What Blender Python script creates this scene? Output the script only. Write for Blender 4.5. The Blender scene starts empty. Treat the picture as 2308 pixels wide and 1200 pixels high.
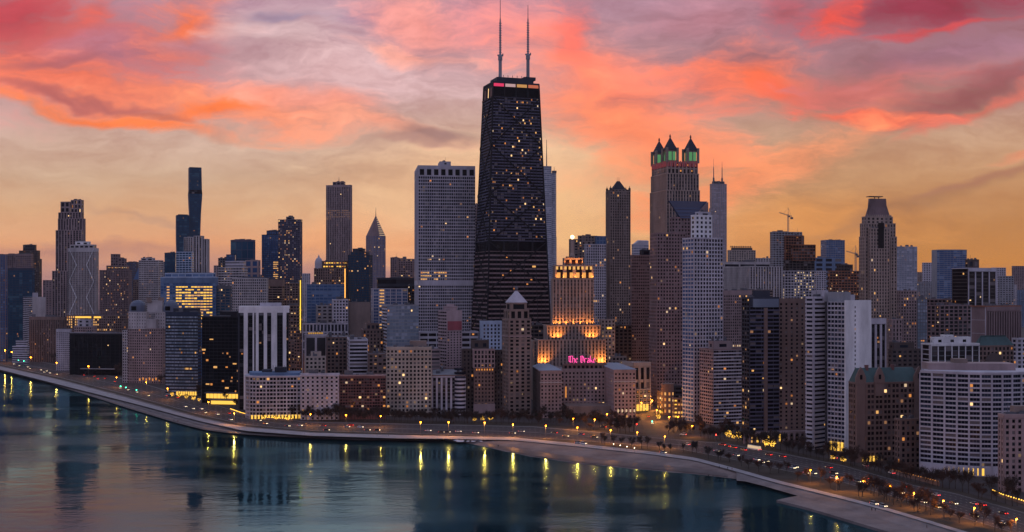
import bpy, math, random
from mathutils import Vector, Matrix
random.seed(7)
SC = bpy.context.scene
COL = SC.collection
R = math.radians
# ---------------------------------------------------------------- camera
F, CX, HY, H = 2600.0, 1154.0, 655.0, 115.0      # focal length in photo pixels, principal column, horizon row, height
cam = bpy.data.cameras.new("camera")
cam.sensor_width = 36.0
cam.lens = 36.0 * F / 2308.0
cam.shift_y = (HY - 600.0) / 2308.0
cam.clip_start = 1.0
cam.clip_end = 60000.0
co = bpy.data.objects.new("camera", cam)
co.location = (0, 0, H)
co.rotation_euler = (R(90), 0, 0)
COL.objects.link(co)
SC.camera = co
SC.view_settings.view_transform = 'Standard'
SC.view_settings.look = 'None'
SC.view_settings.exposure = 0.0
SC.view_settings.gamma = 1.0
SC.view_settings.use_curve_mapping = False
cy = SC.cycles
cy.use_denoising = True
cy.max_bounces = 5
cy.diffuse_bounces = 2
cy.glossy_bounces = 3
cy.transmission_bounces = 2
cy.volume_bounces = 0
cy.sample_clamp_indirect = 3.0
cy.caustics_reflective = False
cy.caustics_refractive = False

def lin(r, g, b):
    f = lambda c: (c / 255 / 12.92) if c / 255 <= .04045 else ((c / 255 + .055) / 1.055) ** 2.4
    return (f(r), f(g), f(b), 1.0)

# ---------------------------------------------------------------- sky (a function of direction only)
SUN_EL, SUN_AZ = R(2.0), R(38.0)           # afterglow low behind the skyline, to the right
W = bpy.data.worlds.new("World")
SC.world = W
W.use_nodes = True
nt = W.node_tree
nt.nodes.clear()
def N(tree, typ, **kw):
    n = tree.nodes.new(typ)
    for k, v in kw.items():
        setattr(n, k, v)
    return n
L = nt.links.new
def math_(op, a, b=None, c=None, clamp=False):
    n = N(nt, 'ShaderNodeMath', operation=op, use_clamp=clamp)
    for i, x in enumerate((a, b, c)):
        if x is None: continue
        if isinstance(x, (int, float)): n.inputs[i].default_value = x
        else: L(x, n.inputs[i])
    return n.outputs[0]
def smooth(x, a, b, lo=0.0, hi=1.0):
    n = N(nt, 'ShaderNodeMapRange', interpolation_type='SMOOTHSTEP')
    L(x, n.inputs['Value'])
    n.inputs['From Min'].default_value = a; n.inputs['From Max'].default_value = b
    n.inputs['To Min'].default_value = lo; n.inputs['To Max'].default_value = hi
    return n.outputs['Result']
def mixc(fac, a, b):
    n = N(nt, 'ShaderNodeMix', data_type='RGBA')
    if isinstance(fac, (int, float)): n.inputs[0].default_value = fac
    else: L(fac, n.inputs[0])
    for i, x in ((6, a), (7, b)):
        if isinstance(x, tuple): n.inputs[i].default_value = x
        else: L(x, n.inputs[i])
    return n.outputs[2]
tc = N(nt, 'ShaderNodeTexCoord')
sep = N(nt, 'ShaderNodeSeparateXYZ'); L(tc.outputs['Generated'], sep.inputs[0])
dx, dy, dz = sep.outputs
ys = math_('MAXIMUM', dy, 0.12)
U = math_('MULTIPLY', math_('DIVIDE', dx, ys), 2.6)
V = math_('MULTIPLY', math_('DIVIDE', dz, ys), 2.6)
cmb = N(nt, 'ShaderNodeCombineXYZ'); L(U, cmb.inputs[0]); L(V, cmb.inputs[1])
P0 = cmb.outputs[0]
def noise(vec, scale, detail, rough, loc=(0, 0, 0), rot=0.0, sc=(1, 1, 1), out='Fac', dist=0.0):
    m = N(nt, 'ShaderNodeMapping')
    L(vec, m.inputs[0])
    m.inputs[1].default_value = loc; m.inputs[2].default_value = (0, 0, R(rot)); m.inputs[3].default_value = sc
    n = N(nt, 'ShaderNodeTexNoise', noise_dimensions='2D')
    L(m.outputs[0], n.inputs['Vector'])
    n.inputs['Scale'].default_value = scale; n.inputs['Detail'].default_value = detail
    n.inputs['Roughness'].default_value = rough; n.inputs['Distortion'].default_value = dist
    return n.outputs[out]
wv = noise(P0, 3.2, 4, .55, (3.1, 1.7, 0), 0, (1, 1.9, 1), 'Color')
w1 = N(nt, 'ShaderNodeVectorMath', operation='SUBTRACT'); L(wv, w1.inputs[0]); w1.inputs[1].default_value = (.5, .5, .5)
w2 = N(nt, 'ShaderNodeVectorMath', operation='MULTIPLY_ADD'); L(w1.outputs[0], w2.inputs[0])
w2.inputs[1].default_value = (.24, .11, 0); L(P0, w2.inputs[2])
PW = w2.outputs[0]
nL = noise(PW, 3.0, 9, .62, (0, 0, 0), 12, (1, 3.8, 1))        # streaks that fall to the right
nR = noise(PW, 3.0, 9, .62, (5, 2, 0), -20, (1, 4.2, 1))       # streaks that rise to the right
side = smooth(U, -.25, .45)
nmix = N(nt, 'ShaderNodeMix', data_type='FLOAT'); L(side, nmix.inputs[0]); L(nL, nmix.inputs[2]); L(nR, nmix.inputs[3])
n0 = math_('SUBTRACT', nmix.outputs[0], .5)
nf = math_('SUBTRACT', noise(PW, 10.0, 9, .66, (1, 9, 0), 8, (1, 2.6, 1)), .5)
nn = math_('ADD', math_('MULTIPLY', n0, 2.6), math_('MULTIPLY', nf, 1.1))
def ramp(x, stops):
    n = N(nt, 'ShaderNodeValToRGB'); L(x, n.inputs[0])
    el = n.color_ramp.elements
    while len(el) > 1: el.remove(el[-1])
    el[0].position = stops[0][0]; el[0].color = lin(*stops[0][1])
    for p, c in stops[1:]:
        e = el.new(p); e.color = lin(*c)
    return n.outputs[0]
Vw = math_('ADD', V, math_('MULTIPLY', n0, .05))
gl = ramp(Vw, [(0, (140, 108, 118)), (.045, (190, 138, 124)), (.10, (230, 162, 116)), (.18, (220, 170, 128)), (.26, (202, 164, 136)),
               (.34, (206, 170, 152)), (.46, (204, 165, 166)), (.62, (190, 150, 165)), (1.0, (150, 115, 145))])
gr = ramp(Vw, [(0, (176, 118, 76)), (.06, (192, 126, 60)), (.15, (182, 122, 68)), (.26, (192, 142, 102)), (.36, (192, 150, 124)),
               (.5, (166, 122, 130)), (.66, (160, 110, 126)), (1.0, (120, 85, 115))])
sky = mixc(smooth(U, -.35, .9), gl, gr)
BLOBS = [  # photo-like placement on the dome: x, y, rx, ry, tilt, colour, opacity, noise
 (900, 530, 260, 60, 0, (246, 158, 98), .55, .5), (1750, 500, 380, 80, 0, (242, 160, 82), .55, .5),
 (1180, 440, 520, 170, 0, (246, 194, 146), .8, .25), (1320, 520, 240, 90, 0, (246, 190, 124), .6, .4),
 (100, 100, 460, 170, -5, (206, 96, 92), .92, .7), (300, 120, 220, 60, 8, (168, 112, 130), .7, .9),
 (20, 15, 190, 80, 0, (186, 62, 74), .85, .6), (440, 50, 150, 75, 30, (252, 122, 74), .95, .8), (250, 25, 90, 30, 20, (235, 100, 80), .7, .8),
 (170, 195, 470, 62, -8, (242, 120, 90), .92, .8), (560, 250, 350, 55, -6, (250, 146, 108), .9, .8),
 (230, 266, 360, 20, -8, (255, 128, 68), .95, .5), (500, 238, 170, 26, 12, (255, 122, 58), .85, .8),
 (170, 226, 200, 14, -8, (165, 90, 92), .75, .8), (335, 262, 90, 10, -10, (178, 98, 86), .65, .7), (120, 150, 160, 16, 6, (160, 96, 108), .6, .9),
 (620, 80, 190, 85, 0, (206, 170, 172), .85, .7), (420, 98, 90, 22, 5, (165, 128, 148), .65, .8),
 (770, 165, 270, 80, -4, (226, 182, 182), .75, .8), (640, 32, 60, 18, 0, (146, 126, 152), .75, .9), (800, 32, 80, 24, 0, (148, 130, 158), .75, .9),
 (960, 60, 210, 80, -20, (250, 155, 142), .85, .9), (930, 125, 150, 24, -12, (250, 166, 146), .8, .8),
 (700, 225, 230, 42, -10, (250, 150, 125), .75, .8), (850, 285, 210, 36, -8, (252, 164, 134), .85, .7),
 (985, 306, 120, 26, 4, (146, 112, 110), .85, .9), (900, 322, 130, 12, -2, (176, 132, 122), .7, .8),
 (1150, 50, 170, 90, 0, (248, 150, 150), .75, .8), (1180, 130, 60, 30, 20, (196, 160, 170), .6, .8),
 (1370, 190, 290, 140, -25, (255, 134, 106), .95, .6), (1440, 300, 290, 85, -20, (255, 140, 98), .95, .7), (1290, 70, 90, 60, 60, (255, 110, 92), .7, .9),
 (1570, 45, 130, 60, 0, (190, 128, 140), .75, .8), (1610, 190, 140, 70, -15, (244, 122, 98), .8, .7),
 (1730, 175, 200, 85, -12, (248, 118, 84), .95, .75), (1745, 195, 80, 32, -10, (255, 102, 60), .8, .8),
 (1960, 205, 260, 85, 8, (204, 106, 100), .88, .8), (2180, 222, 260, 46, 20, (146, 78, 84), .9, .7),
 (1950, 268, 200, 24, -4, (248, 108, 80), .9, .7), (2170, 262, 190, 16, 24, (226, 110, 92), .75, .6),
 (2120, 120, 260, 40, 10, (152, 104, 122), .8, .7), (2110, 18, 340, 62, 6, (148, 46, 68), .95, .7), (2130, 64, 240, 12, 10, (208, 72, 76), .85, .6),
 (1880, 45, 75, 55, 30, (242, 84, 68), .85, .9), (1760, 25, 100, 50, 0, (200, 84, 92), .7, .9),
 (1700, 390, 340, 60, 20, (250, 148, 100), .8, .8), (1480, 380, 200, 60, 10, (252, 146, 100), .7, .8), (1590, 440, 190, 46, 20, (250, 146, 96), .7, .8),
 (2060, 468, 340, 26, 16, (160, 112, 80), .7, .7), (2260, 398, 230, 16, 14, (162, 108, 90), .65, .6), (2290, 350, 70, 18, 12, (226, 132, 98), .6, .7),
 (330, 485, 150, 12, -12, (186, 142, 122), .5, .8), (120, 560, 240, 26, 0, (166, 118, 116), .55, .8), (340, 560, 150, 18, -8, (176, 124, 114), .5, .9),
]
for (bx, by, rx, ry, tilt, colr, op, amp) in BLOBS:
    m = N(nt, 'ShaderNodeMapping', vector_type='TEXTURE')
    L(PW, m.inputs[0])
    m.inputs[1].default_value = ((bx - 1154) / 1000, (655 - by) / 1000, 0)
    m.inputs[2].default_value = (0, 0, R(tilt))
    m.inputs[3].default_value = (rx / 1000, ry / 1000, 1)
    ln = N(nt, 'ShaderNodeVectorMath', operation='LENGTH'); L(m.outputs[0], ln.inputs[0])
    r_ = math_('MULTIPLY_ADD', nn, -amp * .95, ln.outputs['Value'])
    sky = mixc(smooth(r_, 1.28, .12, 0, op), sky, lin(*colr))
tex = math_('ADD', math_('MULTIPLY', n0, 1.1), math_('MULTIPLY', nf, .55))
sky2 = N(nt, 'ShaderNodeMix', data_type='RGBA', blend_type='MULTIPLY'); sky2.inputs[0].default_value = 1.0
L(sky, sky2.inputs[6]); tg = N(nt, 'ShaderNodeCombineColor')
lowq = smooth(V, .08, .45, .18, .95); tex = math_('MULTIPLY', tex, lowq)
for i_, w_ in enumerate((.75, 1.15, 1.15)): L(math_('ADD', math_('MULTIPLY', tex, w_), 1.05), tg.inputs[i_])
L(tg.outputs[0], sky2.inputs[7]); sky = sky2.outputs[2]
# behind the viewer: the blue-violet dusk over the lake, which lights the facades
back = mixc(smooth(dz, .0, .9), (.50, .455, .635, 1), (.32, .35, .55, 1))
front = smooth(dy, -.02, .22)
high = smooth(V, .68, 1.7)
allsky = mixc(front, back, mixc(high, sky, (.42, .48, .64, 1)))
below = smooth(dz, -.05, .0)
allsky = mixc(below, (.02, .03, .045, 1), allsky)
bg = N(nt, 'ShaderNodeBackground'); L(allsky, bg.inputs[0]); bg.inputs[1].default_value = 1.0
nis = N(nt, 'ShaderNodeTexSky', sky_type='NISHITA')
nis.sun_disc = False; nis.sun_elevation = SUN_EL; nis.sun_rotation = SUN_AZ
bg2 = N(nt, 'ShaderNodeBackground'); L(nis.outputs[0], bg2.inputs[0]); bg2.inputs[1].default_value = .004
add = N(nt, 'ShaderNodeAddShader'); L(bg.outputs[0], add.inputs[0]); L(bg2.outputs[0], add.inputs[1])
out = N(nt, 'ShaderNodeOutputWorld'); L(add.outputs[0], out.inputs[0])
W.cycles.sampling_method = 'MANUAL'; W.cycles.sample_map_resolution = 512
# the last glow of the sun, weak and wide
sl = bpy.data.lights.new("sun", 'SUN'); sl.energy = .18; sl.angle = R(12); sl.color = (1, .62, .35)
so = bpy.data.objects.new("sun", sl); COL.objects.link(so)
sd = Vector((math.sin(SUN_AZ) * math.cos(SUN_EL + .06), math.cos(SUN_AZ) * math.cos(SUN_EL + .06), math.sin(SUN_EL + .06)))
so.rotation_euler = sd.to_track_quat('Z', 'Y').to_euler()

# ---------------------------------------------------------------- materials
MATS = {}
def mat(name, col=(.5, .5, .5), rough=.7, spec=.3, metal=0.0, var=.0, scale=.08, emit=None, es=1.0, sample=False, bump=0.0):
    if name in MATS: return MATS[name]
    m = bpy.data.materials.new(name); m.use_nodes = True
    t = m.node_tree; p = t.nodes['Principled BSDF']
    p.inputs['Base Color'].default_value = (*col, 1)
    p.inputs['Roughness'].default_value = rough
    p.inputs['Specular IOR Level'].default_value = spec
    p.inputs['Metallic'].default_value = metal
    if emit:
        p.inputs['Emission Color'].default_value = (*emit, 1)
        p.inputs['Emission Strength'].default_value = es
        m.cycles.emission_sampling = 'FRONT_BACK' if sample else 'NONE'
    if var > 0:
        c = t.nodes.new('ShaderNodeTexCoord')
        n = t.nodes.new('ShaderNodeTexNoise'); n.inputs['Scale'].default_value = scale; n.inputs['Detail'].default_value = 6
        n.inputs['Roughness'].default_value = .65
        mp = t.nodes.new('ShaderNodeMapping'); mp.inputs[3].default_value = (1, 1, .35)
        t.links.new(c.outputs['Object'], mp.inputs[0]); t.links.new(mp.outputs[0], n.inputs['Vector'])
        r = t.nodes.new('ShaderNodeMapRange'); r.inputs['From Min'].default_value = .3; r.inputs['From Max'].default_value = .7
        r.inputs['To Min'].default_value = 1 - var; r.inputs['To Max'].default_value = 1 + var
        t.links.new(n.outputs['Fac'], r.inputs['Value'])
        x = t.nodes.new('ShaderNodeMix'); x.data_type = 'RGBA'; x.blend_type = 'MULTIPLY'; x.inputs[0].default_value = 1
        x.inputs[6].default_value = (*col, 1); t.links.new(r.outputs[0], x.inputs[7])
        t.links.new(x.outputs[2], p.inputs['Base Color'])
        if bump:
            bn = t.nodes.new('ShaderNodeBump'); bn.inputs['Strength'].default_value = bump
            t.links.new(n.outputs['Fac'], bn.inputs['Height']); t.links.new(bn.outputs[0], p.inputs['Normal'])
    MATS[name] = m
    return m
WALLS = dict(white=(.66, .65, .68), lav=(.42, .40, .46), pale=(.40, .37, .39), cream=(.37, .32, .28), beige=(.34, .28, .25), stone=(.32, .24, .21),
  taupe=(.22, .165, .15), brown=(.17, .112, .10), purple=(.20, .138, .145), brick=(.13, .06, .06), dbrown=(.075, .055, .055), grey=(.24, .24, .27),
  dgrey=(.10, .10, .12), black=(.005, .005, .011), navy=(.018, .03, .065), teal=(.03, .085, .11), blue=(.10, .16, .27), pink=(.36, .27, .29),
  steel=(.078, .076, .125), rust=(.24, .09, .05), copper=(.05, .095, .10), slate=(.028, .032, .05), red=(.30, .07, .09), mauve=(.29, .215, .22), roofgrey=(.17, .17, .20), iceblue=(.34, .42, .56))
def wm(k): return mat('wall_' + k, WALLS[k], .75, .25, var=.32, scale=.06)
def glassmat(name, col, rough=.12, spec=.6, metal=0.0): return mat(name, col, rough, spec, metal)
GL = {
 'navy': [glassmat('glass_navy_a', (.002, .003, .012), .15, .08), glassmat('glass_navy_b', (.005, .007, .020), .15, .12), glassmat('glass_navy_c', (.022, .028, .055), .25, .25)],
 'dark': [glassmat('glass_dark_a', (.0015, .0015, .004), .15, .05), glassmat('glass_dark_b', (.003, .003, .008), .15, .09), glassmat('glass_dark_c', (.016, .015, .024), .3, .2)],
 'teal': [glassmat('glass_teal_a', (.004, .043, .095), .1, .08), glassmat('glass_teal_b', (.006, .055, .115), .1, .10), glassmat('glass_teal_c', (.02, .09, .15), .1, .2)],
 'blue': [glassmat('glass_blue_a', (.025, .075, .19), .1, .15), glassmat('glass_blue_b', (.04, .10, .23), .1, .18), glassmat('glass_blue_c', (.10, .18, .33), .1, .3)],
 'mist': [glassmat('glass_mist_a', (.13, .16, .22), .12, .5), glassmat('glass_mist_b', (.18, .21, .28), .12, .5), glassmat('glass_mist_c', (.28, .31, .40), .12, .5)],
 'brown': [glassmat('glass_brown_a', (.006, .003, .005), .15, .07), glassmat('glass_brown_b', (.016, .011, .013), .15, .12), glassmat('glass_brown_c', (.05, .036, .04), .25, .25)],
}
def em(name, c, s, sample=False): return mat(name, (.02, .02, .02), .5, .2, emit=c, es=s, sample=sample)
BLIND = mat('window_blind', (.13, .11, .115), .8)
LIT = [em('lit_warm', (1, .50, .15), .85), em('lit_orange', (1, .36, .08), .7), em('lit_pale', (1, .70, .42), .7), em('lit_dim', (1, .48, .22), .26), em('lit_gold', (1, .55, .08), 1.3), em('lit_ember', (1, .34, .08), .35), em('lit_faint', (1, .62, .36), .16), em('lit_bright', (1, .62, .26), 1.5)]
M_BULB = em('lamp_bulb', (1, .62, .20), 60.0, True)
M_HEAD = em('headlight_glow', (1, .78, .45), 4.5)
M_TAIL = em('taillight_glow', (1, .03, .02), 5.0)

# ---------------------------------------------------------------- mesh builder
class MB:
    def __init__(s): s.v = []; s.f = []; s.m = []; s.mats = []
    def mi(s, m):
        if m not in s.mats: s.mats.append(m)
        return s.mats.index(m)
    def face(s, pts, m=0):
        n = len(s.v); s.v += [tuple(p) for p in pts]; s.f.append(tuple(range(n, n + len(pts)))); s.m.append(m)
    def hexa(s, a, b, m=0):            # a: 4 bottom points, b: 4 top points
        n = len(s.v); s.v += [tuple(p) for p in a] + [tuple(p) for p in b]
        for q in ((3, 2, 1, 0), (4, 5, 6, 7), (0, 1, 5, 4), (1, 2, 6, 5), (2, 3, 7, 6), (3, 0, 4, 7)):
            s.f.append(tuple(n + i for i in q)); s.m.append(m)
    def box(s, x0, x1, y0, y1, z0, z1, m=0):
        s.hexa([(x0, y0, z0), (x1, y0, z0), (x1, y1, z0), (x0, y1, z0)], [(x0, y0, z1), (x1, y0, z1), (x1, y1, z1), (x0, y1, z1)], m)
    def prism(s, pts, z0, z1, m=0, top=None):
        n = len(s.v); k = len(pts); t = top or pts
        s.v += [(p[0], p[1], z0) for p in pts] + [(p[0], p[1], z1) for p in t]
        s.f.append(tuple(n + i for i in reversed(range(k)))); s.m.append(m)
        s.f.append(tuple(n + k + i for i in range(k))); s.m.append(m)
        for i in range(k):
            j = (i + 1) % k; s.f.append((n + i, n + j, n + k + j, n + k + i)); s.m.append(m)
    def tube(s, p, q, r0, r1=None, k=6, m=0):
        p = Vector(p); q = Vector(q); r1 = r0 if r1 is None else r1
        d = (q - p).normalized(); a = d.orthogonal().normalized(); b = d.cross(a)
        n = len(s.v)
        for c, r in ((p, r0), (q, r1)):
            for i in range(k):
                t = 2 * math.pi * i / k
                s.v.append(tuple(c + (a * math.cos(t) + b * math.sin(t)) * r))
        for i in range(k):
            j = (i + 1) % k; s.f.append((n + i, n + j, n + k + j, n + k + i)); s.m.append(m)
        s.f.append(tuple(n + i for i in reversed(range(k)))); s.m.append(m)
        s.f.append(tuple(n + k + i for i in range(k))); s.m.append(m)
    def lathe(s, c, prof, k=12, m=0):      # prof: (r, z) list
        n = len(s.v)
        for r, z in prof:
            for i in range(k):
                t = 2 * math.pi * i / k; s.v.append((c[0] + r * math.cos(t), c[1] + r * math.sin(t), c[2] + z))
        for a in range(len(prof) - 1):
            for i in range(k):
                j = (i + 1) % k
                s.f.append((n + a * k + i, n + a * k + j, n + (a + 1) * k + j, n + (a + 1) * k + i)); s.m.append(m)
        s.f.append(tuple(n + (len(prof) - 1) * k + i for i in range(k))); s.m.append(m)
    def build(s, name, mats=None, parent=None, loc=None, label=None, smooth=False):
        if not s.f: return None
        me = bpy.data.meshes.new(name)
        me.from_pydata(s.v, [], s.f)
        for m in (mats if mats is not None else s.mats): me.materials.append(m)
        me.polygons.foreach_set('material_index', s.m)
        if smooth: me.polygons.foreach_set('use_smooth', [True] * len(s.f))
        me.update()
        o = bpy.data.objects.new(name, me); COL.objects.link(o)
        if parent: o.parent = parent
        if loc is not None: o.location = loc
        if label: o['label'] = label
        return o
def empty(name, loc, rz=0.0, label=None, cat=None, group=None):
    o = bpy.data.objects.new(name, None); COL.objects.link(o)
    o.location = loc; o.rotation_euler = (0, 0, rz); o.empty_display_size = 2
    tag(o, label, cat, group)
    return o
def tag(o, label=None, cat=None, group=None, kind=None):
    if label: o['label'] = label
    if cat: o['category'] = cat
    if group: o['group'] = group
    if kind: o['kind'] = kind
    return o
def kids(o): return [c for c in o.children]
def copy_tree(o, parent=None):
    c = o.copy(); COL.objects.link(c); c.parent = parent
    for ch in kids(o): copy_tree(ch, c)
    return c
def gp(px, py, z=0.0):
    Y = (H - z) * F / (py - HY)
    return Vector(((px - CX) / F * Y, Y, z))
def zat(py, Y): return H - (py - HY) / F * Y
def pl(poly, x):
    if x <= poly[0][0]: return poly[0][1]
    for (a, b), (c, d) in zip(poly, poly[1:]):
        if x <= c: return b + (d - b) * (x - a) / (c - a)
    return poly[-1][1]
G = 3.0                                    # level of the city ground above the lake
# ---------------------------------------------------------------- shore, water, ground, roads
WATER = [(-900, 712), (-400, 770), (-150, 810), (0, 838), (100, 862), (200, 893), (300, 925), (400, 955), (460, 970), (520, 978), (600, 984), (700, 989), (800, 993), (900, 994),
         (1000, 995), (1050, 1001), (1100, 1013), (1150, 1027), (1200, 1039), (1300, 1054), (1400, 1064), (1500, 1072), (1600, 1079), (1680, 1086), (1720, 1096),
         (1800, 1119), (1850, 1133), (1900, 1147), (2010, 1180), (2308, 1268), (2700, 1390)]
PROM = [(-900, 706), (-400, 763), (0, 830), (300, 906), (450, 946), (550, 968), (700, 979), (900, 985), (1000, 986), (1154, 989), (1300, 1003), (1468, 1021), (1567, 1035), (1647, 1056),
        (1753, 1086), (1900, 1122), (2010, 1151), (2212, 1212), (2308, 1243), (2700, 1360)]
ROAD0 = [(-900, 700), (-400, 754), (0, 822), (150, 855), (300, 893), (450, 935), (550, 957), (700, 971), (900, 977), (1050, 981), (1150, 985), (1300, 993), (1400, 1001), (1529, 1012),
         (1623, 1030), (1750, 1057), (1900, 1088), (2050, 1130), (2212, 1180), (2308, 1209), (2700, 1320)]
ROAD1 = [(-900, 694), (-400, 740), (0, 799), (150, 827), (300, 859), (450, 902), (550, 933), (650, 948), (700, 952), (950, 957), (1200, 962), (1350, 975), (1500, 990), (1633, 1000),
         (1780, 1026), (1900, 1050), (2066, 1096), (2150, 1112), (2308, 1156), (2700, 1262)]
XS = list(range(-880, 2700, 20))
def strip(name, lo, hi, zlo, zhi, mats, rows=1, label=None, kind='structure', x0=-880, x1=2680, jitter=0.0, step=20):
    mb = MB(); rng = random.Random(3)
    xs = list(range(x0, x1 + 1, step))
    fl = (lambda x: pl(lo, x)) if isinstance(lo, list) else lo
    fh = (lambda x: pl(hi, x)) if isinstance(hi, list) else hi
    for x in xs:
        a = gp(x, fl(x), zlo); b = gp(x, fh(x), zhi)
        for k in range(rows + 1):
            p = a.lerp(b, k / rows)
            if 0 < k < rows: p.z += rng.uniform(-jitter, jitter)
            mb.v.append(tuple(p))
    n = rows + 1
    for i in range(len(xs) - 1):
        for k in range(rows):
            mb.f.append((i * n + k, (i + 1) * n + k, (i + 1) * n + k + 1, i * n + k + 1)); mb.m.append(0)
    o = mb.build(name, mats, smooth=jitter > 0)
    return tag(o, label, kind=kind)
def groundmat(name, c1, c2, scale, rough=.85, scale2=None, bump=0.0, stretch=(1, 1, 1)):
    m = bpy.data.materials.new(name); m.use_nodes = True; t = m.node_tree; p = t.nodes['Principled BSDF']
    c = t.nodes.new('ShaderNodeTexCoord'); mp = t.nodes.new('ShaderNodeMapping'); mp.inputs[3].default_value = stretch
    t.links.new(c.outputs['Object'], mp.inputs[0])
    n = t.nodes.new('ShaderNodeTexNoise'); n.inputs['Scale'].default_value = scale; n.inputs['Detail'].default_value = 8; n.inputs['Roughness'].default_value = .68
    t.links.new(mp.outputs[0], n.inputs['Vector'])
    r = t.nodes.new('ShaderNodeValToRGB'); r.color_ramp.elements[0].position = .35; r.color_ramp.elements[1].position = .65
    r.color_ramp.elements[0].color = (*c1, 1); r.color_ramp.elements[1].color = (*c2, 1)
    t.links.new(n.outputs['Fac'], r.inputs[0]); t.links.new(r.outputs[0], p.inputs['Base Color'])
    p.inputs['Roughness'].default_value = rough; p.inputs['Specular IOR Level'].default_value = .25
    if bump:
        b = t.nodes.new('ShaderNodeBump'); b.inputs['Strength'].default_value = bump; b.inputs['Distance'].default_value = .3
        t.links.new(n.outputs['Fac'], b.inputs['Height']); t.links.new(b.outputs[0], p.inputs['Normal'])
    return m
M_ASPH = groundmat('asphalt', (.034, .026, .030), (.062, .048, .052), .05, .8, stretch=(1, 1, 1))
M_CONC = groundmat('shore_concrete', (.11, .095, .10), (.20, .175, .18), .06, .85)
M_PATH = groundmat('path_concrete', (.22, .205, .22), (.33, .31, .335), .12, .8)
M_SAND = groundmat('beach_sand', (.115, .085, .085), (.235, .185, .175), .035, .9, bump=.3)
M_WETSAND = groundmat('wet_sand', (.06, .045, .048), (.12, .09, .09), .08, .5)
M_GRASS = groundmat('winter_grass', (.028, .022, .018), (.062, .047, .038), .06, .95)
M_CITY = groundmat('city_pavement', (.030, .026, .028), (.06, .05, .052), .03, .9)
M_LINE = mat('road_paint', (.42, .40, .38), .7)
# water
mw = bpy.data.materials.new('lake_water'); mw.use_nodes = True; t = mw.node_tree; t.nodes.clear()
def tn(typ, **kw): return N(t, typ, **kw)
tl = t.links.new
c = tn('ShaderNodeTexCoord')
def wnoise(scale, detail, stretch, rot=0):
    mp = tn('ShaderNodeMapping'); mp.inputs[3].default_value = stretch; mp.inputs[2].default_value = (0, 0, R(rot)); tl(c.outputs['Object'], mp.inputs[0])
    n = tn('ShaderNodeTexNoise'); n.inputs['Scale'].default_value = scale; n.inputs['Detail'].default_value = detail; n.inputs['Roughness'].default_value = .55
    tl(mp.outputs[0], n.inputs['Vector']); return n.outputs['Fac']
a1 = wnoise(.30, 3, (1, 1.5, 1), 8); a2 = wnoise(.05, 2, (1, 2.0, 1), -10)
gust = wnoise(.0065, 3, (1, 2.4, 1), 14)
gr_ = tn('ShaderNodeMapRange'); tl(gust, gr_.inputs['Value']); gr_.inputs['From Min'].default_value = .38; gr_.inputs['From Max'].default_value = .62
gr_.inputs['To Min'].default_value = .25; gr_.inputs['To Max'].default_value = 1.0
mu = tn('ShaderNodeMath', operation='MULTIPLY'); tl(a1, mu.inputs[0]); tl(gr_.outputs[0], mu.inputs[1])
ma = tn('ShaderNodeMath', operation='MULTIPLY_ADD'); tl(a2, ma.inputs[0]); ma.inputs[1].default_value = 1.6; tl(mu.outputs[0], ma.inputs[2])
bu = tn('ShaderNodeBump'); bu.inputs['Strength'].default_value = .8; bu.inputs['Distance'].default_value = .12; tl(ma.outputs[0], bu.inputs['Height'])
gs = tn('ShaderNodeBsdfGlossy'); gs.inputs['Color'].default_value = (.42, .90, 1.0, 1); rr_ = tn('ShaderNodeMapRange'); tl(gust, rr_.inputs['Value']); rr_.inputs['From Min'].default_value = .40; rr_.inputs['From Max'].default_value = .60; rr_.inputs['To Min'].default_value = .05; rr_.inputs['To Max'].default_value = .17; tl(rr_.outputs[0], gs.inputs['Roughness']); tl(bu.outputs[0], gs.inputs['Normal'])
df = tn('ShaderNodeBsdfDiffuse'); df.inputs['Color'].default_value = (.001, .016, .024, 1)
fr = tn('ShaderNodeFresnel'); fr.inputs['IOR'].default_value = 4.2; tl(bu.outputs[0], fr.inputs['Normal'])
ms = tn('ShaderNodeMixShader'); tl(fr.outputs[0], ms.inputs[0]); tl(df.outputs[0], ms.inputs[1]); tl(gs.outputs[0], ms.inputs[2])
mo = tn('ShaderNodeOutputMaterial'); tl(ms.outputs[0], mo.inputs[0])
FAR = 6500.0
mb = MB(); mb.face([(-9000, -3000, 0), (9000, -3000, 0), (9000, FAR, 0), (-9000, FAR, 0)])
tag(mb.build('lake_water', [mw]), kind='structure')
# city ground: one sheet from the shore to the horizon
mb = MB()
inner = [gp(x, pl(ROAD0, x) - .5, G) for x in range(-880, 2681, 20)]
mb.v = [tuple(p) for p in inner] + [(p.x / p.y * FAR, FAR - 5, G) for p in inner]
k = len(inner)
for i in range(k - 1):
    mb.f.append((i, i + 1, k + i + 1, k + i)); mb.m.append(0)
tag(mb.build('city_ground', [M_CITY]), kind='structure')
strip('seawall_step', WATER, lambda x: pl(WATER, x) - 1.2, -1.0, 1.0, [M_WETSAND], x1=1000)
strip('shore_strip', lambda x: pl(WATER, x) - 1.2, ROAD0, 1.0, G, [M_CONC], 6, x1=1000, jitter=.06)
strip('beach', WATER, PROM, -.6, G - .05, [M_SAND], 8, x0=980, x1=1680, jitter=.08)
strip('tide_line', lambda x: pl(WATER, x) - 1.0 - .24 * (pl(WATER, x) - pl(PROM, x)), lambda x: pl(WATER, x) - 1.0 - .46 * (pl(WATER, x) - pl(PROM, x)), .55, 1.3, [M_WETSAND], 3, x0=1100, x1=1640)
strip('shore_terrace', lambda x: pl(WATER, x) - .6, PROM, 1.4, G - .03, [M_CONC], 5, x0=1660, jitter=.05)
strip('terrace_wall', WATER, lambda x: pl(WATER, x) - .6, -1.5, 1.4, [M_WETSAND], x0=1660)
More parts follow.
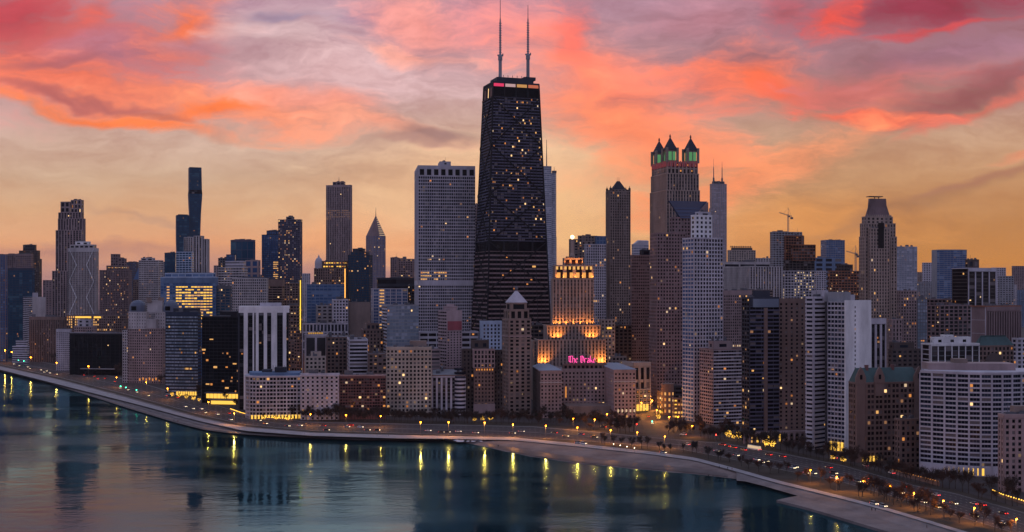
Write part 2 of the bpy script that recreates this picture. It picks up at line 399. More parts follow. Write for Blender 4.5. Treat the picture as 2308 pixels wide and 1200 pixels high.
strip('lakefront_path', lambda x: pl(PROM, x) + 3.5, lambda x: pl(PROM, x) - 3.2, G + .03, G + .03, [M_PATH])
strip('lakefront_lawn', lambda x: pl(PROM, x) - 3.0, ROAD0, G - .01, G, [M_GRASS], 2, x0=1000)
strip('lakeshore_drive', ROAD0, ROAD1, G + .06, G + .06, [M_ASPH], 2)
ROADM = [(x, .5 * (pl(ROAD0, x) + pl(ROAD1, x))) for x in range(-900, 2701, 20)]
strip('median_strip', lambda x: pl(ROADM, x) + .5, lambda x: pl(ROADM, x) - .5, G + .25, G + .25, [M_CONC])
strip('roadside_kerb', lambda x: pl(ROAD1, x), lambda x: pl(ROAD1, x) - .9, G + .2, G + .2, [M_CONC])
strip('parkway_lawn', lambda x: pl(ROAD1, x) - .9, lambda x: pl(ROAD1, x) - 9, G + .04, G + .04, [M_GRASS], x0=640, x1=2680)
strip('service_road', lambda x: pl(ROAD1, x) - 9, lambda x: pl(ROAD1, x) - 15, G + .05, G + .05, [M_ASPH], x0=640, x1=2680)
def lerpc(a, b, s): return lambda x: pl(a, x) + (pl(b, x) - pl(a, x)) * s
for s_ in (.02, .98):
    strip('edge_line', lambda x, s=s_: lerpc(ROAD0, ROAD1, s)(x) + .12, lambda x, s=s_: lerpc(ROAD0, ROAD1, s)(x) - .12, G + .09, G + .09, [M_LINE])
mb = MB()
for s_ in (.14, .26, .38, .62, .74, .86):
    for x in range(-200, 2400, 12):
        f = lerpc(ROAD0, ROAD1, s_)
        p = gp(x, f(x), G + .09); q = gp(x + 4.5, f(x + 4.5), G + .09)
        d = (q - p).normalized(); n_ = Vector((-d.y, d.x, 0)) * .12
        mb.face([p - n_, q - n_, q + n_, p + n_])
tag(mb.build('lane_markings', [M_LINE]), kind='structure')
# the stone spit that leaves the terrace
mb = MB()
sp = [gp(x, y, 1.0) for x, y in ((1800, 1119), (1776, 1123), (1750, 1129), (1800, 1141), (1850, 1155), (1900, 1170), (2010, 1203), (2308, 1292), (2308, 1262), (2010, 1180), (1900, 1147), (1850, 1133))]
mb.prism([(p.x, p.y) for p in reversed(sp)], -1.5, 1.35)
tag(mb.build('breakwater', [M_CONC]), kind='structure')
fr_ = lambda s: (lambda x: pl(WATER, x) + (pl(ROAD0, x) - pl(WATER, x)) * s)
zf = lambda s: 1.0 + (G - 1.0) * s + .10
for s0, s1, m_, nm in ((.10, .17, M_WETSAND, 'shore_step'), (.30, .34, M_WETSAND, 'shore_step'), (.52, .74, M_PATH, 'lakefront_path'), (.84, .98, M_GRASS, 'verge')):
    strip(nm, fr_(s0), fr_(s1), zf(s0), zf(s1), [m_], x1=1000)
# side streets
def ribbon(name, pts, w, z, m):
    mb = MB(); P = [gp(x, y, z) for x, y in pts]
    for i, p in enumerate(P):
        d = (P[min(i + 1, len(P) - 1)] - P[max(i - 1, 0)]).normalized(); n_ = Vector((-d.y, d.x, 0)) * w / 2
        mb.v += [tuple(p - n_), tuple(p + n_)]
    for i in range(len(P) - 1):
        mb.f.append((2 * i, 2 * i + 2, 2 * i + 3, 2 * i + 1)); mb.m.append(0)
    return tag(mb.build(name, [m]), kind='structure')
ribbon('avenue', [(1500, 1004), (1480, 970), (1466, 930), (1458, 905), (1452, 880), (1446, 850), (1440, 810)], 20, G + .10, M_ASPH)
ribbon('side_street', [(668, 950), (670, 900), (672, 860), (674, 820), (675, 790), (676, 760)], 20, G + .10, M_ASPH)

# ---------------------------------------------------------------- building framework
class S(dict):
    __getattr__ = dict.get
def st(**k):
    d = S(bw=3.6, fh=3.6, pier=.35, span=.4, dp=.45, ds=.35, wall='taupe', spw=None, glass='navy', lit=.05, run=.05, mats=(0, 1, 2), wts=(.55, .33, .12), sub=1, mu=0.0, mt=0.0, mbm=0.0)
    d.update(k); return d
NOBASE = None
class Bld:
    def __init__(s, name, label, cat, xm, Y, th, yv=None, A=True, group=None, maxp=100):
        s.th = R(th); s.Y = Y; s.xm = xm; s.A = A; s.maxp = maxp
        s.C = Vector(((xm - CX) / F * Y, Y, 0))
        s.o = empty(name, (s.C.x, s.C.y, G), s.th, label, cat, group)
        s.dR = Vector((math.cos(s.th), math.sin(s.th), 0)); s.dL = Vector((-math.sin(s.th), math.cos(s.th), 0))
        s.walls = {}; s.panes = []; s.yv = yv if yv else 2000; s.rng = random.Random(name + label)
        s.roof = MB()
    def local(s, P):
        d = Vector((P.x - s.C.x, P.y - s.C.y, 0)); return d.dot(s.dR), d.dot(s.dL)
    def world(s, p): return s.C + s.dR * p[0] + s.dL * p[1] + Vector((0, 0, p[2] + G))
    def px(s, p):
        w = s.world(p); return CX + F * w.x / w.y, HY - F * (w.z - H) / w.y
    def lx(s, px, cy=0.0):              # local x of a photo column on the plane y = cy
        k = (px - CX) / F; A = s.C + s.dL * cy
        return (k * A.y - A.x) / (s.dR.x - k * s.dR.y)
    def ly(s, px, cx=0.0):
        k = (px - CX) / F; A = s.C + s.dR * cx
        return (k * A.y - A.x) / (s.dL.x - k * s.dL.y)
    def z(s, py, cx=0.0, cy=0.0):       # local height of a photo row above local point
        w = s.C + s.dR * cx + s.dL * cy; return zat(py, w.y) - G
    def wall(s, m):
        if m not in s.walls: s.walls[m] = MB()
        return s.walls[m]
    # ---- a facade panel between four local corners
    def facade(s, bl, br, tr, tl, q):
        bl, br, tr, tl = map(Vector, (bl, br, tr, tl))
        Wd = ((br - bl).length + (tr - tl).length) / 2; Ht = (tl - bl).length
        nrm = (br - bl).cross(tl - bl).normalized()
        n = q.n or max(1, round(Wd / q.bw)); m = q.m or max(1, round(Ht / q.fh))
        def P(u, v, d): return (bl * (1 - u) + br * u) * (1 - v) + (tl * (1 - u) + tr * u) * v + nrm * d
        wm_ = s.wall(q.wall); sm_ = s.wall(q.spw or q.wall)
        def slab(mb, u0, u1, v0, v1, d):
            mb.hexa([P(u0, v0, d), P(u1, v0, d), P(u1, v0, -.05), P(u0, v0, -.05)], [P(u0, v1, d), P(u1, v1, d), P(u1, v1, -.05), P(u0, v1, -.05)])
        mt = q.mt / Ht; mbm = q.mbm / Ht; mu = q.mu / Wd
        v0, v1, u0, u1 = mbm, 1 - mt, mu, 1 - mu
        if mt > 0: slab(wm_, 0, 1, v1 + .3 / Ht, 1, q.dp + .04)
        if mbm > 0: slab(wm_, 0, 1, 0, v0, q.dp + .04)
        if mu > 0:
            slab(wm_, 0, u0, v0, v1, q.dp + .02); slab(wm_, u1, 1, v0, v1, q.dp + .02)
        du = (u1 - u0) / n; dv = (v1 - v0) / m
        if q.pier > 0:
            for i in range(n + 1):
                w = q.pier * du / 2
                if q.alt and i % q.alt: w *= .45
                c_ = u0 + i * du
                slab(wm_, max(u0, c_ - w), min(u1, c_ + w), v0 + .1 / Ht, v1 - .1 / Ht, q.dp)
        if q.span > 0:
            for j in range(m + 1):
                w = q.span * dv
                a = v0 + j * dv; a0 = max(v0, a - w * .35); a1 = min(v1, a + w * .65)
                slab(sm_, u0 + .05 / Wd, u1 - .05 / Wd, a0, a1, q.ds)
        runs = {}
        for j in range(m):
            if s.rng.random() < q.run * .75:
                a = s.rng.randrange(n); runs[j] = (a, a + s.rng.randint(1, max(2, n // 3)), s.rng.choice((0, 0, 1, 2, 3)))
        rb = [s.rng.gauss(0, 1) for _ in range(m)]; cb = {}; pb = [s.rng.gauss(0, 1) for _ in range(n)]
        t1, t2 = q.wts[0], q.wts[0] + q.wts[1]
        for j in range(m):
            va = v0 + (j + .65 * q.span) * dv; vb = v0 + (j + 1 - .35 * q.span) * dv
            for i in range(n):
                if q.skip and q.skip(i, j, n, m): continue
                lit = None
                if s.rng.random() < q.lit * 1.5: lit = s.rng.choice((0, 1, 2, 3, 3, 3, 5, 5, 5, 6, 6, 7))
                if j in runs and runs[j][0] <= i < runs[j][1] and s.rng.random() < .8: lit = s.rng.choice((runs[j][2], runs[j][2], 3, 6))
                if q.litf:
                    l2 = q.litf((i + .5) / n, (j + .5) / m, s.rng)
                    if l2 is not None: lit = l2 if l2 >= 0 else None
                k_ = (i // 4, j // 3)
                if k_ not in cb: cb[k_] = s.rng.gauss(0, 1)
                g_ = .5 + .5 * math.erf((.45 * rb[j] + .55 * cb[k_] + .3 * pb[i] + .6 * s.rng.gauss(0, 1)) / 1.40)
                dark_ = GL[q.glass][0 if g_ < t1 else 1 if g_ < t2 else 2]
                if q.glass in ('navy', 'dark', 'brown') and q.wts[2] > .04 and s.rng.random() < .10: dark_ = BLIND
                ua = u0 + (i + q.pier * .5 * (1 if not q.alt or i % q.alt == 0 else .45)) * du
                ub = u0 + (i + 1 - q.pier * .5 * (1 if not q.alt or (i + 1) % q.alt == 0 else .45)) * du
                for k in range(q.sub):
                    a = ua + (ub - ua) * k / q.sub; b = ua + (ub - ua) * (k + 1) / q.sub
                    if q.sub > 1: e_ = (b - a) * .08; a += e_; b -= e_
                    big = (b - a) * Wd > 2.3 or (vb - va) * Ht > 2.4
                    if lit is None or big or not (q.sub == 1 or k == (i * 7 + j * 3) % q.sub or q.litf): s.panes.append(([P(a, va, .06), P(b, va, .06), P(b, vb, .06), P(a, vb, .06)], dark_, None))
                    if lit is not None and (q.sub == 1 or k == (i * 7 + j * 3) % q.sub or q.litf):
                        c0, c1, d0, d1 = a, b, va, vb
                        if big:
                            w_ = min(b - a, s.rng.uniform(1.1, 2.4) / Wd); c0 = a + s.rng.random() * (b - a - w_); c1 = c0 + w_
                            if q.litf and lit in (0, 4): c0, c1 = a, b
                            h_ = min(vb - va, s.rng.uniform(1.1, 2.1) / Ht); d1 = vb - (vb - va - h_) * .3; d0 = d1 - h_
                            if q.fh > 7: d0, d1 = va, vb
                        s.panes.append(([P(c0, d0, .09), P(c1, d0, .09), P(c1, d1, .09), P(c0, d1, .09)], LIT[lit], lit))
    # ---- one box-shaped storey block given by photo columns and rows
    def tier(s, xl, xm, xr, yt, q=None, yb=None, dy=0.0, dep=None, qL=None, roof='roofgrey', parapet=1.0, core=None, zb=None):
        Y = s.Y + dy
        Cw = Vector(((xm - CX) / F * Y, Y, 0)); cx, cy = s.local(Cw)
        x1 = s.lx(xr, cy); Wd = x1 - cx
        if xm - xl > .5:
            D = s.ly(xl, cx) - cy
            if not 3 < D < 140: print('depth?', s.o.name, xl, xm, D); D = min(max(D, 6), 90)
            if dep: D = dep
        else: D = dep or min(max(Wd * .7, 10), 45)
        z1 = s.z(yt, cx, cy); z0 = s.z(yb, cx, cy) if yb else (zb if zb is not None else -.5)
        return s.block(cx, cx + Wd, cy, cy + D, z0, z1, q, qL if qL else q, roof, parapet, core)
    def block(s, x0, x1, y0, y1, z0, z1, q=None, qL=None, roof='roofgrey', parapet=1.0, core=None):
        k = core or (q.core if q and q.core else (q.wall if q else 'taupe'))
        s.wall(k).box(x0, x1, y0, y1, z0, z1 - .02)
        if q: s.facade((x0, y0, z0), (x1, y0, z0), (x1, y0, z1), (x0, y0, z1), q)
        if qL:
            if s.th > R(45): pass
            s.facade((x0, y1, z0), (x0, y0, z0), (x0, y0, z1), (x0, y1, z1), qL)
        if parapet and q:
            d = max(q.dp, .3) + .08; kk = q.wall
            mb = s.wall(q.cap or kk); h = parapet
            mb.box(x0 - d, x1 + .1, y0 - d, y0 + .5, z1, z1 + h); mb.box(x0 - d, x1 + .1, y1 - .5, y1 + .1, z1, z1 + h)
            mb.box(x0 - d, x0 + .5, y0 + .5, y1 - .5, z1, z1 + h); mb.box(x1 - .5, x1 + .1, y0 + .5, y1 - .5, z1, z1 + h)
        s.roof.mi(wm(roof)); s.roof.box(x0 + .1, x1 - .1, y0 + .1, y1 - .1, z1 - .3, z1 + .06, s.roof.mi(wm(roof)))
        return (x0, x1, y0, y1, z0, z1)
    def part(s, name, mb, m=None, label=None, parent=None):
        ms = None if m is None else ([wm(m)] if isinstance(m, str) else [m])
        return mb.build(name, ms, parent or s.o, label=label)
    def plant(s, bx, nbox=4, hmax=5, m='dgrey', name='roof_plant'):    # air handlers, stair heads on a roof
        x0, x1, y0, y1, z0, z1 = bx
        mb = MB()
        for i in range(nbox):
            w = s.rng.uniform(.05, .2) * (x1 - x0); d = s.rng.uniform(.08, .3) * (y1 - y0); h = s.rng.uniform(.3, 1) * hmax
            a = s.rng.uniform(x0 + 1, max(x0 + 1.2, x1 - w - 1)); b = s.rng.uniform(y0 + 1, max(y0 + 1.2, y1 - d - 1))
            mb.box(a, a + w, b, b + d, z1 + .06 + i * .003, z1 + h + i * .013)
            if s.A and s.Y < 1100: s.part(name, mb, m); mb = MB()
        if s.rng.random() < .5:
            a = s.rng.uniform(x0 + 2, max(x0 + 2.1, x1 - 2)); b = s.rng.uniform(y0 + 2, max(y0 + 2.1, y1 - 2)); t_ = MB(); t_.tube((a, b, z1), (a, b, z1 + s.rng.uniform(4, 9)), .22, .1, 5); s.part('antenna', t_, 'dgrey')
        s.part(name, mb, m)
    def pyramid(s, name, bx, zt, m, inset=0.0, apex=.02, base=None):
        x0, x1, y0, y1 = bx[0] + inset, bx[1] - inset, bx[2] + inset, bx[3] - inset; z1 = base if base is not None else bx[5] + .08
        cx, cy_ = (x0 + x1) / 2, (y0 + y1) / 2
        mb = MB(); a = apex
        mb.hexa([(x0, y0, z1), (x1, y0, z1), (x1, y1, z1), (x0, y1, z1)], [(cx + (x - cx) * a, cy_ + (y - cy_) * a, zt) for x, y in ((x0, y0), (x1, y0), (x1, y1), (x0, y1))])
        return s.part(name, mb, m)
    def done(s):
        for k, mb in s.walls.items(): mb.build('wall', [wm(k)], s.o)
        s.roof.build('roof', None, s.o)
        ps = []
        for p in s.panes:
            c_ = (p[0][0] + p[0][2]) / 2; x, y = s.px(c_)
            vis = y < s.yv and -5 < x < 2313
            ps.append((0 if vis else 1, 0 if p[2] is not None else 1, y, p, c_))
        ps.sort(key=lambda a: a[:3])
        lim = s.maxp if s.A else 0
        if not s.A and len(ps) <= 12: lim = 12
        many = MB()
        for i, (a, b, y, p, c_) in enumerate(ps):
            if i < lim and a == 0:
                mb = MB(); mb.face([v - c_ for v in p[0]])
                mb.build('window', [p[1]], s.o, c_, label={0: 'warm lit window', 1: 'orange lit window', 2: 'pale lit window', 3: 'dimly lit window', 4: 'golden lit window', 5: 'ember lit window', 6: 'faintly lit window', 7: 'brightly lit window'}.get(p[2]))
            else: many.face(p[0], many.mi(p[1]))
        o = many.build('windows', None, s.o)
        if o: o['kind'] = 'stuff'
        return s
TH, TR = 14.0, 80.0
def B(name, label, Y, tiers, th=TH, yv=None, A=True, cat='building', plant=0, maxp=100, **k):
    """tiers: list of (xl, xm, xr, ytop, style[, options])"""
    b = Bld(name, label, cat, tiers[0][1], Y, th, yv, A, maxp=maxp)
    b.bx = []
    for t in tiers:
        o = dict(t[5]) if len(t) > 5 else {}
        b.bx.append(b.tier(t[0], t[1], t[2], t[3], t[4], **o))
    if not plant and tiers[-1][4] is not None: b.plant(b.bx[-1], 6, 3.0)
    if plant: b.plant(b.bx[0] if len(b.bx) == 1 else b.bx[-1], plant)
    return b
# ================================================================= buildings, far left
gridp = st(bw=3.4, fh=3.6, pier=.42, span=.45)
# teal glass slab and its stone neighbour at the left edge
B('glass_tower', 'teal glass tower at the far left edge with a thin pale frame', 1900, [(14, 73, 78, 606, st(bw=6, fh=3.9, pier=.05, span=.12, dp=.15, ds=.12, wall='navy', glass='teal', lit=.012, run=.01, mt=2.5))], th=TR, yv=800, plant=2).done()
B('stone_tower', 'lavender stone tower rising just behind the teal glass tower at the left edge', 2150, [(6, 70, 75, 574, st(bw=4.5, fh=3.8, pier=.4, span=.35, wall='purple', glass='navy', lit=.02, mt=2))], th=TR, yv=640, A=False).done()
B('glass_tower', 'dark blue glass tower cut by the left edge of the picture', 1820, [(-40, 12, 17, 575, st(bw=4, fh=3.8, pier=.15, span=.3, wall='purple', spw='steel', glass='blue', lit=.01))], th=TR, yv=790, A=False).done()
q = st(bw=3.4, fh=3.6, pier=.3, span=.3, wall='dbrown', glass='dark', lit=.02)
B('dark_tower', 'dark brown tower with stepped dark crown behind the teal glass tower', 2350, [(40, 88, 94, 585, q), (43, 85, 90, 566, q, dict(yb=585, dy=3)), (52, 78, 82, 553, st(wall='slate', bw=5, fh=5, glass='dark', lit=0), dict(yb=566, dy=8))], th=TR, yv=660, A=False).done()
B('white_slab', 'narrow white slab block with a blank pale end wall near the left edge', 1850,
  [(52, 73, 104, 668, st(wall='white', bw=30, fh=1), dict(dep=14))], th=30, yv=795, A=False) if False else None
b = Bld('slab_block', 'narrow white slab block with a blank pale end wall near the left edge', 'building', 73, 1850, 35, 795)
bx = b.tier(51, 73, 103, 670, None, qL=st(bw=2.2, fh=3.1, pier=.0, span=.5, wall='lav', glass='navy', lit=.01), parapet=0, core='pale')
b.block(bx[0] + 2, bx[0] + 9, bx[2] + 2, bx[2] + 9, bx[4], bx[5] + 7, None, core='lav'); b.done()
b = B('terraced_block', 'small white terraced block at the left end of the drive', 1750, [(28, 62, 66, 782, st(wall='lav', bw=8, fh=3.2, pier=.0, span=.55, lit=.02)), (36, 60, 63, 770, st(wall='lav', bw=8, fh=3.2, pier=.0, span=.55), dict(dy=5))], th=TR, A=False); b.done()
# tall stepped tower with white ribs
q = st(bw=5.2, fh=3.5, pier=.36, span=.25, dp=.9, ds=.1, wall='mauve', spw='purple', glass='navy', lit=.035, run=.02)
qt = st(bw=7, fh=9, pier=.3, span=.3, dp=.9, ds=.3, wall='mauve', glass='navy', lit=.1)
b = B('ribbed_tower', 'tall stepped tower with pale ribs and lit crown, tallest at the left', 2000,
  [(118, 180, 186, 612, q), (126, 184, 192, 520, q, dict(dy=4)), (131, 186, 192, 494, q, dict(dy=7)), (132, 183, 188, 480, q, dict(dy=10, yb=494)), (137, 157, 160, 456, qt, dict(dy=13, yb=480)), (160, 183, 188, 452, st(bw=6, fh=8, pier=.35, span=.3, dp=.8, wall='mauve', glass='navy', lit=.45), dict(dy=12, yb=480))], th=TR, yv=705); b.done()
# tower with white zigzag lines
b = B('zigzag_tower', 'grey tower with white zigzag lines climbing its facade', 1800, [(153, 216, 222, 561, st(bw=2.6, fh=3.3, pier=.38, span=.42, wall='pale', spw='taupe', glass='navy', lit=.012, run=.0, mt=5)),
  (158, 211, 217, 553, st(bw=8, fh=5, pier=.3, span=.5, wall='pale', lit=0), dict(dy=4, yb=561)), (170, 200, 204, 546, st(bw=10, fh=6, pier=.5, span=.5, wall='white', lit=0), dict(dy=9, yb=553))], th=TR, yv=705)
bx = b.bx[0]; mb = MB(); D = bx[3] - bx[2]
for u0, u1 in ((.06, .32), (.94, .68)):
    zs = [bx[4] + (bx[5] - bx[4]) * k / 7.0 for k in range(8)]
    for k in range(7):
        ya, yb_ = (u0, u1) if k % 2 else (u1, u0)
        mb.tube((bx[0] - 1.0, bx[2] + D * (1 - ya), zs[k]), (bx[0] - 1.0, bx[2] + D * (1 - yb_), zs[k + 1]), .55, k=4)
b.part('zigzag_trim', mb, 'white'); b.done()
# brown block group behind
q = st(bw=3.2, fh=3.4, pier=.45, span=.4, wall='purple', glass='navy', lit=.05)
b = B('brown_tower', 'broad mauve brown tower with a small lit crown right of the zigzag tower', 2100, [(224, 290, 297, 610, q), (240, 286, 291, 600, st(bw=3.5, fh=6, pier=.4, span=.3, wall='purple', lit=.8), dict(dy=5, yb=610)), (250, 266, 271, 574, st(bw=5, fh=5, wall='purple', lit=.0), dict(dy=12, yb=600)), (267, 281, 285, 584, st(bw=5, fh=5, wall='purple', lit=.0), dict(dy=10, yb=600))], th=TR, yv=705, A=False); b.done()
b = B('brown_block', 'narrow dark block with blue cap between the mauve tower and the striped tower', 2250, [(284, 308, 313, 592, st(wall='dbrown', glass='blue', lit=.02))], th=TR, A=False, yv=640); b.done()
b = B('gabled_tower', 'brown tower with a blue pyramid roof left of the striped white tower', 1950, [(300, 320, 324, 632, st(bw=3, fh=3.5, wall='brown', lit=.02))], th=TR, A=False, yv=705)
b.pyramid('pyramid_roof', b.bx[0], b.z(604, 0, 8), mat('roof_blue', (.05, .11, .24), .5), .3); b.done()
b = B('striped_tower', 'white striped apartment tower with dark right flank', 1900, [(313, 357, 368, 588, st(bw=5, fh=3.1, pier=.12, span=.5, wall='pale', glass='dark', lit=.03), dict(qL=st(bw=4.5, fh=3.1, pier=.12, span=.55, wall='pale', glass='dark', lit=.03))), (318, 345, 349, 583, st(wall='pale', bw=9, fh=5, lit=0), dict(dy=6, yb=588))], th=TR, yv=700, A=False); b.done()
# ---------------------------------------------------------------- twin curved glass towers
b = Bld('wavy_tower', 'slim teal glass skyscraper with a dark open storey near its top', 'building', 428, 2320, 20, 530)
def wavy(xa, xb, rows, dark=None, dep=30):
    y0 = 0.0
    for (ra, wa), (rb, wb) in zip(rows, rows[1:]):
        za, zb_ = b.z(rb), b.z(ra)
        pts = []
        for (w, z_) in ((wb, za), (wa, zb_)):
            l, r = b.lx(xa + w[0]), b.lx(xb + w[1]); pts.append((l, r, z_))
        (l0, r0, z0), (l1, r1, z1) = pts
        k = 'slate' if dark == rb else 'teal'
        q = st(bw=5, fh=3.9, pier=.04, span=.14, dp=.18, ds=.14, wall='navy', glass='dark' if dark == rb else 'teal', lit=.0 if dark == rb else .016, run=.01)
        s_ = b.wall('slate' if dark == rb else 'steel')
        s_.hexa([(l0, 0, z0), (r0, 0, z0), (r0, dep, z0), (l0, dep, z0)], [(l1, 0, z1), (r1, 0, z1), (r1, dep, z1), (l1, dep, z1)])
        b.facade((l0, 0, z0), (r0, 0, z0), (r1, 0, z1), (l1, 0, z1), q)
        b.facade((r0, 0, z0), (r0, dep, z0), (r1, dep, z1), (r1, 0, z1), q)
wavy(427, 454, [(377, (0, 0)), (428, (0, 1)), (437, (-1, 2)), (480, (1, -1)), (540, (0, -3)), (820, (0, 0))], dark=437)
b.done()
b = Bld('wavy_tower', 'lower teal glass tower leaning beside the slim skyscraper', 'building', 398, 2300, 20, 560, A=False)
wavy(398, 427, [(485, (0, 0)), (540, (0, 0)), (570, (1, 0)), (820, (-2, 0))], dep=26)
b.block(b.lx(402), b.lx(424), 4, 18, b.z(485), b.z(483), None, core='slate'); b.done()
qv = st(bw=4.2, fh=3.4, pier=.4, span=.2, dp=1.2, ds=.1, wall='pale', spw='taupe', glass='navy', lit=.03)
b = B('finned_tower', 'pale tower of tall vertical fins in front of the slim teal skyscraper', 1980, [(415, 466, 471, 540, qv), (437, 455, 459, 533, qv, dict(dy=-2)), (415, 434, 437, 536, qv, dict(dy=-1))], th=TR, yv=615); b.done()
b = B('glass_tower', 'squat teal tower left of the slim skyscraper, nearly square', 2100, [(371, 395, 398, 571, st(bw=5, fh=3.8, pier=.06, span=.15, dp=.2, wall='navy', glass='teal', lit=.01))], th=TR, yv=625, A=False); b.done()
b = B('glass_block', 'pale blue glass block with white frame at the foot of the finned tower', 1850, [(397, 432, 437, 569, st(bw=5, fh=3.8, pier=.12, span=.3, dp=.3, wall='iceblue', glass='teal', lit=.04))], th=TR, yv=620, A=False); b.done()
# ---------------------------------------------------------------- middle distance between x 480 and 700
b = B('glass_cube', 'boxy dark teal glass tower crossed by pale lines, left of centre distance', 2100, [(520, 571, 575, 542, st(bw=11, fh=16, pier=.05, span=.05, dp=.5, ds=.5, wall='steel', glass='teal', lit=.0, mt=2))], th=TR, yv=590, A=False); b.done()
b = B('glass_block', 'small stepped glass block leaning on the left of the boxy teal tower', 2050, [(510, 529, 532, 575, st(bw=5, fh=4, pier=.06, span=.15, wall='navy', glass='blue', lit=.0)), (492, 512, 514, 583, st(bw=4, fh=4, wall='dgrey'), dict(dy=6))], th=TR, yv=595, A=False); b.done()
b = B('white_office', 'low white banded office in front of the boxy teal tower', 1850, [(492, 552, 558, 604, st(bw=5, fh=4, pier=.1, span=.5, wall='pale', lit=.06)), (508, 549, 554, 590, st(bw=8, fh=4, pier=0, span=.7, wall='lav', lit=0), dict(dy=5, yb=604))], th=TR, yv=632, A=False); b.done()
b = B('open_frame_block', 'pinkish open framed block beside the low white office', 1900, [(553, 582, 586, 588, st(bw=9, fh=11, pier=.3, span=.3, dp=1, wall='mauve', glass='blue', lit=0))], th=TR, yv=632, A=False); b.done()
b = B('lit_glass_tower', 'navy glass tower with a column of lit yellow floors', 2150, [(590, 629, 632, 530, st(bw=4, fh=3.8, pier=.1, span=.25, wall='navy', glass='blue', lit=.02, litf=lambda u, v, r: 0 if u > .62 and .45 < v < .78 and r.random() < .75 else None)), (601, 629, 632, 521, st(bw=5, fh=5, wall='navy', glass='blue', lit=0), dict(dy=4, yb=530))], th=TR, yv=650, A=False); b.done()
b = B('dark_tower', 'dark slab tower speckled with small pale lights, left of the white ribbed block', 1900, [(627, 676, 681, 496, st(bw=3.3, fh=3.3, pier=.3, span=.4, wall='steel', glass='dark', lit=.11, run=.0)), (645, 660, 663, 490, st(wall='dgrey', bw=9, fh=6, lit=0), dict(dy=10, yb=496))], th=TR, yv=640); b.done()
b = B('gridded_office', 'white gridded office slab behind the black tower', 1450, [(523, 600, 604, 629, st(bw=2.6, fh=3.4, pier=.34, span=.36, wall='pale', glass='navy', lit=.012, run=.01))], th=TR, yv=710); b.done()
b = B('brown_block', 'dark brown banded block behind the gridded white office', 1500, [(603, 636, 641, 630, st(bw=8, fh=3.4, pier=.05, span=.5, wall='brown', glass='dark', lit=.02, mt=9, cap='slate'))], th=TR, yv=690, A=False); b.done()
b = B('green_grey_block', 'grey green block between the lit blue office and the gridded slab', 1500, [(486, 519, 524, 646, st(bw=6, fh=3.7, pier=.2, span=.4, wall='dgrey', glass='teal', lit=.05, mt=3))], th=TR, yv=715, A=False); b.done()
b = B('blue_office', 'blue glass office with a broad golden lit front', 1500,
  [(362, 486, 491, 626, st(bw=4.2, fh=3.9, pier=.10, span=.22, dp=.3, ds=.25, wall='blue', glass='blue', lit=.0, run=0, mt=7, cap='iceblue',
    litf=lambda u, v, r: (4 if r.random() < .6 else 0) if (.27 < u < .93 and .52 < v < .96 and r.random() < .88) else (0 if (.09 < u < .15 and .55 < v < .97) else None))),
   (372, 480, 485, 617, st(bw=10, fh=8, pier=.1, span=.4, wall='iceblue', glass='blue', lit=0), dict(dy=10, yb=626))], th=TR, yv=705); b.done()
b = B('brown_tower', 'brown slab with warm lights beside the thin yellow light strip', 1350, [(640, 676, 681, 690, st(bw=4, fh=3.6, pier=.2, span=.4, wall='brown', glass='dark', lit=.15, run=.2))], th=TR, yv=830, A=False)
mb = MB(); bx = b.bx[0]; mb.box(bx[0] - .9, bx[0] - .2, bx[2] - 1.2, bx[2] - .4, b.z(745), b.z(632)); mb.box(bx[0] - .3, bx[0] + .4, bx[2] + .0, bx[2] + .6, b.z(745), bx[5])
b.part('light_strip', mb, em('strip_yellow', (1, .66, .06), 1.6)); b.done()
b = B('brown_slab', 'brown slab with a dark flank right of the gridded white office', 1650, [(640, 672, 679, 640, st(bw=4, fh=3.5, pier=.3, span=.4, wall='brown', glass='dark', lit=.08))], th=TR, yv=690, A=False); b.done()
# ---------------------------------------------------------------- tall marble tower, crowned block, chevron tower
b = B('vertical_striped_tower', 'tall straight tower of fine vertical stripes with a roof mast', 2534, [(735, 790, 793, 418, st(bw=4.0, fh=4.6, pier=.5, span=.2, dp=.9, ds=.1, wall='mauve', spw='purple', glass='dark', lit=.008, run=.05, mt=4,
    litf=lambda u, v, r: 3 if .80 < v < .86 and r.random() < .75 else None)), (750, 776, 778, 411, st(bw=8, fh=6, wall='purple', lit=0), dict(dy=12, yb=418))], th=TR, yv=590)
mb = MB(); bx = b.bx[1]; cx_, cy_ = (bx[0] + bx[1]) / 2, (bx[2] + bx[3]) / 2; mb.tube((cx_, cy_, bx[5]), (cx_, cy_, bx[5] + 12), .7, .3); b.part('mast', mb, 'dgrey'); b.done()
lc = lambda u, v, r: (4 if r.random() < .7 else 1) if v > .55 else None
b = B('crowned_hotel', 'stone hotel with a glowing orange crown and little white dome', 1700, [(708, 778, 784, 606, st(bw=3.4, fh=4, pier=.45, span=.3, dp=.6, ds=.2, wall='brown', glass='dark', lit=.1)), (716, 776, 782, 590, st(bw=4, fh=5, pier=.25, span=.25, dp=.6, wall='brown', lit=0, run=0, litf=lambda u, v, r: (4 if r.random() < .75 else 1) if r.random() < .9 else None), dict(dy=4, yb=606))], th=TR, yv=660, A=False)
bx = b.bx[0]; mb = MB(); y_ = b.ly(716); mb.lathe((bx[0] + 5, y_, bx[5]), [(6, 0), (6, 9), (5.4, 12), (4, 15), (1.5, 17), (.4, 21)], 12); b.part('domed_turret', mb, 'lav')
mb = MB(); mb.box(bx[0] - 1.1, bx[0] - .5, bx[2] - .6, bx[2] + .6, b.z(672), bx[5]); b.part('light_strip', mb, em('strip_orange', (1, .45, .08), 2.0)); b.done()
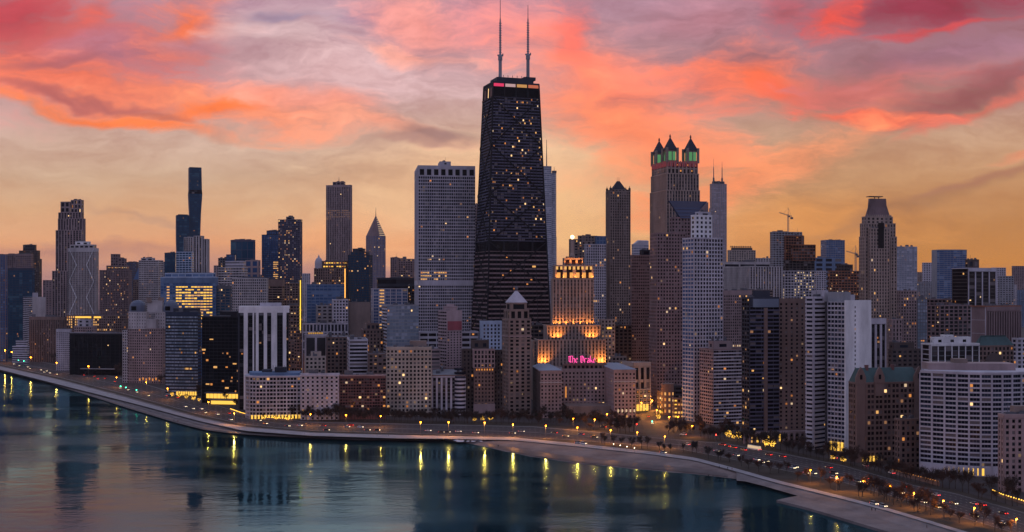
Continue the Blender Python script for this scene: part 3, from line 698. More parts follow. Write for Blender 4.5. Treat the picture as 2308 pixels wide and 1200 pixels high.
b = B('dark_green_tower', 'dark green glass tower with clipped shoulders near the chevron topped tower', 1700, [(785, 832, 839, 576, st(bw=4, fh=3.6, pier=.15, span=.3, wall='slate', glass='teal', lit=.05, wts=(1, 0, 0))), (790, 826, 832, 569, st(wall='slate', bw=6, fh=4, glass='teal', lit=.02, wts=(1, 0, 0)), dict(dy=3, yb=576)), (795, 819, 823, 562, st(wall='slate', bw=8, fh=4, lit=0), dict(dy=7, yb=569))], th=TR, yv=690, A=False); b.done()
b = Bld('chevron_tower', 'slender tower with a chevron pyramid top and needle spire', 'building', 839, 2450, 40, 640)
x0, x1 = 0, b.lx(869); D = b.ly(839) if False else 24
b.C = b.C
bx = b.block(0, x1, 0, D, -.5, b.z(532), st(bw=3.6, fh=3.7, pier=.4, span=.3, dp=.5, ds=.1, wall='mauve', spw='purple', glass='blue', lit=.02), st(bw=3.6, fh=3.7, pier=.4, span=.3, dp=.5, ds=.1, wall='mauve', spw='purple', glass='blue', lit=.02), parapet=0)
cxm, cym = x1 / 2, D / 2; zt = b.z(487, cxm, cym); zb_ = bx[5]
w = b.wall('mauve')
for sgn in (0, 1):
    pass
mb = MB(); mb.hexa([(0, 0, zb_), (x1, 0, zb_), (x1, D, zb_), (0, D, zb_)], [(cxm - .5, cym - .5, zt), (cxm + .5, cym - .5, zt), (cxm + .5, cym + .5, zt), (cxm - .5, cym + .5, zt)]); b.part('pyramid_roof', mb, 'purple')
mb = MB()
for k in range(9):
    t = (k + .3) / 9.5; z_ = zb_ + (zt - zb_) * t; hw = x1 * (1 - t) / 2; yy = cym - (D / 2) * (1 - t)
    mb.box(cxm + hw * .1, cxm + hw * .92, yy - .5, yy - .1, z_, z_ + 1.1)
b.part('chevron_lights', mb, LIT[2])
mb = MB(); mb.tube((cxm, cym, zt - 2), (cxm, cym, b.z(468, cxm, cym)), .9, .2); b.part('spire', mb, 'dgrey'); b.done()
b = B('dark_block', 'plain dark block right of the chevron tower', 2000, [(880, 894, 902, 582, st(wall='purple', lit=.02)), ], th=TR, yv=640, A=False); b.done()
b = B('dark_block', 'wide dark block with roof railings beside the white gridded skyscraper', 1900, [(898, 930, 938, 585, st(wall='purple', glass='dark', lit=.06, bw=4)), ], th=TR, yv=640, A=False, plant=5); b.done()
b = B('gridded_office', 'white gridded office with lit corner windows under a dark roof block', 1450, [(837, 841, 919, 652, st(bw=7, fh=3.9, pier=.2, span=.25, wall='lav', glass='blue', lit=.03, sub=3, litf=lambda u, v, r: 0 if .2 < u < .28 and v > .3 and r.random() < .8 else None)), (850, 852, 934, 628, st(bw=12, fh=9, pier=.0, span=.4, wall='slate', glass='dark', lit=0), dict(dy=24))], yv=745); b.done()
b = B('dark_office', 'dark office with bright windows squeezed beside the white gridded skyscraper', 1480, [(917, 919, 936, 645, st(bw=6, fh=4, pier=.15, span=.3, wall='slate', glass='dark', lit=.3))], yv=700, A=False); b.done()
# ---------------------------------------------------------------- white gridded skyscraper
qw = st(bw=2.62, fh=3.9, pier=.28, span=.32, dp=.5, ds=.42, wall='lav', glass='navy', lit=.02, run=.12, wts=(.7, .2, .1))
b = B('gridded_skyscraper', 'broad white gridded skyscraper left of the black tapering one', 1368,
  [(935, 943, 1071, 634, st(qw)if False else st(bw=2.62, fh=3.9, pier=.28, span=.32, dp=.5, ds=.42, wall='lav', glass='navy', lit=.006, run=.02, mt=5, wts=(.7, .2, .1))),
   (935, 943, 1071, 397, st(bw=2.62, fh=3.9, pier=.28, span=.32, dp=.5, ds=.42, wall='lav', glass='navy', lit=.012, run=.10, wts=(.7, .2, .1), litf=lambda u, v, r: (0 if r.random() < .7 else 1) if v < .085 and .03 < u < .5 and r.random() < .6 else None), dict(yb=634, parapet=0)),
   (935, 943, 1071, 374, st(bw=9, fh=12, pier=.38, span=.2, dp=.5, ds=.42, wall='lav', glass='dark', lit=0, run=0, mt=3.2), dict(yb=397, parapet=.6)),
   (988, 992, 1016, 366, st(bw=12, fh=9, pier=.8, span=.6, wall='lav', lit=0), dict(dy=14, yb=374))], th=8, yv=745); b.done()
b = B('plain_tower', 'plain mauve tower seen in the gap beside the black tapering skyscraper', 1700, [(1060, 1062, 1096, 462, st(bw=5, fh=4, pier=.6, span=.3, wall='mauve', glass='brown', lit=.02))], yv=640, A=False); b.done()
# ---------------------------------------------------------------- black tapering skyscraper with braces and twin masts
b = Bld('tapering_skyscraper', 'tall black tapering skyscraper with cross braces and two white masts', 'building', 1098, 1300, 18, 740)
D0 = 62.0
zt = b.z(183); zb_ = b.z(745); cw = b.lx(1241); 
sh = 15 / 2600 * 1300
top = [(b.lx(1113.5), 4.0), (b.lx(1217), 4.0), (b.lx(1217), 40.0), (b.lx(1113.5), 40.0)]
bot = [(0, 0), (cw, 0), (cw, D0), (0, D0)]
def hp(c, z_):
    t = (z_ - zb_) / (zt - zb_); a, q_ = bot[c], top[c]
    return (a[0] + (q_[0] - a[0]) * t, a[1] + (q_[1] - a[1]) * t, z_)
b.wall('black').prism([hp(i, -.5)[:2] for i in range(4)], -.5, zt - .05, top=[hp(i, zt)[:2] for i in range(4)])
bands = [(-.5, b.z(566), st(bw=4.6, n=15, fh=5.0, pier=.12, span=.36, dp=.6, ds=.5, wall='black', spw='purple', glass='dark', lit=.03, run=.12, alt=3, wts=(.8, .2, 0),  # warm light on the lower bands is put into the spandrel colour
           litf=lambda u, v, r: (-1 if u > .66 and v < .7 else (1 if r.random() < .02 else None)))),
         (b.z(566), b.z(543), st(n=4, fh=40, pier=.12, span=.05, dp=.5, ds=.4, wall='black', glass='dark', lit=0, run=0, wts=(1, 0, 0))),
         (b.z(543), b.z(216), st(n=16, fh=3.4, pier=.12, span=.40, dp=.55, ds=.45, wall='black', spw='steel', glass='dark', lit=.06, run=.18, sub=2, alt=4, wts=(.6, .28, .12))),
         (b.z(216), b.z(192), st(n=4, fh=14, pier=.10, span=.1, dp=.55, wall='black', glass='dark', lit=0, run=0, wts=(1, 0, 0)))]
for z0, z1, q in bands:
    b.facade(hp(0, z0), hp(1, z0), hp(1, z1), hp(0, z1), q)
    q2 = S(q); q2['n'] = 9 if (q.n or 4) > 6 else 3; q2['alt'] = 3; q2['lit'] = .012; q2['run'] = .03; q2['litf'] = None
    b.facade(hp(3, z0), hp(0, z0), hp(0, z1), hp(3, z1), q2)
z0, z1 = b.z(192), zt
w = b.wall('black')
for A_, B_ in ((0, 1), (3, 0)):
    a = Vector(hp(A_, z0)); c_ = Vector(hp(B_, z0)); 
cols = [em('strip_pinkred', (1, .05, .16), .75), em('strip_white', (1, .62, .62), .5), em('strip_amber', (1, .48, .14), .55), em('strip_coral', (1, .25, .12), .5)]
for k in range(4):
    u0, u1 = k / 4 + .015, (k + 1) / 4 - .015
    a, c_ = Vector(hp(0, z0)), Vector(hp(1, z0)); a2, c2 = Vector(hp(0, z1 - 1)), Vector(hp(1, z1 - 1))
    mb = MB(); off = Vector((0, -.4, 0))
    mb.face([a.lerp(c_, u0) + off, a.lerp(c_, u1) + off, a2.lerp(c2, u1) + off, a2.lerp(c2, u0) + off])
    b.part('light_band', mb, cols[k], label=('pinkish red', 'white', 'amber', 'coral')[k] + ' lit band under the roof')
mb = MB()
def brace(A_, B_, pairs, off, r=.9):
    for (u0, y0), (u1, y1) in pairs:
        p = Vector(hp(A_, b.z(y0))).lerp(Vector(hp(B_, b.z(y0))), u0); q_ = Vector(hp(A_, b.z(y1))).lerp(Vector(hp(B_, b.z(y1))), u1)
        mb.tube(p + off, q_ + off, r, k=4)
XB = [(745, 655), (655, 545), (545, 436), (436, 326), (326, 216)]
for ya, yb2 in XB:
    brace(0, 1, [((0, ya), (1, yb2)), ((1, ya), (0, yb2))], Vector((0, -.7, 0)))
    brace(3, 0, [((0, ya), (1, yb2)), ((1, ya), (0, yb2))], Vector((-.7, 0, 0)))
for c_ in (0, 1, 3):
    mb.tube(Vector(hp(c_, -.5)), Vector(hp(c_, zt)), 1.1, k=4)
b.part('cross_brace', mb, 'black')
mb = MB(); tx0, tx1 = top[0][0], top[1][0]
mb.box(tx0 - .6, tx1 + .6, 3.4, 40.6, zt - .6, zt + 1.0); mb.box(tx0 + 6, tx1 - 5, 8, 34, zt + 1, zt + 7); mb.box(tx1 - 16, tx1 - 2, 9, 30, zt + 5.5, zt + 9)
for k in range(7): mb.box(tx0 + 8 + k * 5.5, tx0 + 8.5 + k * 5.5, 8.2, 8.6, zt + 7, zt + 9.5)
b.part('roof', mb, 'slate')
for px_, pt, yb2 in ((1127.5, -14, 125), (1190, 12, 123)):
    mb = MB(); x_, y_ = b.lx(px_, 20), 20; zz = lambda p: b.z(p, x_, y_)
    mb.lathe((x_, y_, 0), [(2.0, zz(176)), (2.0, zz(yb2 + 12)), (2.6, zz(yb2 + 11)), (2.6, zz(yb2 + 2)), (1.6, zz(yb2)), (1.15, zz(yb2 - 4)), (1.0, zz(70)), (.8, zz(45)), (.45, zz(40)), (.3, zz(pt))], 8)
    for k in range(14):
        z_ = zz(yb2) + (zz(48) - zz(yb2)) * k / 14; mb.box(x_ - 1.6, x_ + 1.6, y_ - .3, y_ + .3, z_, z_ + .9)
    mb.box(x_ - 3.4, x_ + 3.4, y_ - .4, y_ + .4, zz(yb2) - 1, zz(yb2) + .6); mb.box(x_ + 2.5, x_ + 3.6, y_ - .6, y_ + .6, zz(yb2) - 1, zz(yb2) + 2)
    b.part('mast', mb, 'grey')
b.done()
# ---------------------------------------------------------------- silver tower just behind
b = Bld('rounded_tower', 'silvery rounded glass tower with a thin spire half hidden by the black skyscraper', 'building', 1215, 2247, 10, 590)
qg = st(bw=4.5, fh=4, pier=.04, span=.22, dp=.2, ds=.2, wall='lav', glass='mist', lit=.004, run=.01)
b.block(b.lx(1212), b.lx(1243), 0, 30, -.5, b.z(375), qg, parapet=.5)
xr0, xr1, y0 = b.lx(1240), b.lx(1258), 4
for (yt_, yb2, wd) in ((389, 533, 0), (533, 800, .6)):
    c_ = ((xr0 + xr1) / 2, y0 + 14); r_ = (xr1 - xr0) / 2 + wd
    k = 8
    for i in range(k):
        a0, a1 = math.pi + math.pi * i / k, math.pi + math.pi * (i + 1) / k
        p0 = (c_[0] + r_ * math.cos(a0), c_[1] + r_ * math.sin(a0)); p1 = (c_[0] + r_ * math.cos(a1), c_[1] + r_ * math.sin(a1))
        z0, z1 = max(-.5, b.z(yb2)), b.z(yt_)
        b.facade((*p0, z0), (*p1, z0), (*p1, z1), (*p0, z1), st(n=1, fh=4, pier=.08, span=.22, dp=.2, ds=.2, wall='lav', glass='mist', lit=.004, run=0))
    b.wall('lav').prism([(c_[0] + r_ * math.cos(math.pi + math.pi * i / k), c_[1] + r_ * math.sin(math.pi + math.pi * i / k)) for i in range(k + 1)] + [(c_[0] + r_, c_[1] + 14), (c_[0] - r_, c_[1] + 14)], z0, z1 - .03)
mb = MB(); x_ = b.lx(1232, 10); mb.tube((x_, 10, b.z(376)), (x_, 10, b.z(313)), 1.1, .4); x_ = b.lx(1249, 15); mb.box(x_ - 4, x_ + 4, 11, 18, b.z(389), b.z(383)); mb.tube((x_, 15, b.z(384)), (x_, 15, b.z(374)), .5, .3)
b.part('spire', mb, 'dgrey'); b.done()
# ================================================================= right half, distance
b = B('concrete_tower', 'concrete block under the bright beacon behind the floodlit tower', 1500, [(1283, 1285, 1303, 541, st(wall='taupe', bw=5, lit=.02)), (1303, 1305, 1346, 533, st(bw=4.5, fh=3.6, pier=.4, span=.4, wall='taupe', glass='navy', lit=.02), dict(dy=10))], yv=600, A=False); b.done()
b = B('gridded_tower', 'white gridded tower with a blue roof cap right of the floodlit tower', 1450, [(1317, 1321, 1366, 552, st(bw=3.1, fh=3.5, pier=.4, span=.34, dp=.5, wall='lav', glass='navy', lit=.03)), (1342, 1344, 1366, 534, st(bw=4, fh=6, pier=.3, span=.2, wall='blue', glass='blue', lit=0), dict(dy=6, yb=552)), (1320, 1322, 1343, 545, st(bw=6, fh=4, pier=.5, wall='taupe', lit=0), dict(dy=8, yb=552))], yv=715)
b.done()
qp = st(bw=3.2, fh=3.55, pier=.42, span=.34, dp=.6, ds=.3, wall='taupe', glass='brown', lit=.02, run=.015)
b = B('pointed_tower', 'slender brown tower with a dark pyramid roof and small corner pinnacles', 1507,
  [(1366, 1375, 1421, 432, qp), (1370, 1378, 1417, 428, st(qp) if False else st(bw=5, fh=4, pier=.4, span=.3, wall='taupe', glass='brown', lit=.03), dict(dy=2, yb=432, parapet=.6)), (1362, 1372, 1424, 735, st(bw=5, fh=5, pier=.3, wall='dbrown', glass='dark', lit=.02), dict(dy=-4))], yv=730)
bx = b.bx[1]; b.pyramid('pyramid_roof', bx, b.z(409, bx[1] / 2, 10), 'slate', 2.2, .18)
mb = MB(); x0, x1, y0, y1, _, z1 = b.bx[0]
for x_, y_ in ((x0 + 1, y0 + 1), (x1 - 1, y0 + 1), (x0 + 1, y1 - 1), (x1 - 1, y1 - 1)):
    mb = MB(); mb.box(x_ - 1.2, x_ + 1.2, y_ - 1.2, y_ + 1.2, z1, z1 + 5); mb.tube((x_, y_, z1 + 5), (x_, y_, z1 + 8), .7, .1); b.part('pinnacle', mb, 'dbrown')
mb = MB(); mx, my = (x0 + x1) / 2, (y0 + y1) / 2
zt = b.z(409, bx[1] / 2, 10)
for k in (-1.5, 0, 1.5): mb.tube((mx + k, my, zt - .5), (mx + k, my, zt + 5), .2, .1, 4)
b.part('mast', mb, 'dgrey'); b.done()
b = B('slanted_block', 'small pale block with a slanted glass top beside the pointed brown tower', 1700, [(1424, 1428, 1462, 552, st(bw=4, fh=3.8, pier=.1, span=.45, wall='lav', glass='mist', lit=.02))], yv=580, A=False)
x0, x1, y0, y1, _, z1 = b.bx[0]; mb = MB(); mb.hexa([(x0, y0, z1), (x1, y0, z1), (x1, y1, z1), (x0, y1, z1)], [(x0 + 9, y0, z1 + 6), (x1, y0, z1 + 6), (x1, y1, z1 + 7), (x0 + 9, y1, z1 + 7)]); b.part('sloped_top', mb, 'lav'); b.done()
b = B('purple_slab', 'plain purple brown slab with a black roof box left of the granite tower', 1250, [(1421, 1424, 1468, 577, st(bw=2.4, fh=3.4, pier=.4, span=.5, dp=.2, ds=.25, wall='purple', glass='brown', lit=.012, run=.0)), (1445, 1447, 1466, 565, st(wall='slate', bw=20, fh=8, lit=0), dict(dy=8, yb=577))], yv=805); b.done()
# ---------------------------------------------------------------- tower with four lanterns
b = Bld('lantern_tower', 'tall stone tower crowned by three green lit lanterns with pointed black roofs', 'building', 1466, 1182, 30, 560)
b = Bld('lantern_tower', 'tall stone tower crowned by three green lit lanterns with pointed black roofs', 'building', 1505, 1182, 38, 525) if False else b
qn = st(bw=3.2, fh=3.6, pier=.46, span=.22, dp=.7, ds=.15, wall='stone', spw='taupe', glass='navy', lit=.01, run=.01)
COL.objects.unlink(b.o); bpy.data.objects.remove(b.o)
b = Bld('lantern_tower', 'tall stone tower crowned by three green lit lanterns with pointed black roofs', 'building', 1502, 1182, 15, 560)
base = b.tier(1466, 1502, 1577, 430, qn, qL=qn)
x0, x1, y0, y1, _, zb_ = base
up = (x0 + .8, x1 - .8, y0 + .8, y1 - .8)
bx2 = b.block(*up, zb_, b.z(392), qn, qn)
zc = b.z(366)
qc = st(bw=4, fh=7, pier=.4, span=.25, dp=.8, wall='stone', glass='brown', lit=0, run=0, litf=lambda u, v, r: 1 if r.random() < .2 else None)
bx3 = b.block(up[0] + .8, up[1] - .8, up[2] + .8, up[3] - .8, bx2[5], zc, qc, qc)
mbr = MB(); X0, X1, Y0, Y1 = up[0] + .5, up[1] - .5, up[2] + .5, up[3] - .5
n_ = 15
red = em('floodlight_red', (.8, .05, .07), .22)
for i in range(n_):                                   # battlement, red light put into its own colour and faint glow
    a = X0 + (X1 - X0) * i / n_; mbr.box(a + .3, a + (X1 - X0) / n_ * .62, Y0 - .9, Y0 - .2, zc - 4, zc + 1.8)
    a = Y0 + (Y1 - Y0) * i / n_; mbr.box(X0 - .9, X0 - .2, a + .3, a + (Y1 - Y0) / n_ * .62, zc - 4, zc + 1.8)
mbr.build('battlement', [mat('battlement_red_light', (.30, .10, .10), .7, emit=(.7, .05, .08), es=.10)], b.o)
green = em('lantern_green', (.20, .62, .24), .38)
s_ = 11.5
for (cx_, cy2, dz_) in ((X0 + s_ / 2, Y0 + s_ / 2, 0), (X1 - s_ / 2, Y0 + s_ / 2, 0), (X0 + s_ / 2, Y1 - s_ / 2, 0)):
    mb = MB(); h = 13.5; r = s_ / 2
    for dx_ in (-1, 1):
        for dy_ in (-1, 1): mb.box(cx_ + dx_ * r - 1.1, cx_ + dx_ * r + 1.1, cy2 + dy_ * r - 1.1, cy2 + dy_ * r + 1.1, zc, zc + h + 2)
    mb.box(cx_ - r + 1.0, cx_ + r - 1.0, cy2 - r + 1.0, cy2 + r - 1.0, zc, zc + 2.5); mb.box(cx_ - r + 1.0, cx_ + r - 1.0, cy2 - r + 1.0, cy2 + r - 1.0, zc + h - 2, zc + h)
    mb.box(cx_ - .4, cx_ + .4, cy2 - r - .1, cy2 - r + .5, zc + 2.5, zc + h - 2); mb.box(cx_ - r - .1, cx_ - r + .5, cy2 - .4, cy2 + .4, zc + 2.5, zc + h - 2)
    la = b.part('lantern', mb, 'taupe')
    mb = MB(); mb.box(cx_ - r + 1.4, cx_ + r - 1.4, cy2 - r + 1.4, cy2 + r - 1.4, zc + 2.5, zc + h - 2); b.part('lantern_glass', mb, green, parent=la)
    mb = MB(); z_ = zc + h; mb.hexa([(cx_ - r, cy2 - r, z_), (cx_ + r, cy2 - r, z_), (cx_ + r, cy2 + r, z_), (cx_ - r, cy2 + r, z_)], [(cx_ - .3, cy2 - .3, z_ + 13), (cx_ + .3, cy2 - .3, z_ + 13), (cx_ + .3, cy2 + .3, z_ + 13), (cx_ - .3, cy2 + .3, z_ + 13)]); b.part('lantern_roof', mb, 'slate', parent=la)
    mb = MB(); mb.lathe((cx_, cy2, z_ + 12.4), [(.3, 0), (1.0, 1), (.9, 2.2), (.2, 4)], 6); b.part('finial', mb, 'dbrown', parent=la)
b.done()
# ---------------------------------------------------------------- granite tower with sloping top
qo = st(bw=3.1, fh=3.45, pier=.42, span=.44, dp=.35, ds=.3, wall='purple', glass='brown', lit=.02, run=.02, wts=(.6, .3, .1))
b = B('granite_tower', 'purple granite tower with a dark sloping glass top in a flared frame', 1120, [(1466, 1481, 1545, 527, qo), (1510, 1514, 1597, 492, qo, dict(dy=6)), (1463, 1480, 1552, 692, qo, dict(dy=-1.5))], yv=870)
x0, x1, y0, y1, z0, z1 = b.bx[1]; zt = b.z(452, x0, y0); mb = MB()
xa, xb = x0 - 1.0, x1 + 1
mb.hexa([(x0 + 9, y0 - 1, z1), (x1 - 16, y0 - 1, z1), (x1 - 16, y1, z1), (x0 + 9, y1, z1)], [(xa, y0 + 8, zt), (xb, y0 + 8, zt), (xb, y1, zt), (xa, y1, zt)]); b.part('sloped_top', mb, mat('sloped_glass', (.045, .055, .11), .15, .3))
mb = MB(); mb.hexa([(x1 - 16, y0, z1), (x1, y0, z1), (x1, y1, z1), (x1 - 16, y1, z1)], [(x1 - .2, y0 + .5, zt - 1), (x1, y0 + .5, zt - 1), (x1, y1, zt - 1), (x1 - .2, y1, zt - 1)]); b.part('gable', mb, 'purple')
mb = MB()
for k in range(5): 
    t_ = (k + .5) / 5; mb.box(xa + (x0 + 9 - xa) * (1 - t_) + .5, xb - 2 - 14 * (1 - t_), y0 - 1.3 + 9 * t_, y0 - .9 + 9 * t_, z1 + (zt - z1) * t_, z1 + (zt - z1) * t_ + .6)
b.part('glazing_bars', mb, 'steel'); b.done()
# ---------------------------------------------------------------- faraway black tower with twin antennas, haze put into its paler wall and glass
b = B('antenna_tower', 'faraway grey violet tower with two antennas behind the white gridded high rise', 3513, [(1598, 1602, 1638, 470, st(bw=7, fh=4, pier=.3, span=.35, dp=.3, wall='mauve', glass='mist', lit=.006)), (1600, 1604, 1638, 415, st(bw=7, fh=4, pier=.3, span=.35, dp=.3, wall='mauve', glass='mist', lit=.004), dict(yb=470)), (1605, 1607, 1633, 410, st(bw=20, fh=8, wall='dgrey', lit=0), dict(dy=10, yb=415))], yv=520, A=False)
for px_, pt in ((1608.5, 356), (1627.5, 362)):
    mb = MB(); x_ = b.lx(px_, 25); mb.lathe((x_, 25, 0), [(3.0, b.z(412)), (3.0, b.z(400)), (1.6, b.z(398)), (1.2, b.z(376)), (.5, b.z(374)), (.4, b.z(pt))], 6); b.part('antenna', mb, 'dgrey')
b.done()
# ---------------------------------------------------------------- white gridded high rise near the shore
ql = st(bw=3.0, fh=3.35, pier=.30, span=.34, dp=.55, ds=.5, wall='lav', glass='navy', lit=.015, run=.05, wts=(.6, .3, .1))
b = B('white_high_rise', 'white gridded high rise with blue glass corner in front of the granite tower', 985, [(1539, 1564, 1629, 538, ql, dict(qL=st(bw=4.4, fh=3.35, pier=.14, span=.36, dp=.5, ds=.45, wall='lav', glass='blue', lit=.01))),
  (1563, 1567, 1605, 487, st(bw=4.2, fh=4.2, pier=.5, span=.45, dp=.3, wall='white', glass='navy', lit=.03), dict(dy=9, yb=538)), (1574, 1577, 1601, 480, st(bw=9, fh=5, pier=.5, span=.4, wall='lav', lit=0), dict(dy=13, yb=487))], th=26, yv=945)
b.done()
# ---------------------------------------------------------------- patterned low block in front of it
b = B('patchwork_block', 'low block with a patchwork of dark glass and pale panels', 960, [(1578, 1608, 1676, 790, st(bw=2.4, fh=2.9, pier=.08, span=.40, dp=.2, ds=.22, wall='purple', spw='lav', glass='dark', lit=.03, wts=(.55, .15, .3)), dict(qL=st(bw=3, fh=2.9, pier=.2, span=.45, wall='mauve', glass='dark', lit=.03))), (1598, 1608, 1650, 772, st(bw=12, fh=8, pier=.6, span=.6, wall='mauve', lit=0), dict(dy=10, yb=790))], th=20, yv=940, plant=3)
b.done()
b = B('pink_slab', 'dull pinkish slab with a lit top floor behind the dark balcony tower', 1250, [(1629, 1631, 1694, 657, st(bw=2.6, fh=3.3, pier=.4, span=.4, wall='mauve', glass='brown', lit=.015, mt=4, litf=lambda u, v, r: 0 if v > .96 and u > .5 and r.random() < .5 else None)), ], yv=790); b.done()
# ---------------------------------------------------------------- right distance cluster
qd = st(bw=4, fh=3.8, pier=.4, span=.4, wall='mauve', glass='navy', lit=.02)
for i, (n, lab, Y, xs, yt, q) in enumerate([
  ('domed_block', 'beige block with a rounded roof garden right of the twin antenna tower', 2300, (1640, 1644, 1703), 565, st(wall='beige', bw=5, lit=.0)),
  ('pale_block', 'long pale low block below the roof garden block', 1900, (1630, 1632, 1736), 592, st(wall='pale', bw=30, fh=12, pier=.1, span=.7, lit=0)),
  ('ribbed_hotel', 'long pale hotel slab with upright ribs left of the rusty construction tower', 1700, (1632, 1690, 1768), 602, st(bw=4.4, fh=3.6, pier=.45, span=.3, dp=.8, ds=.1, wall='pale', spw='taupe', glass='navy', lit=.02)),
  ('pale_block', 'small pale block just left of the grey crane tower', 2400, (1700, 1702, 1738), 583, st(wall='pale', bw=6, lit=.02)),
  ('banded_block', 'mid grey banded block in front of the long ribbed hotel', 1500, (1655, 1700, 1742), 655, st(bw=8, fh=3.5, pier=.1, span=.5, wall='taupe', glass='dark', lit=.02)),
  ('grey_tower', 'broad grey concrete tower under the yellow crane', 1800, (1736, 1742, 1808), 524, st(bw=5, fh=3.6, pier=.3, span=.4, wall='grey', glass='brown', lit=.03)),
  ('tilted_tower', 'pale blue glass tower with a cut corner, right of the rusty construction tower', 2600, (1850, 1862, 1904), 542, st(bw=6, fh=4, pier=.06, span=.2, wall='grey', glass='blue', lit=.005)),
  ('low_blue_hall', 'low hall with pale blue roof between the two cranes', 2500, (1832, 1836, 1900), 582, st(wall='blue', bw=20, fh=10, lit=0)),
  ('pale_tower', 'little pale tower in front of the low blue hall', 1900, (1836, 1840, 1862), 612, st(bw=4, fh=3.5, wall='lav', lit=.03)),
  ('pale_glass_tower', 'pale blue glass tower right behind the tower with the sloped crown', 2300, (2016, 2020, 2067), 557, st(bw=6, fh=4, pier=.05, span=.15, wall='lav', glass='mist', lit=.004)),
  ('beige_tower', 'beige tower below the pale blue glass tower on the right', 1300, (2022, 2030, 2066), 657, st(bw=3.4, fh=3.5, pier=.45, span=.4, wall='mauve', glass='brown', lit=.05)),
  ('mirror_block', 'narrow mirrored block beside the beige tower on the right', 1400, (2064, 2068, 2092), 675, st(bw=4, fh=4, pier=.08, span=.2, wall='dgrey', glass='mist', lit=.02)),
  ('far_block', 'faint grey block far off left of the blue rounded tower', 3000, (2068, 2070, 2112), 637, st(wall='grey', bw=5, lit=.06)),
  ('far_towers', 'faint pale slab far away near the right edge', 3300, (2240, 2244, 2272), 637, st(wall='lav', bw=6, lit=.02)),
  ('far_towers', 'faint pale ribbed slab at the far right horizon', 3400, (2272, 2276, 2292), 643, st(wall='lav', bw=6, lit=.02)),
  ('far_towers', 'lowest faint block at the right edge horizon', 3500, (2290, 2292, 2330), 655, st(wall='blue', bw=6, lit=.02)),
  ('dark_office', 'dark ribbed office left of the bronze framed tower on the right', 1250, (2090, 2096, 2150), 676, st(bw=5, fh=3.7, pier=.15, span=.35, wall='purple', glass='dark', lit=.07)),
  ('pale_slab', 'pale slab with a blank end between the white wall tower and the sloped crown tower', 1150, (1806, 1808, 1834), 682, st(bw=5, fh=3.4, pier=.2, span=.5, wall='pale', glass='navy', lit=.03)),
  ('brick_block', 'low reddish block between the dark balcony tower and the white wall tower', 1050, (1800, 1802, 1836), 790, st(bw=3.4, fh=4, pier=.4, span=.35, wall='mauve', glass='dark', lit=.04))]):
    b = B(n, lab, Y, [(*xs, yt, q)], yv=yt + 80, A=False, plant=3 if i % 2 else 0)
    if n == 'domed_block':
        x0, x1, y0, y1, _, z1 = b.bx[0]; mb = MB(); mb.box(x0 + 6, x1 - 5, y0 + 5, y1 - 4, z1, z1 + 6)
        for k in range(12):
            x_ = x0 + 7 + (x1 - x0 - 14) * k / 11; mb.lathe((x_, y0 + 8, z1 + 6), [(.4, 0), (1.6, 1.5), (1.2, 3), (.2, 4)], 6)
        b.part('roof_garden', mb, 'dbrown')
    b.done()
# rusty tower under construction
b = B('construction_tower', 'rust coloured tower under construction, its lower floors strung with lights', 1500,
  [(1765, 1769, 1836, 612, st(bw=4.2, fh=3.7, pier=.2, span=.3, dp=.4, wall='lav', spw='pale', glass='navy', lit=0, run=0, litf=lambda u, v, r: 2 if u > .3 and v > .1 and r.random() < .55 else None)),
   (1766, 1770, 1836, 588, st(bw=5, fh=3.7, pier=.12, span=.2, dp=.3, wall='dbrown', glass='dark', lit=.05, run=0), dict(yb=612)),
   (1783, 1787, 1838, 553, st(bw=4, fh=3.7, pier=.1, span=.25, dp=.6, wall='rust', glass='brown', lit=0, run=0), dict(yb=588, dy=-1)),
   (1768, 1771, 1812, 533, st(bw=4, fh=3.7, pier=.12, span=.25, dp=.6, wall='rust', glass='brown', lit=.02), dict(yb=588, dy=6))], yv=665)
x0, x1, y0, y1, _, z1 = b.bx[3]; mb = MB()
for k in range(9): mb.tube((x0 + 1 + (x1 - x0 - 2) * k / 8, y0 + 1, z1), (x0 + 1 + (x1 - x0 - 2) * k / 8, y0 + 1, z1 + 2 + 4 * (k % 3 == 0)), .35, k=4)
b.part('rebar', mb, 'dbrown'); b.done()
b = B('construction_block', 'low rust coloured block under construction beside the second crane', 1700, [(1866, 1870, 1937, 612, st(bw=5, fh=4, pier=.15, span=.3, wall='rust', glass='brown', lit=.08)), (1886, 1889, 1922, 598, st(bw=5, fh=4, pier=.15, span=.3, wall='dbrown', glass='brown', lit=.0), dict(dy=5, yb=612))], yv=640, A=False); b.done()
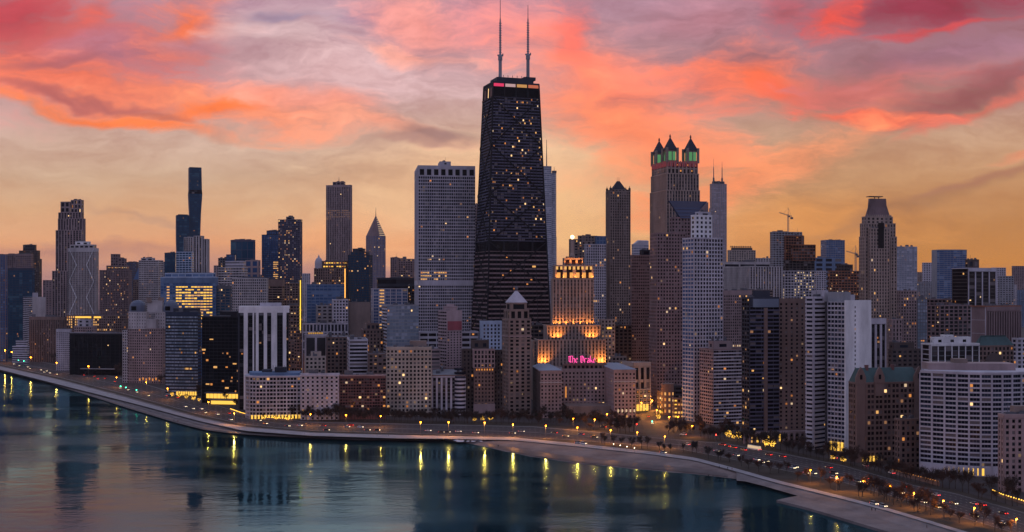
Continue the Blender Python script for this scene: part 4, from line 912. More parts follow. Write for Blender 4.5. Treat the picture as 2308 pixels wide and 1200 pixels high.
def crane(px_, base, Y, top, jl, jr, tilt, label):
    p = Vector(((px_ - CX) / F * Y, Y, zat(base, Y))); o = empty('tower_crane', p, 0, label, 'crane')
    hh = zat(top, Y) - p.z; s_ = Y / F; jt = hh * .62
    mb = MB()
    for dx_ in (-.9, .9):
        for dy_ in (-.9, .9): mb.tube((dx_, dy_, 0), (dx_, dy_, hh * .72), .28, k=4)
    for k in range(int(hh * .7 / 2.5)): mb.tube((-.9, -.9, k * 2.5), (.9, -.9, k * 2.5 + 2.5), .2, k=4)
    mb.build('mast', [wm('beige')], o)
    mb = MB()
    a = Vector((jl * s_, 0, hh * .68 + tilt * s_)); c_ = Vector((jr * s_, 0, hh * .62))
    for off in (Vector((0, -.6, 0)), Vector((0, .6, 0)), Vector((0, 0, 1.6))): mb.tube(c_ + off, a + off * .4, .33, k=4)
    for k in range(10):
        p_ = c_.lerp(a, k / 10); q_ = c_.lerp(a, (k + 1) / 10); mb.tube(p_ + Vector((0, 0, 1.5 * (1 - .06 * k))), q_, .2, k=4)
    mb.build('jib', [wm('beige')], o)
    mb = MB(); mb.tube((0, 0, hh * .7), (0, 0, hh), .45, .2, k=4); mb.tube((0, 0, hh * .98), a.lerp(c_, .3), .18, k=4); mb.tube((0, 0, hh * .98), c_, .18, k=4); mb.build('tower_top', [wm('beige')], o)
    mb = MB(); mb.box(c_.x - 2.0, c_.x + 2.0, -1, 1, hh * .62 - 3.5, hh * .62 - .5); mb.build('counterweight', [wm('dgrey')], o)
    mb = MB(); mb.box(-.4, 2.2, -2.4, -.9, hh * .60, hh * .60 + 2.6); mb.build('cab', [wm('dgrey')], o)
crane(1776.5, 524, 1800, 468, -20, 8, 6, 'yellow tower crane with raised jib standing on the grey concrete tower')
crane(1928.5, 612, 1700, 553, -21, 6, 5, 'pale tower crane left of the sloped crown tower')
# tower with sloped crown
qk = st(bw=3.4, fh=3.6, pier=.48, span=.34, dp=.6, ds=.3, wall='stone', glass='brown', lit=.012, run=.01)
b = B('crowned_tower', 'broad beige tower with a tapering dark crown on the right', 1250, [(1937, 1950, 2021, 535, qk), (1939, 1951, 2018, 505, qk, dict(dy=2, yb=535)), (1943, 1953, 2012, 490, st(bw=5, fh=4, pier=.5, span=.4, wall='stone', glass='brown', lit=.02), dict(dy=4, yb=505)), (1958, 1962, 2005, 516, qk, dict(dy=-4))], yv=660)
x0, x1, y0, y1, _, z1 = b.bx[2]; zt = b.z(449, 10, 14)
mb = MB(); i0, i1 = 2.0, 6.5
mb.hexa([(x0 + i0, y0 + i0, z1), (x1 - i0, y0 + i0, z1), (x1 - i0, y1 - i0, z1), (x0 + i0, y1 - i0, z1)], [(x0 + i1, y0 + i1, zt), (x1 - i1, y0 + i1, zt), (x1 - i1, y1 - i1, zt), (x0 + i1, y1 - i1, zt)])
for k in range(13):
    u = k / 12; mb.tube((x0 + i0 + (x1 - x0 - 2 * i0) * u, y0 + i0 - .2, z1), (x0 + i1 + (x1 - x0 - 2 * i1) * u, y0 + i1 - .2, zt), .35, k=4)
b.part('sloped_crown', mb, 'purple')
mb = MB(); cx_ = (x0 + x1) / 2; mb.tube((cx_, y0 + 10, zt), (cx_, y0 + 10, zt + 2.4), .5); mb.tube((cx_ + 5, y0 + 10, zt), (cx_ + 5, y0 + 10, zt + 2.4), .5); mb.box(cx_ - 8, cx_ + 8, y0 + 6, y0 + 14, zt + 2.2, zt + 3.0); b.part('roof_platform', mb, 'dbrown')
mb = MB()
for k in range(12): mb.lathe((x0 + 2 + (x1 - x0 - 4) * k / 11, y0 + .6, z1), [(.5, 0), (1.0, 1), (.8, 2.2), (.15, 3.2)], 6)
b.part('parapet_urns', mb, 'stone')
mb = MB(); bx = b.bx[3]; mb.box(bx[0] + 9, bx[0] + 16, bx[2] - .9, bx[2] - .3, b.z(560), b.z(503)); b.part('bay_glazing', mb, GL['brown'][0]); b.done()
# blue rounded tower
b = Bld('rounded_tower', 'blue glass tower with a rounded front in the right distance', 'building', 2112, 2300, 4, 640, A=False)
xa, xb = 0, b.lx(2179); k = 7; rr = (xb - xa) / 2
prev = None
zt = b.z(563)
pts = [(rr - rr * math.cos(math.pi * i / k), -8 * math.sin(math.pi * i / k)) for i in range(k + 1)]
for p, q_ in zip(pts, pts[1:]): b.facade((*p, 0), (*q_, 0), (*q_, zt), (*p, zt), st(bw=6, fh=4, pier=.06, span=.16, dp=.2, wall='grey', glass='blue', lit=.01, mt=2))
b.wall('grey').prism(pts + [(xb, 25), (xa, 25)], -.5, zt - .05); b.done()
b = B('bronze_tower', 'dark bronze tower in a pale grid frame on the right', 1200, [(2146, 2182, 2244, 606, st(bw=9, fh=3.7, pier=.12, span=.16, dp=.9, ds=.25, wall='lav', spw='dbrown', glass='brown', lit=.04, run=.02, mt=3), dict(qL=st(bw=20, fh=3.7, pier=.06, span=.2, wall='dbrown', glass='brown', lit=.03))), (2176, 2182, 2206, 587, st(wall='dbrown', bw=10, fh=6, lit=0), dict(dy=10, yb=606))], yv=740, th=25); b.done()
b = B('grey_office', 'grey office with dark recessed banding left of the pale walled ribbed slab', 1150, [(2090, 2118, 2190, 690, st(bw=6, fh=3.7, pier=.25, span=.3, wall='purple', glass='dark', lit=.06))], yv=765, A=False, th=25); b.done()
b = B('ribbed_slab', 'dark ribbed slab with a pale blank end wall at the right', 1050, [(2188, 2222, 2300, 692, st(bw=3.4, fh=60, pier=.45, span=.05, dp=1.1, ds=.3, wall='purple', glass='dark', lit=0, run=0, mt=4, cap='rust'), dict(qL=st(bw=40, fh=12, pier=.1, span=.03, dp=.12, ds=.1, wall='lav', glass='mist', lit=0, skip=lambda *a: True)))], yv=830, th=30)
b.done()
b = B('pale_office', 'pale office with dark lit windows at the extreme right edge', 1000, [(2288, 2292, 2345, 765, st(bw=5, fh=3.7, wall='lav', lit=.06))], yv=830, A=False); b.done()
b = B('white_grid_office', 'low white office with wide gridded windows above the curved block', 850, [(2077, 2098, 2207, 778, st(bw=5.6, fh=3.6, pier=.12, span=.16, dp=.5, ds=.3, wall='white', spw='dgrey', glass='brown', lit=.01, mt=1, mu=.2), dict(qL=st(bw=9, fh=3.6, pier=.3, span=.2, wall='lav', glass='brown', lit=.02))), (2098, 2104, 2187, 763, st(bw=9, fh=5, pier=.7, span=.6, wall='white', glass='dark', lit=0), dict(dy=7, yb=778)), (2128, 2131, 2148, 758, st(bw=9, fh=5, pier=.7, span=.6, wall='white', lit=0), dict(dy=11, yb=763))], yv=830, th=12); b.done()
b = B('mansard_hotel', 'brown hotel with a green copper mansard roof at the right', 930, [(2196, 2206, 2284, 782, st(bw=3.6, fh=3.7, pier=.4, span=.35, wall='brown', glass='brown', lit=.04))], yv=830, th=12)
x0, x1, y0, y1, _, z1 = b.bx[0]; mb = MB(); zt = z1 + 9
mb.hexa([(x0 - .5, y0 - .5, z1 + 1), (x1 + .5, y0 - .5, z1 + 1), (x1 + .5, y1, z1 + 1), (x0 - .5, y1, z1 + 1)], [(x0 + 4, y0 + 4, zt), (x1 - 5, y0 + 4, zt), (x1 - 5, y1 - 3, zt), (x0 + 4, y1 - 3, zt)]); b.part('mansard_roof', mb, 'copper')
mb = MB(); cx_ = (x0 + x1) / 2 - 3; mb.prism([(cx_ + 8 * math.cos(math.pi * i / 8), 8 * math.sin(math.pi * i / 8)) for i in range(9)], 0, 1.2)
mb.v = [(v[0], y0 - 1.0 - v[2], z1 - 13 + v[1]) for v in mb.v]; b.part('arched_gable', mb, 'dbrown'); b.done()
b = B('brown_block', 'low dark brown block between the ribbed white tower and the white grid office', 950, [(2003, 2010, 2080, 790, st(bw=5, fh=3.5, pier=.4, span=.5, wall='dbrown', glass='dark', lit=.02)), (2010, 2014, 2060, 775, st(bw=20, fh=9, pier=.6, span=.6, wall='dbrown', lit=0), dict(dy=8, yb=790))], yv=840, A=False); b.done()
b = B('ribbed_white_tower', 'white tower with broad upright ribs and dark lit glass beside the white walled tower', 1000, [(1958, 1961, 1996, 721, st(bw=4.6, fh=3.6, pier=.36, span=.1, dp=1.2, ds=.1, wall='lav', spw='slate', glass='dark', lit=.06, mt=4))], yv=830, A=False); b.done()
b = B('stone_block', 'pale narrow stone block under the crowned tower', 1080, [(2008, 2011, 2033, 722, st(bw=3.5, fh=3.8, pier=.5, span=.3, dp=.6, wall='mauve', glass='brown', lit=.03))], yv=790, A=False); b.done()

frng = random.Random(77)
for xa, xb, n_, lab in ((1642, 1935, 12, 'faint far mid rise block on the horizon behind the cranes'), (2015, 2310, 14, 'faint far mid rise block on the horizon at the far right'), (225, 372, 6, 'faint far block behind the striped tower and the gabled tower'),
                        (470, 735, 11, 'faint far block on the horizon behind the boxy teal tower'), (880, 936, 3, 'faint far block left of the white gridded skyscraper'), (92, 122, 2, 'faint far block in the gap left of the ribbed tower')):
    for i in range(n_):
        x = xa + (xb - xa) * (i + frng.uniform(.05, .95)) / n_; w_ = frng.uniform(14, 34); Y = frng.uniform(2500, 4200); yt = frng.uniform(612, 648) if frng.random() < .8 else frng.uniform(590, 612)
        b = Bld('far_block', lab, 'building', x, Y, 8, 660, A=False, group='far blocks on the horizon')
        b.tier(x - 3, x, x + w_, yt, st(bw=7, fh=5, pier=.4, span=.45, wall=frng.choice(('mauve', 'grey', 'lav', 'taupe', 'purple')), glass='navy', lit=.02, run=0))
        b.done()
# ================================================================= front row, left to right
qs = st(bw=3.0, fh=3.5, pier=.5, span=.2, dp=.6, ds=.1, wall='brown', spw='dbrown', glass='dark', lit=.01, run=.0, mt=4)
b = B('brown_office', 'long brown office block of upright ribs at the left end of the drive', 1800, [(66, 146, 152, 716, qs)], th=TR, yv=805, plant=3); b.done()
b = B('brown_office', 'mauve block with golden lit top windows behind the black glass block', 1650, [(150, 284, 290, 713, st(bw=3.2, fh=3.6, pier=.4, span=.4, wall='brown', glass='dark', lit=.05, litf=lambda u, v, r: 0 if v > .8 and (u < .2 or .45 < u < .55) and r.random() < .7 else None))], th=TR, yv=750, A=False)
bx = b.bx[0]; mb = MB()
for a, c_ in ((170, 206), (212, 228)): 
    y_a, y_b = b.ly(a), b.ly(c_); mb.box(bx[0] - .8, bx[0] - .5, min(y_a, y_b), max(y_a, y_b), bx[5] - 3, bx[5] - .5)
b.part('lit_cornice', mb, LIT[4]); b.done()
b = B('pale_block', 'pale stepped block between the mauve block and the black glass block', 1600, [(167, 212, 217, 738, st(bw=3.5, fh=3.5, pier=.45, span=.4, wall='mauve', lit=.04)), (175, 204, 208, 722, st(bw=9, fh=6, pier=.6, span=.5, wall='lav', lit=0), dict(dy=4, yb=738))], th=TR, yv=755, A=False); b.done()
b = B('white_gridded_block', 'small white gridded block at the left of the black glass block', 1600, [(127, 158, 161, 744, st(bw=2.9, fh=3.1, pier=.42, span=.4, wall='lav', glass='dark', lit=.0, run=0, mt=3))], th=TR, yv=810); b.done()
b = B('black_glass_block', 'low wide black glass block with a pale canopy by the drive', 1520, [(157, 280, 286, 752, st(bw=6.5, fh=4.4, pier=.05, span=.05, dp=.14, ds=.1, wall='black', glass='dark', lit=.004, run=0, mt=2, wts=(.9, .1, 0), cap='grey'))], th=TR, yv=820, maxp=100)
bx = b.bx[0]; mb = MB(); mb.box(bx[0] - 5, bx[0] - .3, b.ly(188), b.ly(280), 7.5, 8.4)
mb = MB(); ya, yb2 = sorted((b.ly(186), b.ly(282))); mb.box(bx[0] - 6, bx[0] - .3, ya, yb2, 8, 9); b.part('canopy', mb, 'grey'); b.done()
# domed stone apartment block
qd = st(bw=2.8, fh=3.3, pier=.48, span=.42, dp=.3, ds=.25, wall='mauve', glass='dark', lit=.015, run=.0, wts=(.7, .2, .1))
b = B('domed_apartments', 'pale stone apartment block with two blue domes and a stepped crest', 1387, [(288, 366, 373, 742, qd), (290, 330, 334, 705, st(bw=3.4, fh=4, pier=.7, span=.6, wall='pale', glass='dark', lit=0), dict(dy=3, yb=742)), (350, 372, 376, 705, st(bw=3.4, fh=4, pier=.7, span=.6, wall='pale', glass='dark', lit=0), dict(dy=3, yb=742)), (330, 352, 355, 722, st(bw=30, fh=20, pier=.05, span=.05, wall='pale', lit=0, skip=lambda *a: True), dict(dy=1, yb=742)), (332, 366, 369, 680, st(bw=30, fh=20, pier=.0, span=.0, wall='pale', lit=0, skip=lambda *a: True), dict(dy=9, yb=705)), (330, 340, 342, 671, None, dict(dy=9, yb=682)), (356, 368, 370, 671, None, dict(dy=9, yb=682))], th=TR, yv=850)
for pc, pr in ((310, 19), (385, 17)):
    bx = b.bx[1]; mb = MB(); y_ = b.ly(pc, bx[0] + 10); r_ = pr * 1387 / 2600
    z_ = b.z(704); mb.lathe((bx[0] + 11, y_, z_), [(r_, 0), (r_, 4), (r_ * .95, 8), (r_ * .8, 11), (r_ * .5, 13.5), (.5, 14.5)], 16); b.part('dome', mb, mat('dome_blue', (.09, .11, .17), .5))
    mb = MB()
    mb.box(bx[0] + 10.3 - r_, bx[0] + 11.2 - r_, y_ - 3, y_ + 3, z_ + 2, z_ + 7); b.part('dome_window', mb, GL['dark'][0])
b.part
mb = MB(); 
bx = b.bx[0]; qb_ = st(bw=3.2, fh=3.4, pier=.5, span=.45, dp=.2, wall='pale', glass='dark', lit=0)
b2 = b.block(bx[0] + 5, bx[0] + 30, b.ly(290, 5), b.ly(290, 5) + 8, -.5, bx[5] - 2, None, qL=st(bw=2.4, fh=3.3, pier=.4, span=.45, wall='pale', glass='dark', lit=.01), core='pale', parapet=0)
for k in range(7): mb.box(bx[0] - .7, bx[0] - .3, bx[2] + 3 + k * 4.2, bx[2] + 4.6 + k * 4.2, 3 + (k % 2), 6 + (k % 2))
b.part('entrance_lights', mb, LIT[1]); b.done()
# dark blue window block
b = B('blue_window_block', 'dark tower with rows of small blue white windows', 1224, [(373, 446, 453, 706, st(bw=1.75, fh=3.5, pier=.2, span=.46, dp=.25, ds=.22, wall='navy', spw='black', glass='blue', lit=.004, run=.10, wts=(.75, .2, .05), alt=6), dict(qL=st(bw=1.75, fh=3.5, pier=.22, span=.46, dp=.25, ds=.22, wall='navy', spw='black', glass='mist', lit=.006, run=.16, wts=(.3, .3, .4), alt=6, mt=3)))], th=TR, yv=885, plant=4)
bx = b.bx[0]; mb = MB(); 
for k in range(9): mb.box(bx[0] - 1.0, bx[0] - .5, bx[2] + 1.5 + k * 2.6, bx[2] + 3.2 + k * 2.6, .6, 4.5)
b.part('lobby_lights', mb, LIT[4])
x0, x1, y0, y1, _, z1 = bx; b.block(x0 + 6, x0 + 16, y0 + 5, y1 - 6, z1, z1 + 5, None, core='slate'); b.done()
# black tower on a lit podium
b = B('black_tower', 'black glass tower with scattered lights above a golden lit podium', 1142, [(455, 542, 550, 716, st(bw=4.2, fh=3.4, pier=.05, span=.16, dp=.16, ds=.14, wall='black', glass='dark', lit=.004, run=.0, wts=(.92, .08, 0), litf=lambda u, v, r: r.choice((0, 1, 3)) if .1 < v < .9 and r.random() < .085 else None))], th=TR, yv=885, maxp=100)
x0, x1, y0, y1, _, z1 = b.bx[0]; b.block(x0 + 5, x0 + 14, y0 + 6, y0 + 24, z1, z1 + 6, None, core='black')
mb = MB(); mb.box(x0 - 7, x0 - .3, y0 - 1, y1 - 6, 10, 11.2); mb.box(x0 - 16, x0 - .3, y0 - 2, y1 - 14, 4.2, 5.2); b.part('podium_slab', mb, 'dgrey')
for k in range(9):
    a = y0 - .5 + k * (y1 - y0 - 6) / 9; mb = MB(); mb.box(x0 - 5, x0 - 4.6, a, a + (y1 - y0 - 6) / 9 - .5, 5.3, 9.8); b.part('podium_window', mb, LIT[4])
mb = MB(); mb.box(x0 - 14, x0 - 13.6, y0 - 1, y1 - 16, .4, 3.8); b.part('podium_window', mb, LIT[4]); b.done()
# tower of white upright bands
b = Bld('white_banded_tower', 'dark glass tower with broad white upright bands', 'building', 560, 1085, 10, 835)
xr = b.lx(650)
qv = st(bw=4, fh=3.4, pier=.06, span=.16, dp=.1, ds=.08, wall='black', glass='dark', lit=.02, run=.06, wts=(.8, .15, .05))
bx = b.block(b.lx(540), xr, 0, 34, -.5, b.z(697), qv, parapet=0)
zt = b.z(697); w_ = b.wall('white')
w_.box(b.lx(538), xr + .8, -.9, -.1, zt - 3.5, zt); w_.box(b.lx(538), xr + .8, -1.1, 34, zt + .004, zt + 2.6); b.wall('dgrey').box(b.lx(541), xr - 1, -.55, -.12, zt - 6, zt - 3.5)
for (a, c_) in ((549.5, 558.5), (569.5, 573), (576.5, 583), (594.5, 602), (611.5, 624.5), (637.5, 645.5)):
    w_.box(b.lx(a), b.lx(c_), -1.5, -.12, -.5, zt - .01)
b.block(b.lx(585), b.lx(633), 5, 24, zt + 2.62, b.z(683), None, core='lav')
mb = MB(); mb.box(b.lx(536), b.lx(540.5), 1, 33, -.5, zt); b.part('flank', mb, 'slate'); b.done()
# lavender stone corner house
qa = st(bw=2.9, fh=3.35, pier=.36, span=.36, dp=.55, ds=.25, wall='pale', spw='lav', glass='dark', lit=.02, run=.0, wts=(.6, .25, .15), alt=3)
b = Bld('stone_apartments', 'lavender stone apartment house with rounded corner and blue lit cornice', 'building', 577, 1004, 6, 938)
x1 = b.lx(677); x0 = b.lx(577); zt = b.z(851)
pts = [(b.lx(553, 16), 20), (b.lx(555, 9), 9.5), (b.lx(563, 3), 3.2), (x0, 0), (x1, 0)]
for p, q_ in zip(pts, pts[1:]): b.facade((*p, -.5), (*q_, -.5), (*q_, zt), (*p, zt), qa)
b.wall('pale').prism(pts + [(x1, 30), (pts[0][0], 30)], -.5, zt - .03)
off = [(p[0] - .7, p[1] - .9) for p in pts]
mb = MB(); mb.prism(off + [(x1 + .4, -.9), (x1 + .4, 30), (off[0][0], 30)], zt - .02, zt + 1.2); b.part('cornice', mb, 'lav')
mb = MB(); mb.prism([(p[0] + 2.5, p[1] + 2.5) for p in pts[:-1]] + [(x1 - 1, 2.5), (x1 - 1, 28), (pts[0][0] + 2.5, 28)], zt + 1.2, zt + 3.6); b.part('attic', mb, 'blue')
mb = MB(); mb.box(x0 + 15, x0 + 25, 8, 18, zt + 3.6, zt + 8); mb.box(x0 + 4, x0 + 12, 10, 20, zt + 3.61, zt + 6); 
for k in range(6): mb.tube((x0 + 14 + k * 2.4, 7, zt + 3.6), (x0 + 14 + k * 2.4, 7, zt + 10), .2, k=4)
b.part('roof_plant', mb, 'slate')
mb = MB()
for k in range(15): 
    a = x0 - 4 + k * 2.9; mb.box(a, a + 1.5, -1.5, -1.0, .3, 3.6)
b.part('shop_lights', mb, LIT[4]); b.done()
qz = dict(yv=935, plant=4)
b = B('white_apartments', 'white apartment block of square punched windows beside the lavender corner house', 997, [(677, 678, 764, 845, st(bw=4.3, fh=3.65, pier=.56, span=.48, dp=.35, ds=.35, wall='lav', glass='dark', lit=.05, run=.06, mt=1.2, wts=(.85, .1, .05)))], th=4, **qz)
mb = MB(); bx = b.bx[0]; mb.box(bx[0] - .5, bx[1] + .4, bx[2] - 1.2, bx[2] - .46, bx[5] - 1.4, bx[5] - .2); b.part('cornice', mb, 'lav'); b.done()
b = B('red_brick_hotel', 'dark red brick apartment block of wide window bays in the stone row', 1001, [(765, 766, 869, 848, st(bw=2.3, fh=3.5, pier=.28, span=.34, dp=.6, ds=.2, wall='brick', glass='brown', lit=.07, run=.05, wts=(.4, .35, .25), alt=3, mt=2, cap='mauve', mbm=8))], th=4, **qz); b.done()
b = B('cream_apartments', 'tall cream apartment block with gridded bays and lit windows in the stone row', 1029, [(869, 871, 973, 785, st(bw=3.3, fh=3.55, pier=.44, span=.42, dp=.3, ds=.28, wall='cream', glass='dark', lit=.05, run=.14, wts=(.7, .2, .1), mt=1.5))], th=6, yv=930)
bx = b.bx[0]; mb = MB(); mb.box(bx[0] + 21, bx[0] + 36, bx[2] + 7, bx[2] + 17, bx[5] + .06, bx[5] + 6); b.part('roof_house', mb, 'taupe')
mb = MB(); mb.box(bx[0] - .6, bx[1] + .5, bx[2] - 1.1, bx[2] - .36, bx[5] - 7.6, bx[5] - 6.9); b.part('string_course', mb, 'cream'); b.done()
b = B('bay_window_apartments', 'pale mauve apartment block with vertical bay windows right of the cream block', 1040, [(973, 974, 1049, 848, st(bw=4.6, fh=3.6, pier=.40, span=.3, dp=.9, ds=.15, wall='lav', spw='dgrey', glass='dark', lit=.02, wts=(.7, .2, .1), mt=1.5, cap='brown'))], th=4, yv=930, plant=3)
bx = b.bx[0]; mb = MB(); c_ = b.lx(1037); mb.lathe((c_, bx[2] + 1.5, 0), [(5.2, -.5), (5.2, bx[5] - 1.5), (4.6, bx[5])], 14); b.part('round_bay', mb, 'lav')
for i in range(11):
    mb = MB(); mb.lathe((c_, bx[2] + 1.5, 4 + i * 3.6), [(5.27, 0), (5.27, 1.9)], 14); b.part('bay_glass', mb, GL['navy'][i % 3])
b.done()
# brick hotel with pale crown
b = B('crowned_brick_hotel', 'dark brick hotel with a pale ornate upper floor between the bay house and pointed tower', 1047, [(1067, 1069, 1114, 830, st(bw=2.9, fh=3.5, pier=.5, span=.45, dp=.3, wall='brown', glass='dark', lit=.05, run=.05)), (1066, 1068, 1115, 790, st(bw=3.4, fh=4.4, pier=.4, span=.3, dp=.7, ds=.4, wall='mauve', glass='dark', lit=.03), dict(yb=830, dy=-.6)),
  (1041, 1043, 1069, 790, st(bw=3.2, fh=3.6, pier=.5, span=.45, wall='dbrown', glass='dark', lit=.04), dict(dy=9)), (1112, 1114, 1134, 792, st(bw=3.2, fh=3.6, pier=.5, span=.45, wall='dbrown', glass='dark', lit=.03), dict(dy=8)), (1062, 1064, 1102, 770, st(bw=9, fh=8, pier=.6, span=.6, wall='dbrown', lit=0), dict(dy=12, yb=790))], th=6, yv=925)
mb = MB(); bx = b.bx[0]; mb.box(bx[0] - .8, bx[1] + .6, bx[2] - 1.4, bx[2] - .5, 0, 9); b.part('stone_base', mb, 'mauve')
mb = MB()
for k in range(7): mb.box(bx[0] + 1.5 + k * 2.4, bx[0] + 2.6 + k * 2.4, bx[2] - 1.7, bx[2] - 1.42, bx[5] - 2.2, bx[5] - .6)
b.part('lit_loggia', mb, LIT[1]); b.done()
# tower with white pyramid cap
qy = st(bw=5.2, fh=3.5, pier=.46, span=.42, dp=.45, ds=.3, wall='taupe', glass='dark', lit=.035, run=.05, wts=(.7, .2, .1))
b = B('pyramid_capped_tower', 'brown stone tower topped by a pale pyramid and a dark round lantern', 1035, [(1133, 1147, 1197, 722, qy), (1137, 1149, 1192, 700, st(bw=7, fh=7, pier=.4, span=.3, dp=.6, wall='taupe', glass='dark', lit=.05), dict(dy=2, yb=722)), (1142, 1151, 1187, 685, st(bw=14, fh=6, pier=.3, span=.2, dp=.5, wall='taupe', glass='dark', lit=0), dict(dy=4, yb=700))], th=16, yv=925)
bx = b.bx[2]; b.pyramid('pyramid_roof', (bx[0] - .8, bx[1] + .8, bx[2] - .8, bx[2] + (bx[1] - bx[0]) + .8, 0, bx[5] + .9), b.z(655, 8, 10), 'lav', 0, .06, base=bx[5] + 1.05)
mb = MB(); cx_ = (bx[0] + bx[1]) / 2; mb.lathe((cx_, bx[2] + (bx[1] - bx[0]) / 2, b.z(657, 8, 10)), [(.9, 0), (.9, 1.2), (1.7, 2), (1.6, 3.4), (.9, 4.4), (.2, 5)], 10); b.part('roof_lantern', mb, 'dgrey')
mb = MB(); bx = b.bx[0]; z_ = b.z(760); mb.box(bx[0] - .8, bx[1] + .6, bx[2] - .8, bx[2] - .4, z_, z_ + 1.1); mb.box(bx[0] - .8, bx[0] - .4, bx[2] - .4, bx[3], z_, z_ + 1.1); b.part('string_course', mb, 'mauve'); b.done()
# long hotel with wings
qh = st(bw=3.35, fh=3.5, pier=.52, span=.46, dp=.35, ds=.33, wall='mauve', glass='dark', lit=.05, run=.02, wts=(.8, .14, .06), mt=1.6)
b = B('grand_hotel', 'long pale stone hotel with two projecting wings and blue grey roofs', 1055, [(1262, 1264, 1372, 834, qh, dict(dep=34))], th=5, yv=930)
b.bx.append(b.tier(1203, 1218, 1266, 838, qh, dy=-42, dep=60, qL=st(bw=4, fh=3.5, pier=.6, span=.6, wall='dbrown', glass='dark', lit=.04)))
b.bx.append(b.tier(1362, 1384, 1433, 836, qh, dy=-42, dep=60, qL=qh))
b.bx.append(b.tier(1268, 1270, 1368, 823, st(bw=4, fh=4.5, pier=.4, span=.4, wall='brown', glass='dark', lit=.05), yb=834, dy=5))
for i in (1, 2):
    x0, x1, y0, y1, _, z1 = b.bx[i]; mb = MB(); mb.hexa([(x0 - 1, y0 - 1, z1 + 1), (x1 + 1, y0 - 1, z1 + 1), (x1 + 1, y1, z1 + 1), (x0 - 1, y1, z1 + 1)], [(x0 + 5, y0 + 5, z1 + 3.4), (x1 - 5, y0 + 5, z1 + 3.4), (x1 - 5, y1, z1 + 3.4), (x0 + 5, y1, z1 + 3.4)]); b.part('hipped_roof', mb, mat('roof_zinc', (.24, .26, .33), .6))
    mb = MB(); mb.box(x0 - .7, x1 + .6, y0 - 1.1, y0 - .42, z1 - 10, z1 - 9.2); b.part('string_course', mb, 'pale')
x0, x1, y0, y1, _, z1 = b.bx[0]; mb = MB(); mb.box(x0 + 2, x1 - 2, y0 - 30, y0 - .5, 0, 9); b.part('entrance_block', mb, 'taupe')
mb = MB(); mb.box(x0 + 4, x0 + 5.2, y0 - .9, y0 - .42, 14, 24); b.part('light_strip', mb, LIT[1])
mb = MB(); bx = b.bx[2]
for k in range(5): mb.box(bx[0] + 3 + k * 3.6, bx[0] + 4.2 + k * 3.6, bx[2] - .9, bx[2] - .5, 5, 7.5)
b.part('wall_lights', mb, LIT[2])
hotel = b; b.done()
# rooftop sign in blackletter
LET = {'T': (.62, [((.0, .88), (.62, .96)), ((.12, .85), (.12, .22)), ((.12, .2), (.5, .04)), ((.38, .88), (.38, .2)), ((.5, .04), (.6, .18))]),
 'h': (.46, [((.05, 1), (.05, .0)), ((.05, .5), (.22, .64)), ((.22, .64), (.4, .5)), ((.4, .5), (.4, .1)), ((.4, .1), (.28, -.12))]),
 'e': (.42, [((.05, .5), (.05, .12)), ((.05, .12), (.2, 0)), ((.2, 0), (.38, .12)), ((.05, .5), (.22, .64)), ((.22, .64), (.36, .5)), ((.36, .5), (.08, .3))]),
 'D': (.7, [((.16, .86), (.16, .1)), ((.16, .1), (.38, 0)), ((.38, 0), (.66, .2)), ((.66, .2), (.66, .68)), ((.66, .68), (.42, .98)), ((.42, .98), (.02, .9)), ((.38, .82), (.38, .2))]),
 'r': (.38, [((.05, .6), (.05, .0)), ((.05, .5), (.2, .64)), ((.2, .64), (.34, .54))]),
 'a': (.44, [((.05, .54), (.22, .64)), ((.22, .64), (.38, .5)), ((.38, .5), (.38, .0)), ((.38, .32), (.12, .3)), ((.12, .3), (.03, .14)), ((.03, .14), (.16, 0)), ((.16, 0), (.38, .12))]),
 'k': (.44, [((.05, 1), (.05, 0)), ((.05, .3), (.34, .62)), ((.14, .38), (.42, 0))])}
Ys = 1058; p0 = Vector(((1281 - CX) / F * Ys, Ys, zat(819, Ys))); p1 = Vector(((1342 - CX) / F * Ys, Ys, p0.z))
sg = empty('rooftop_sign', p0, 0, 'glowing pink blackletter sign reading The Drake on the stone hotel roof', 'sign')
tot = sum(LET[c_][0] for c_ in 'TheDrake') + .08 * 7 + .28; sc_ = (p1.x - p0.x) / tot; hh = zat(803, Ys) - p0.z
neon = em('neon_pink', (1, .07, .34), 1.9)
x_ = 0
for i, ch in enumerate('TheDrake'):
    if i == 3: x_ += .28
    wd, ss = LET[ch]; mb = MB()
    for j, ((ax, ay), (bx_, by_)) in enumerate(ss):
        nx, nz = .045 * sc_, .04 * hh; y_ = -.15 - .012 * j
        A_, B_ = ((x_ + ax) * sc_, ay * hh * .95 + .6), ((x_ + bx_) * sc_, by_ * hh * .95 + .6)
        q4 = [(A_[0] - nx, A_[1] - nz), (A_[0] + nx, A_[1] + nz), (B_[0] + nx, B_[1] + nz), (B_[0] - nx, B_[1] - nz)]
        mb.hexa([(u, y_ - .2, v) for u, v in q4], [(u, y_ + .2, v) for u, v in q4])
    mb.build('letter', [neon], sg); x_ += wd + .08
mb = MB(); mb.box(0, p1.x - p0.x, .3, .5, .2, .5); mb.box(0, p1.x - p0.x, .3, .5, hh * .6, hh * .6 + .25)
for k in range(9): mb.box((p1.x - p0.x) * k / 8 - .1, (p1.x - p0.x) * k / 8 + .1, .32, .48, -1.2, hh * .95)
mb.build('frame', [wm('dgrey')], sg)
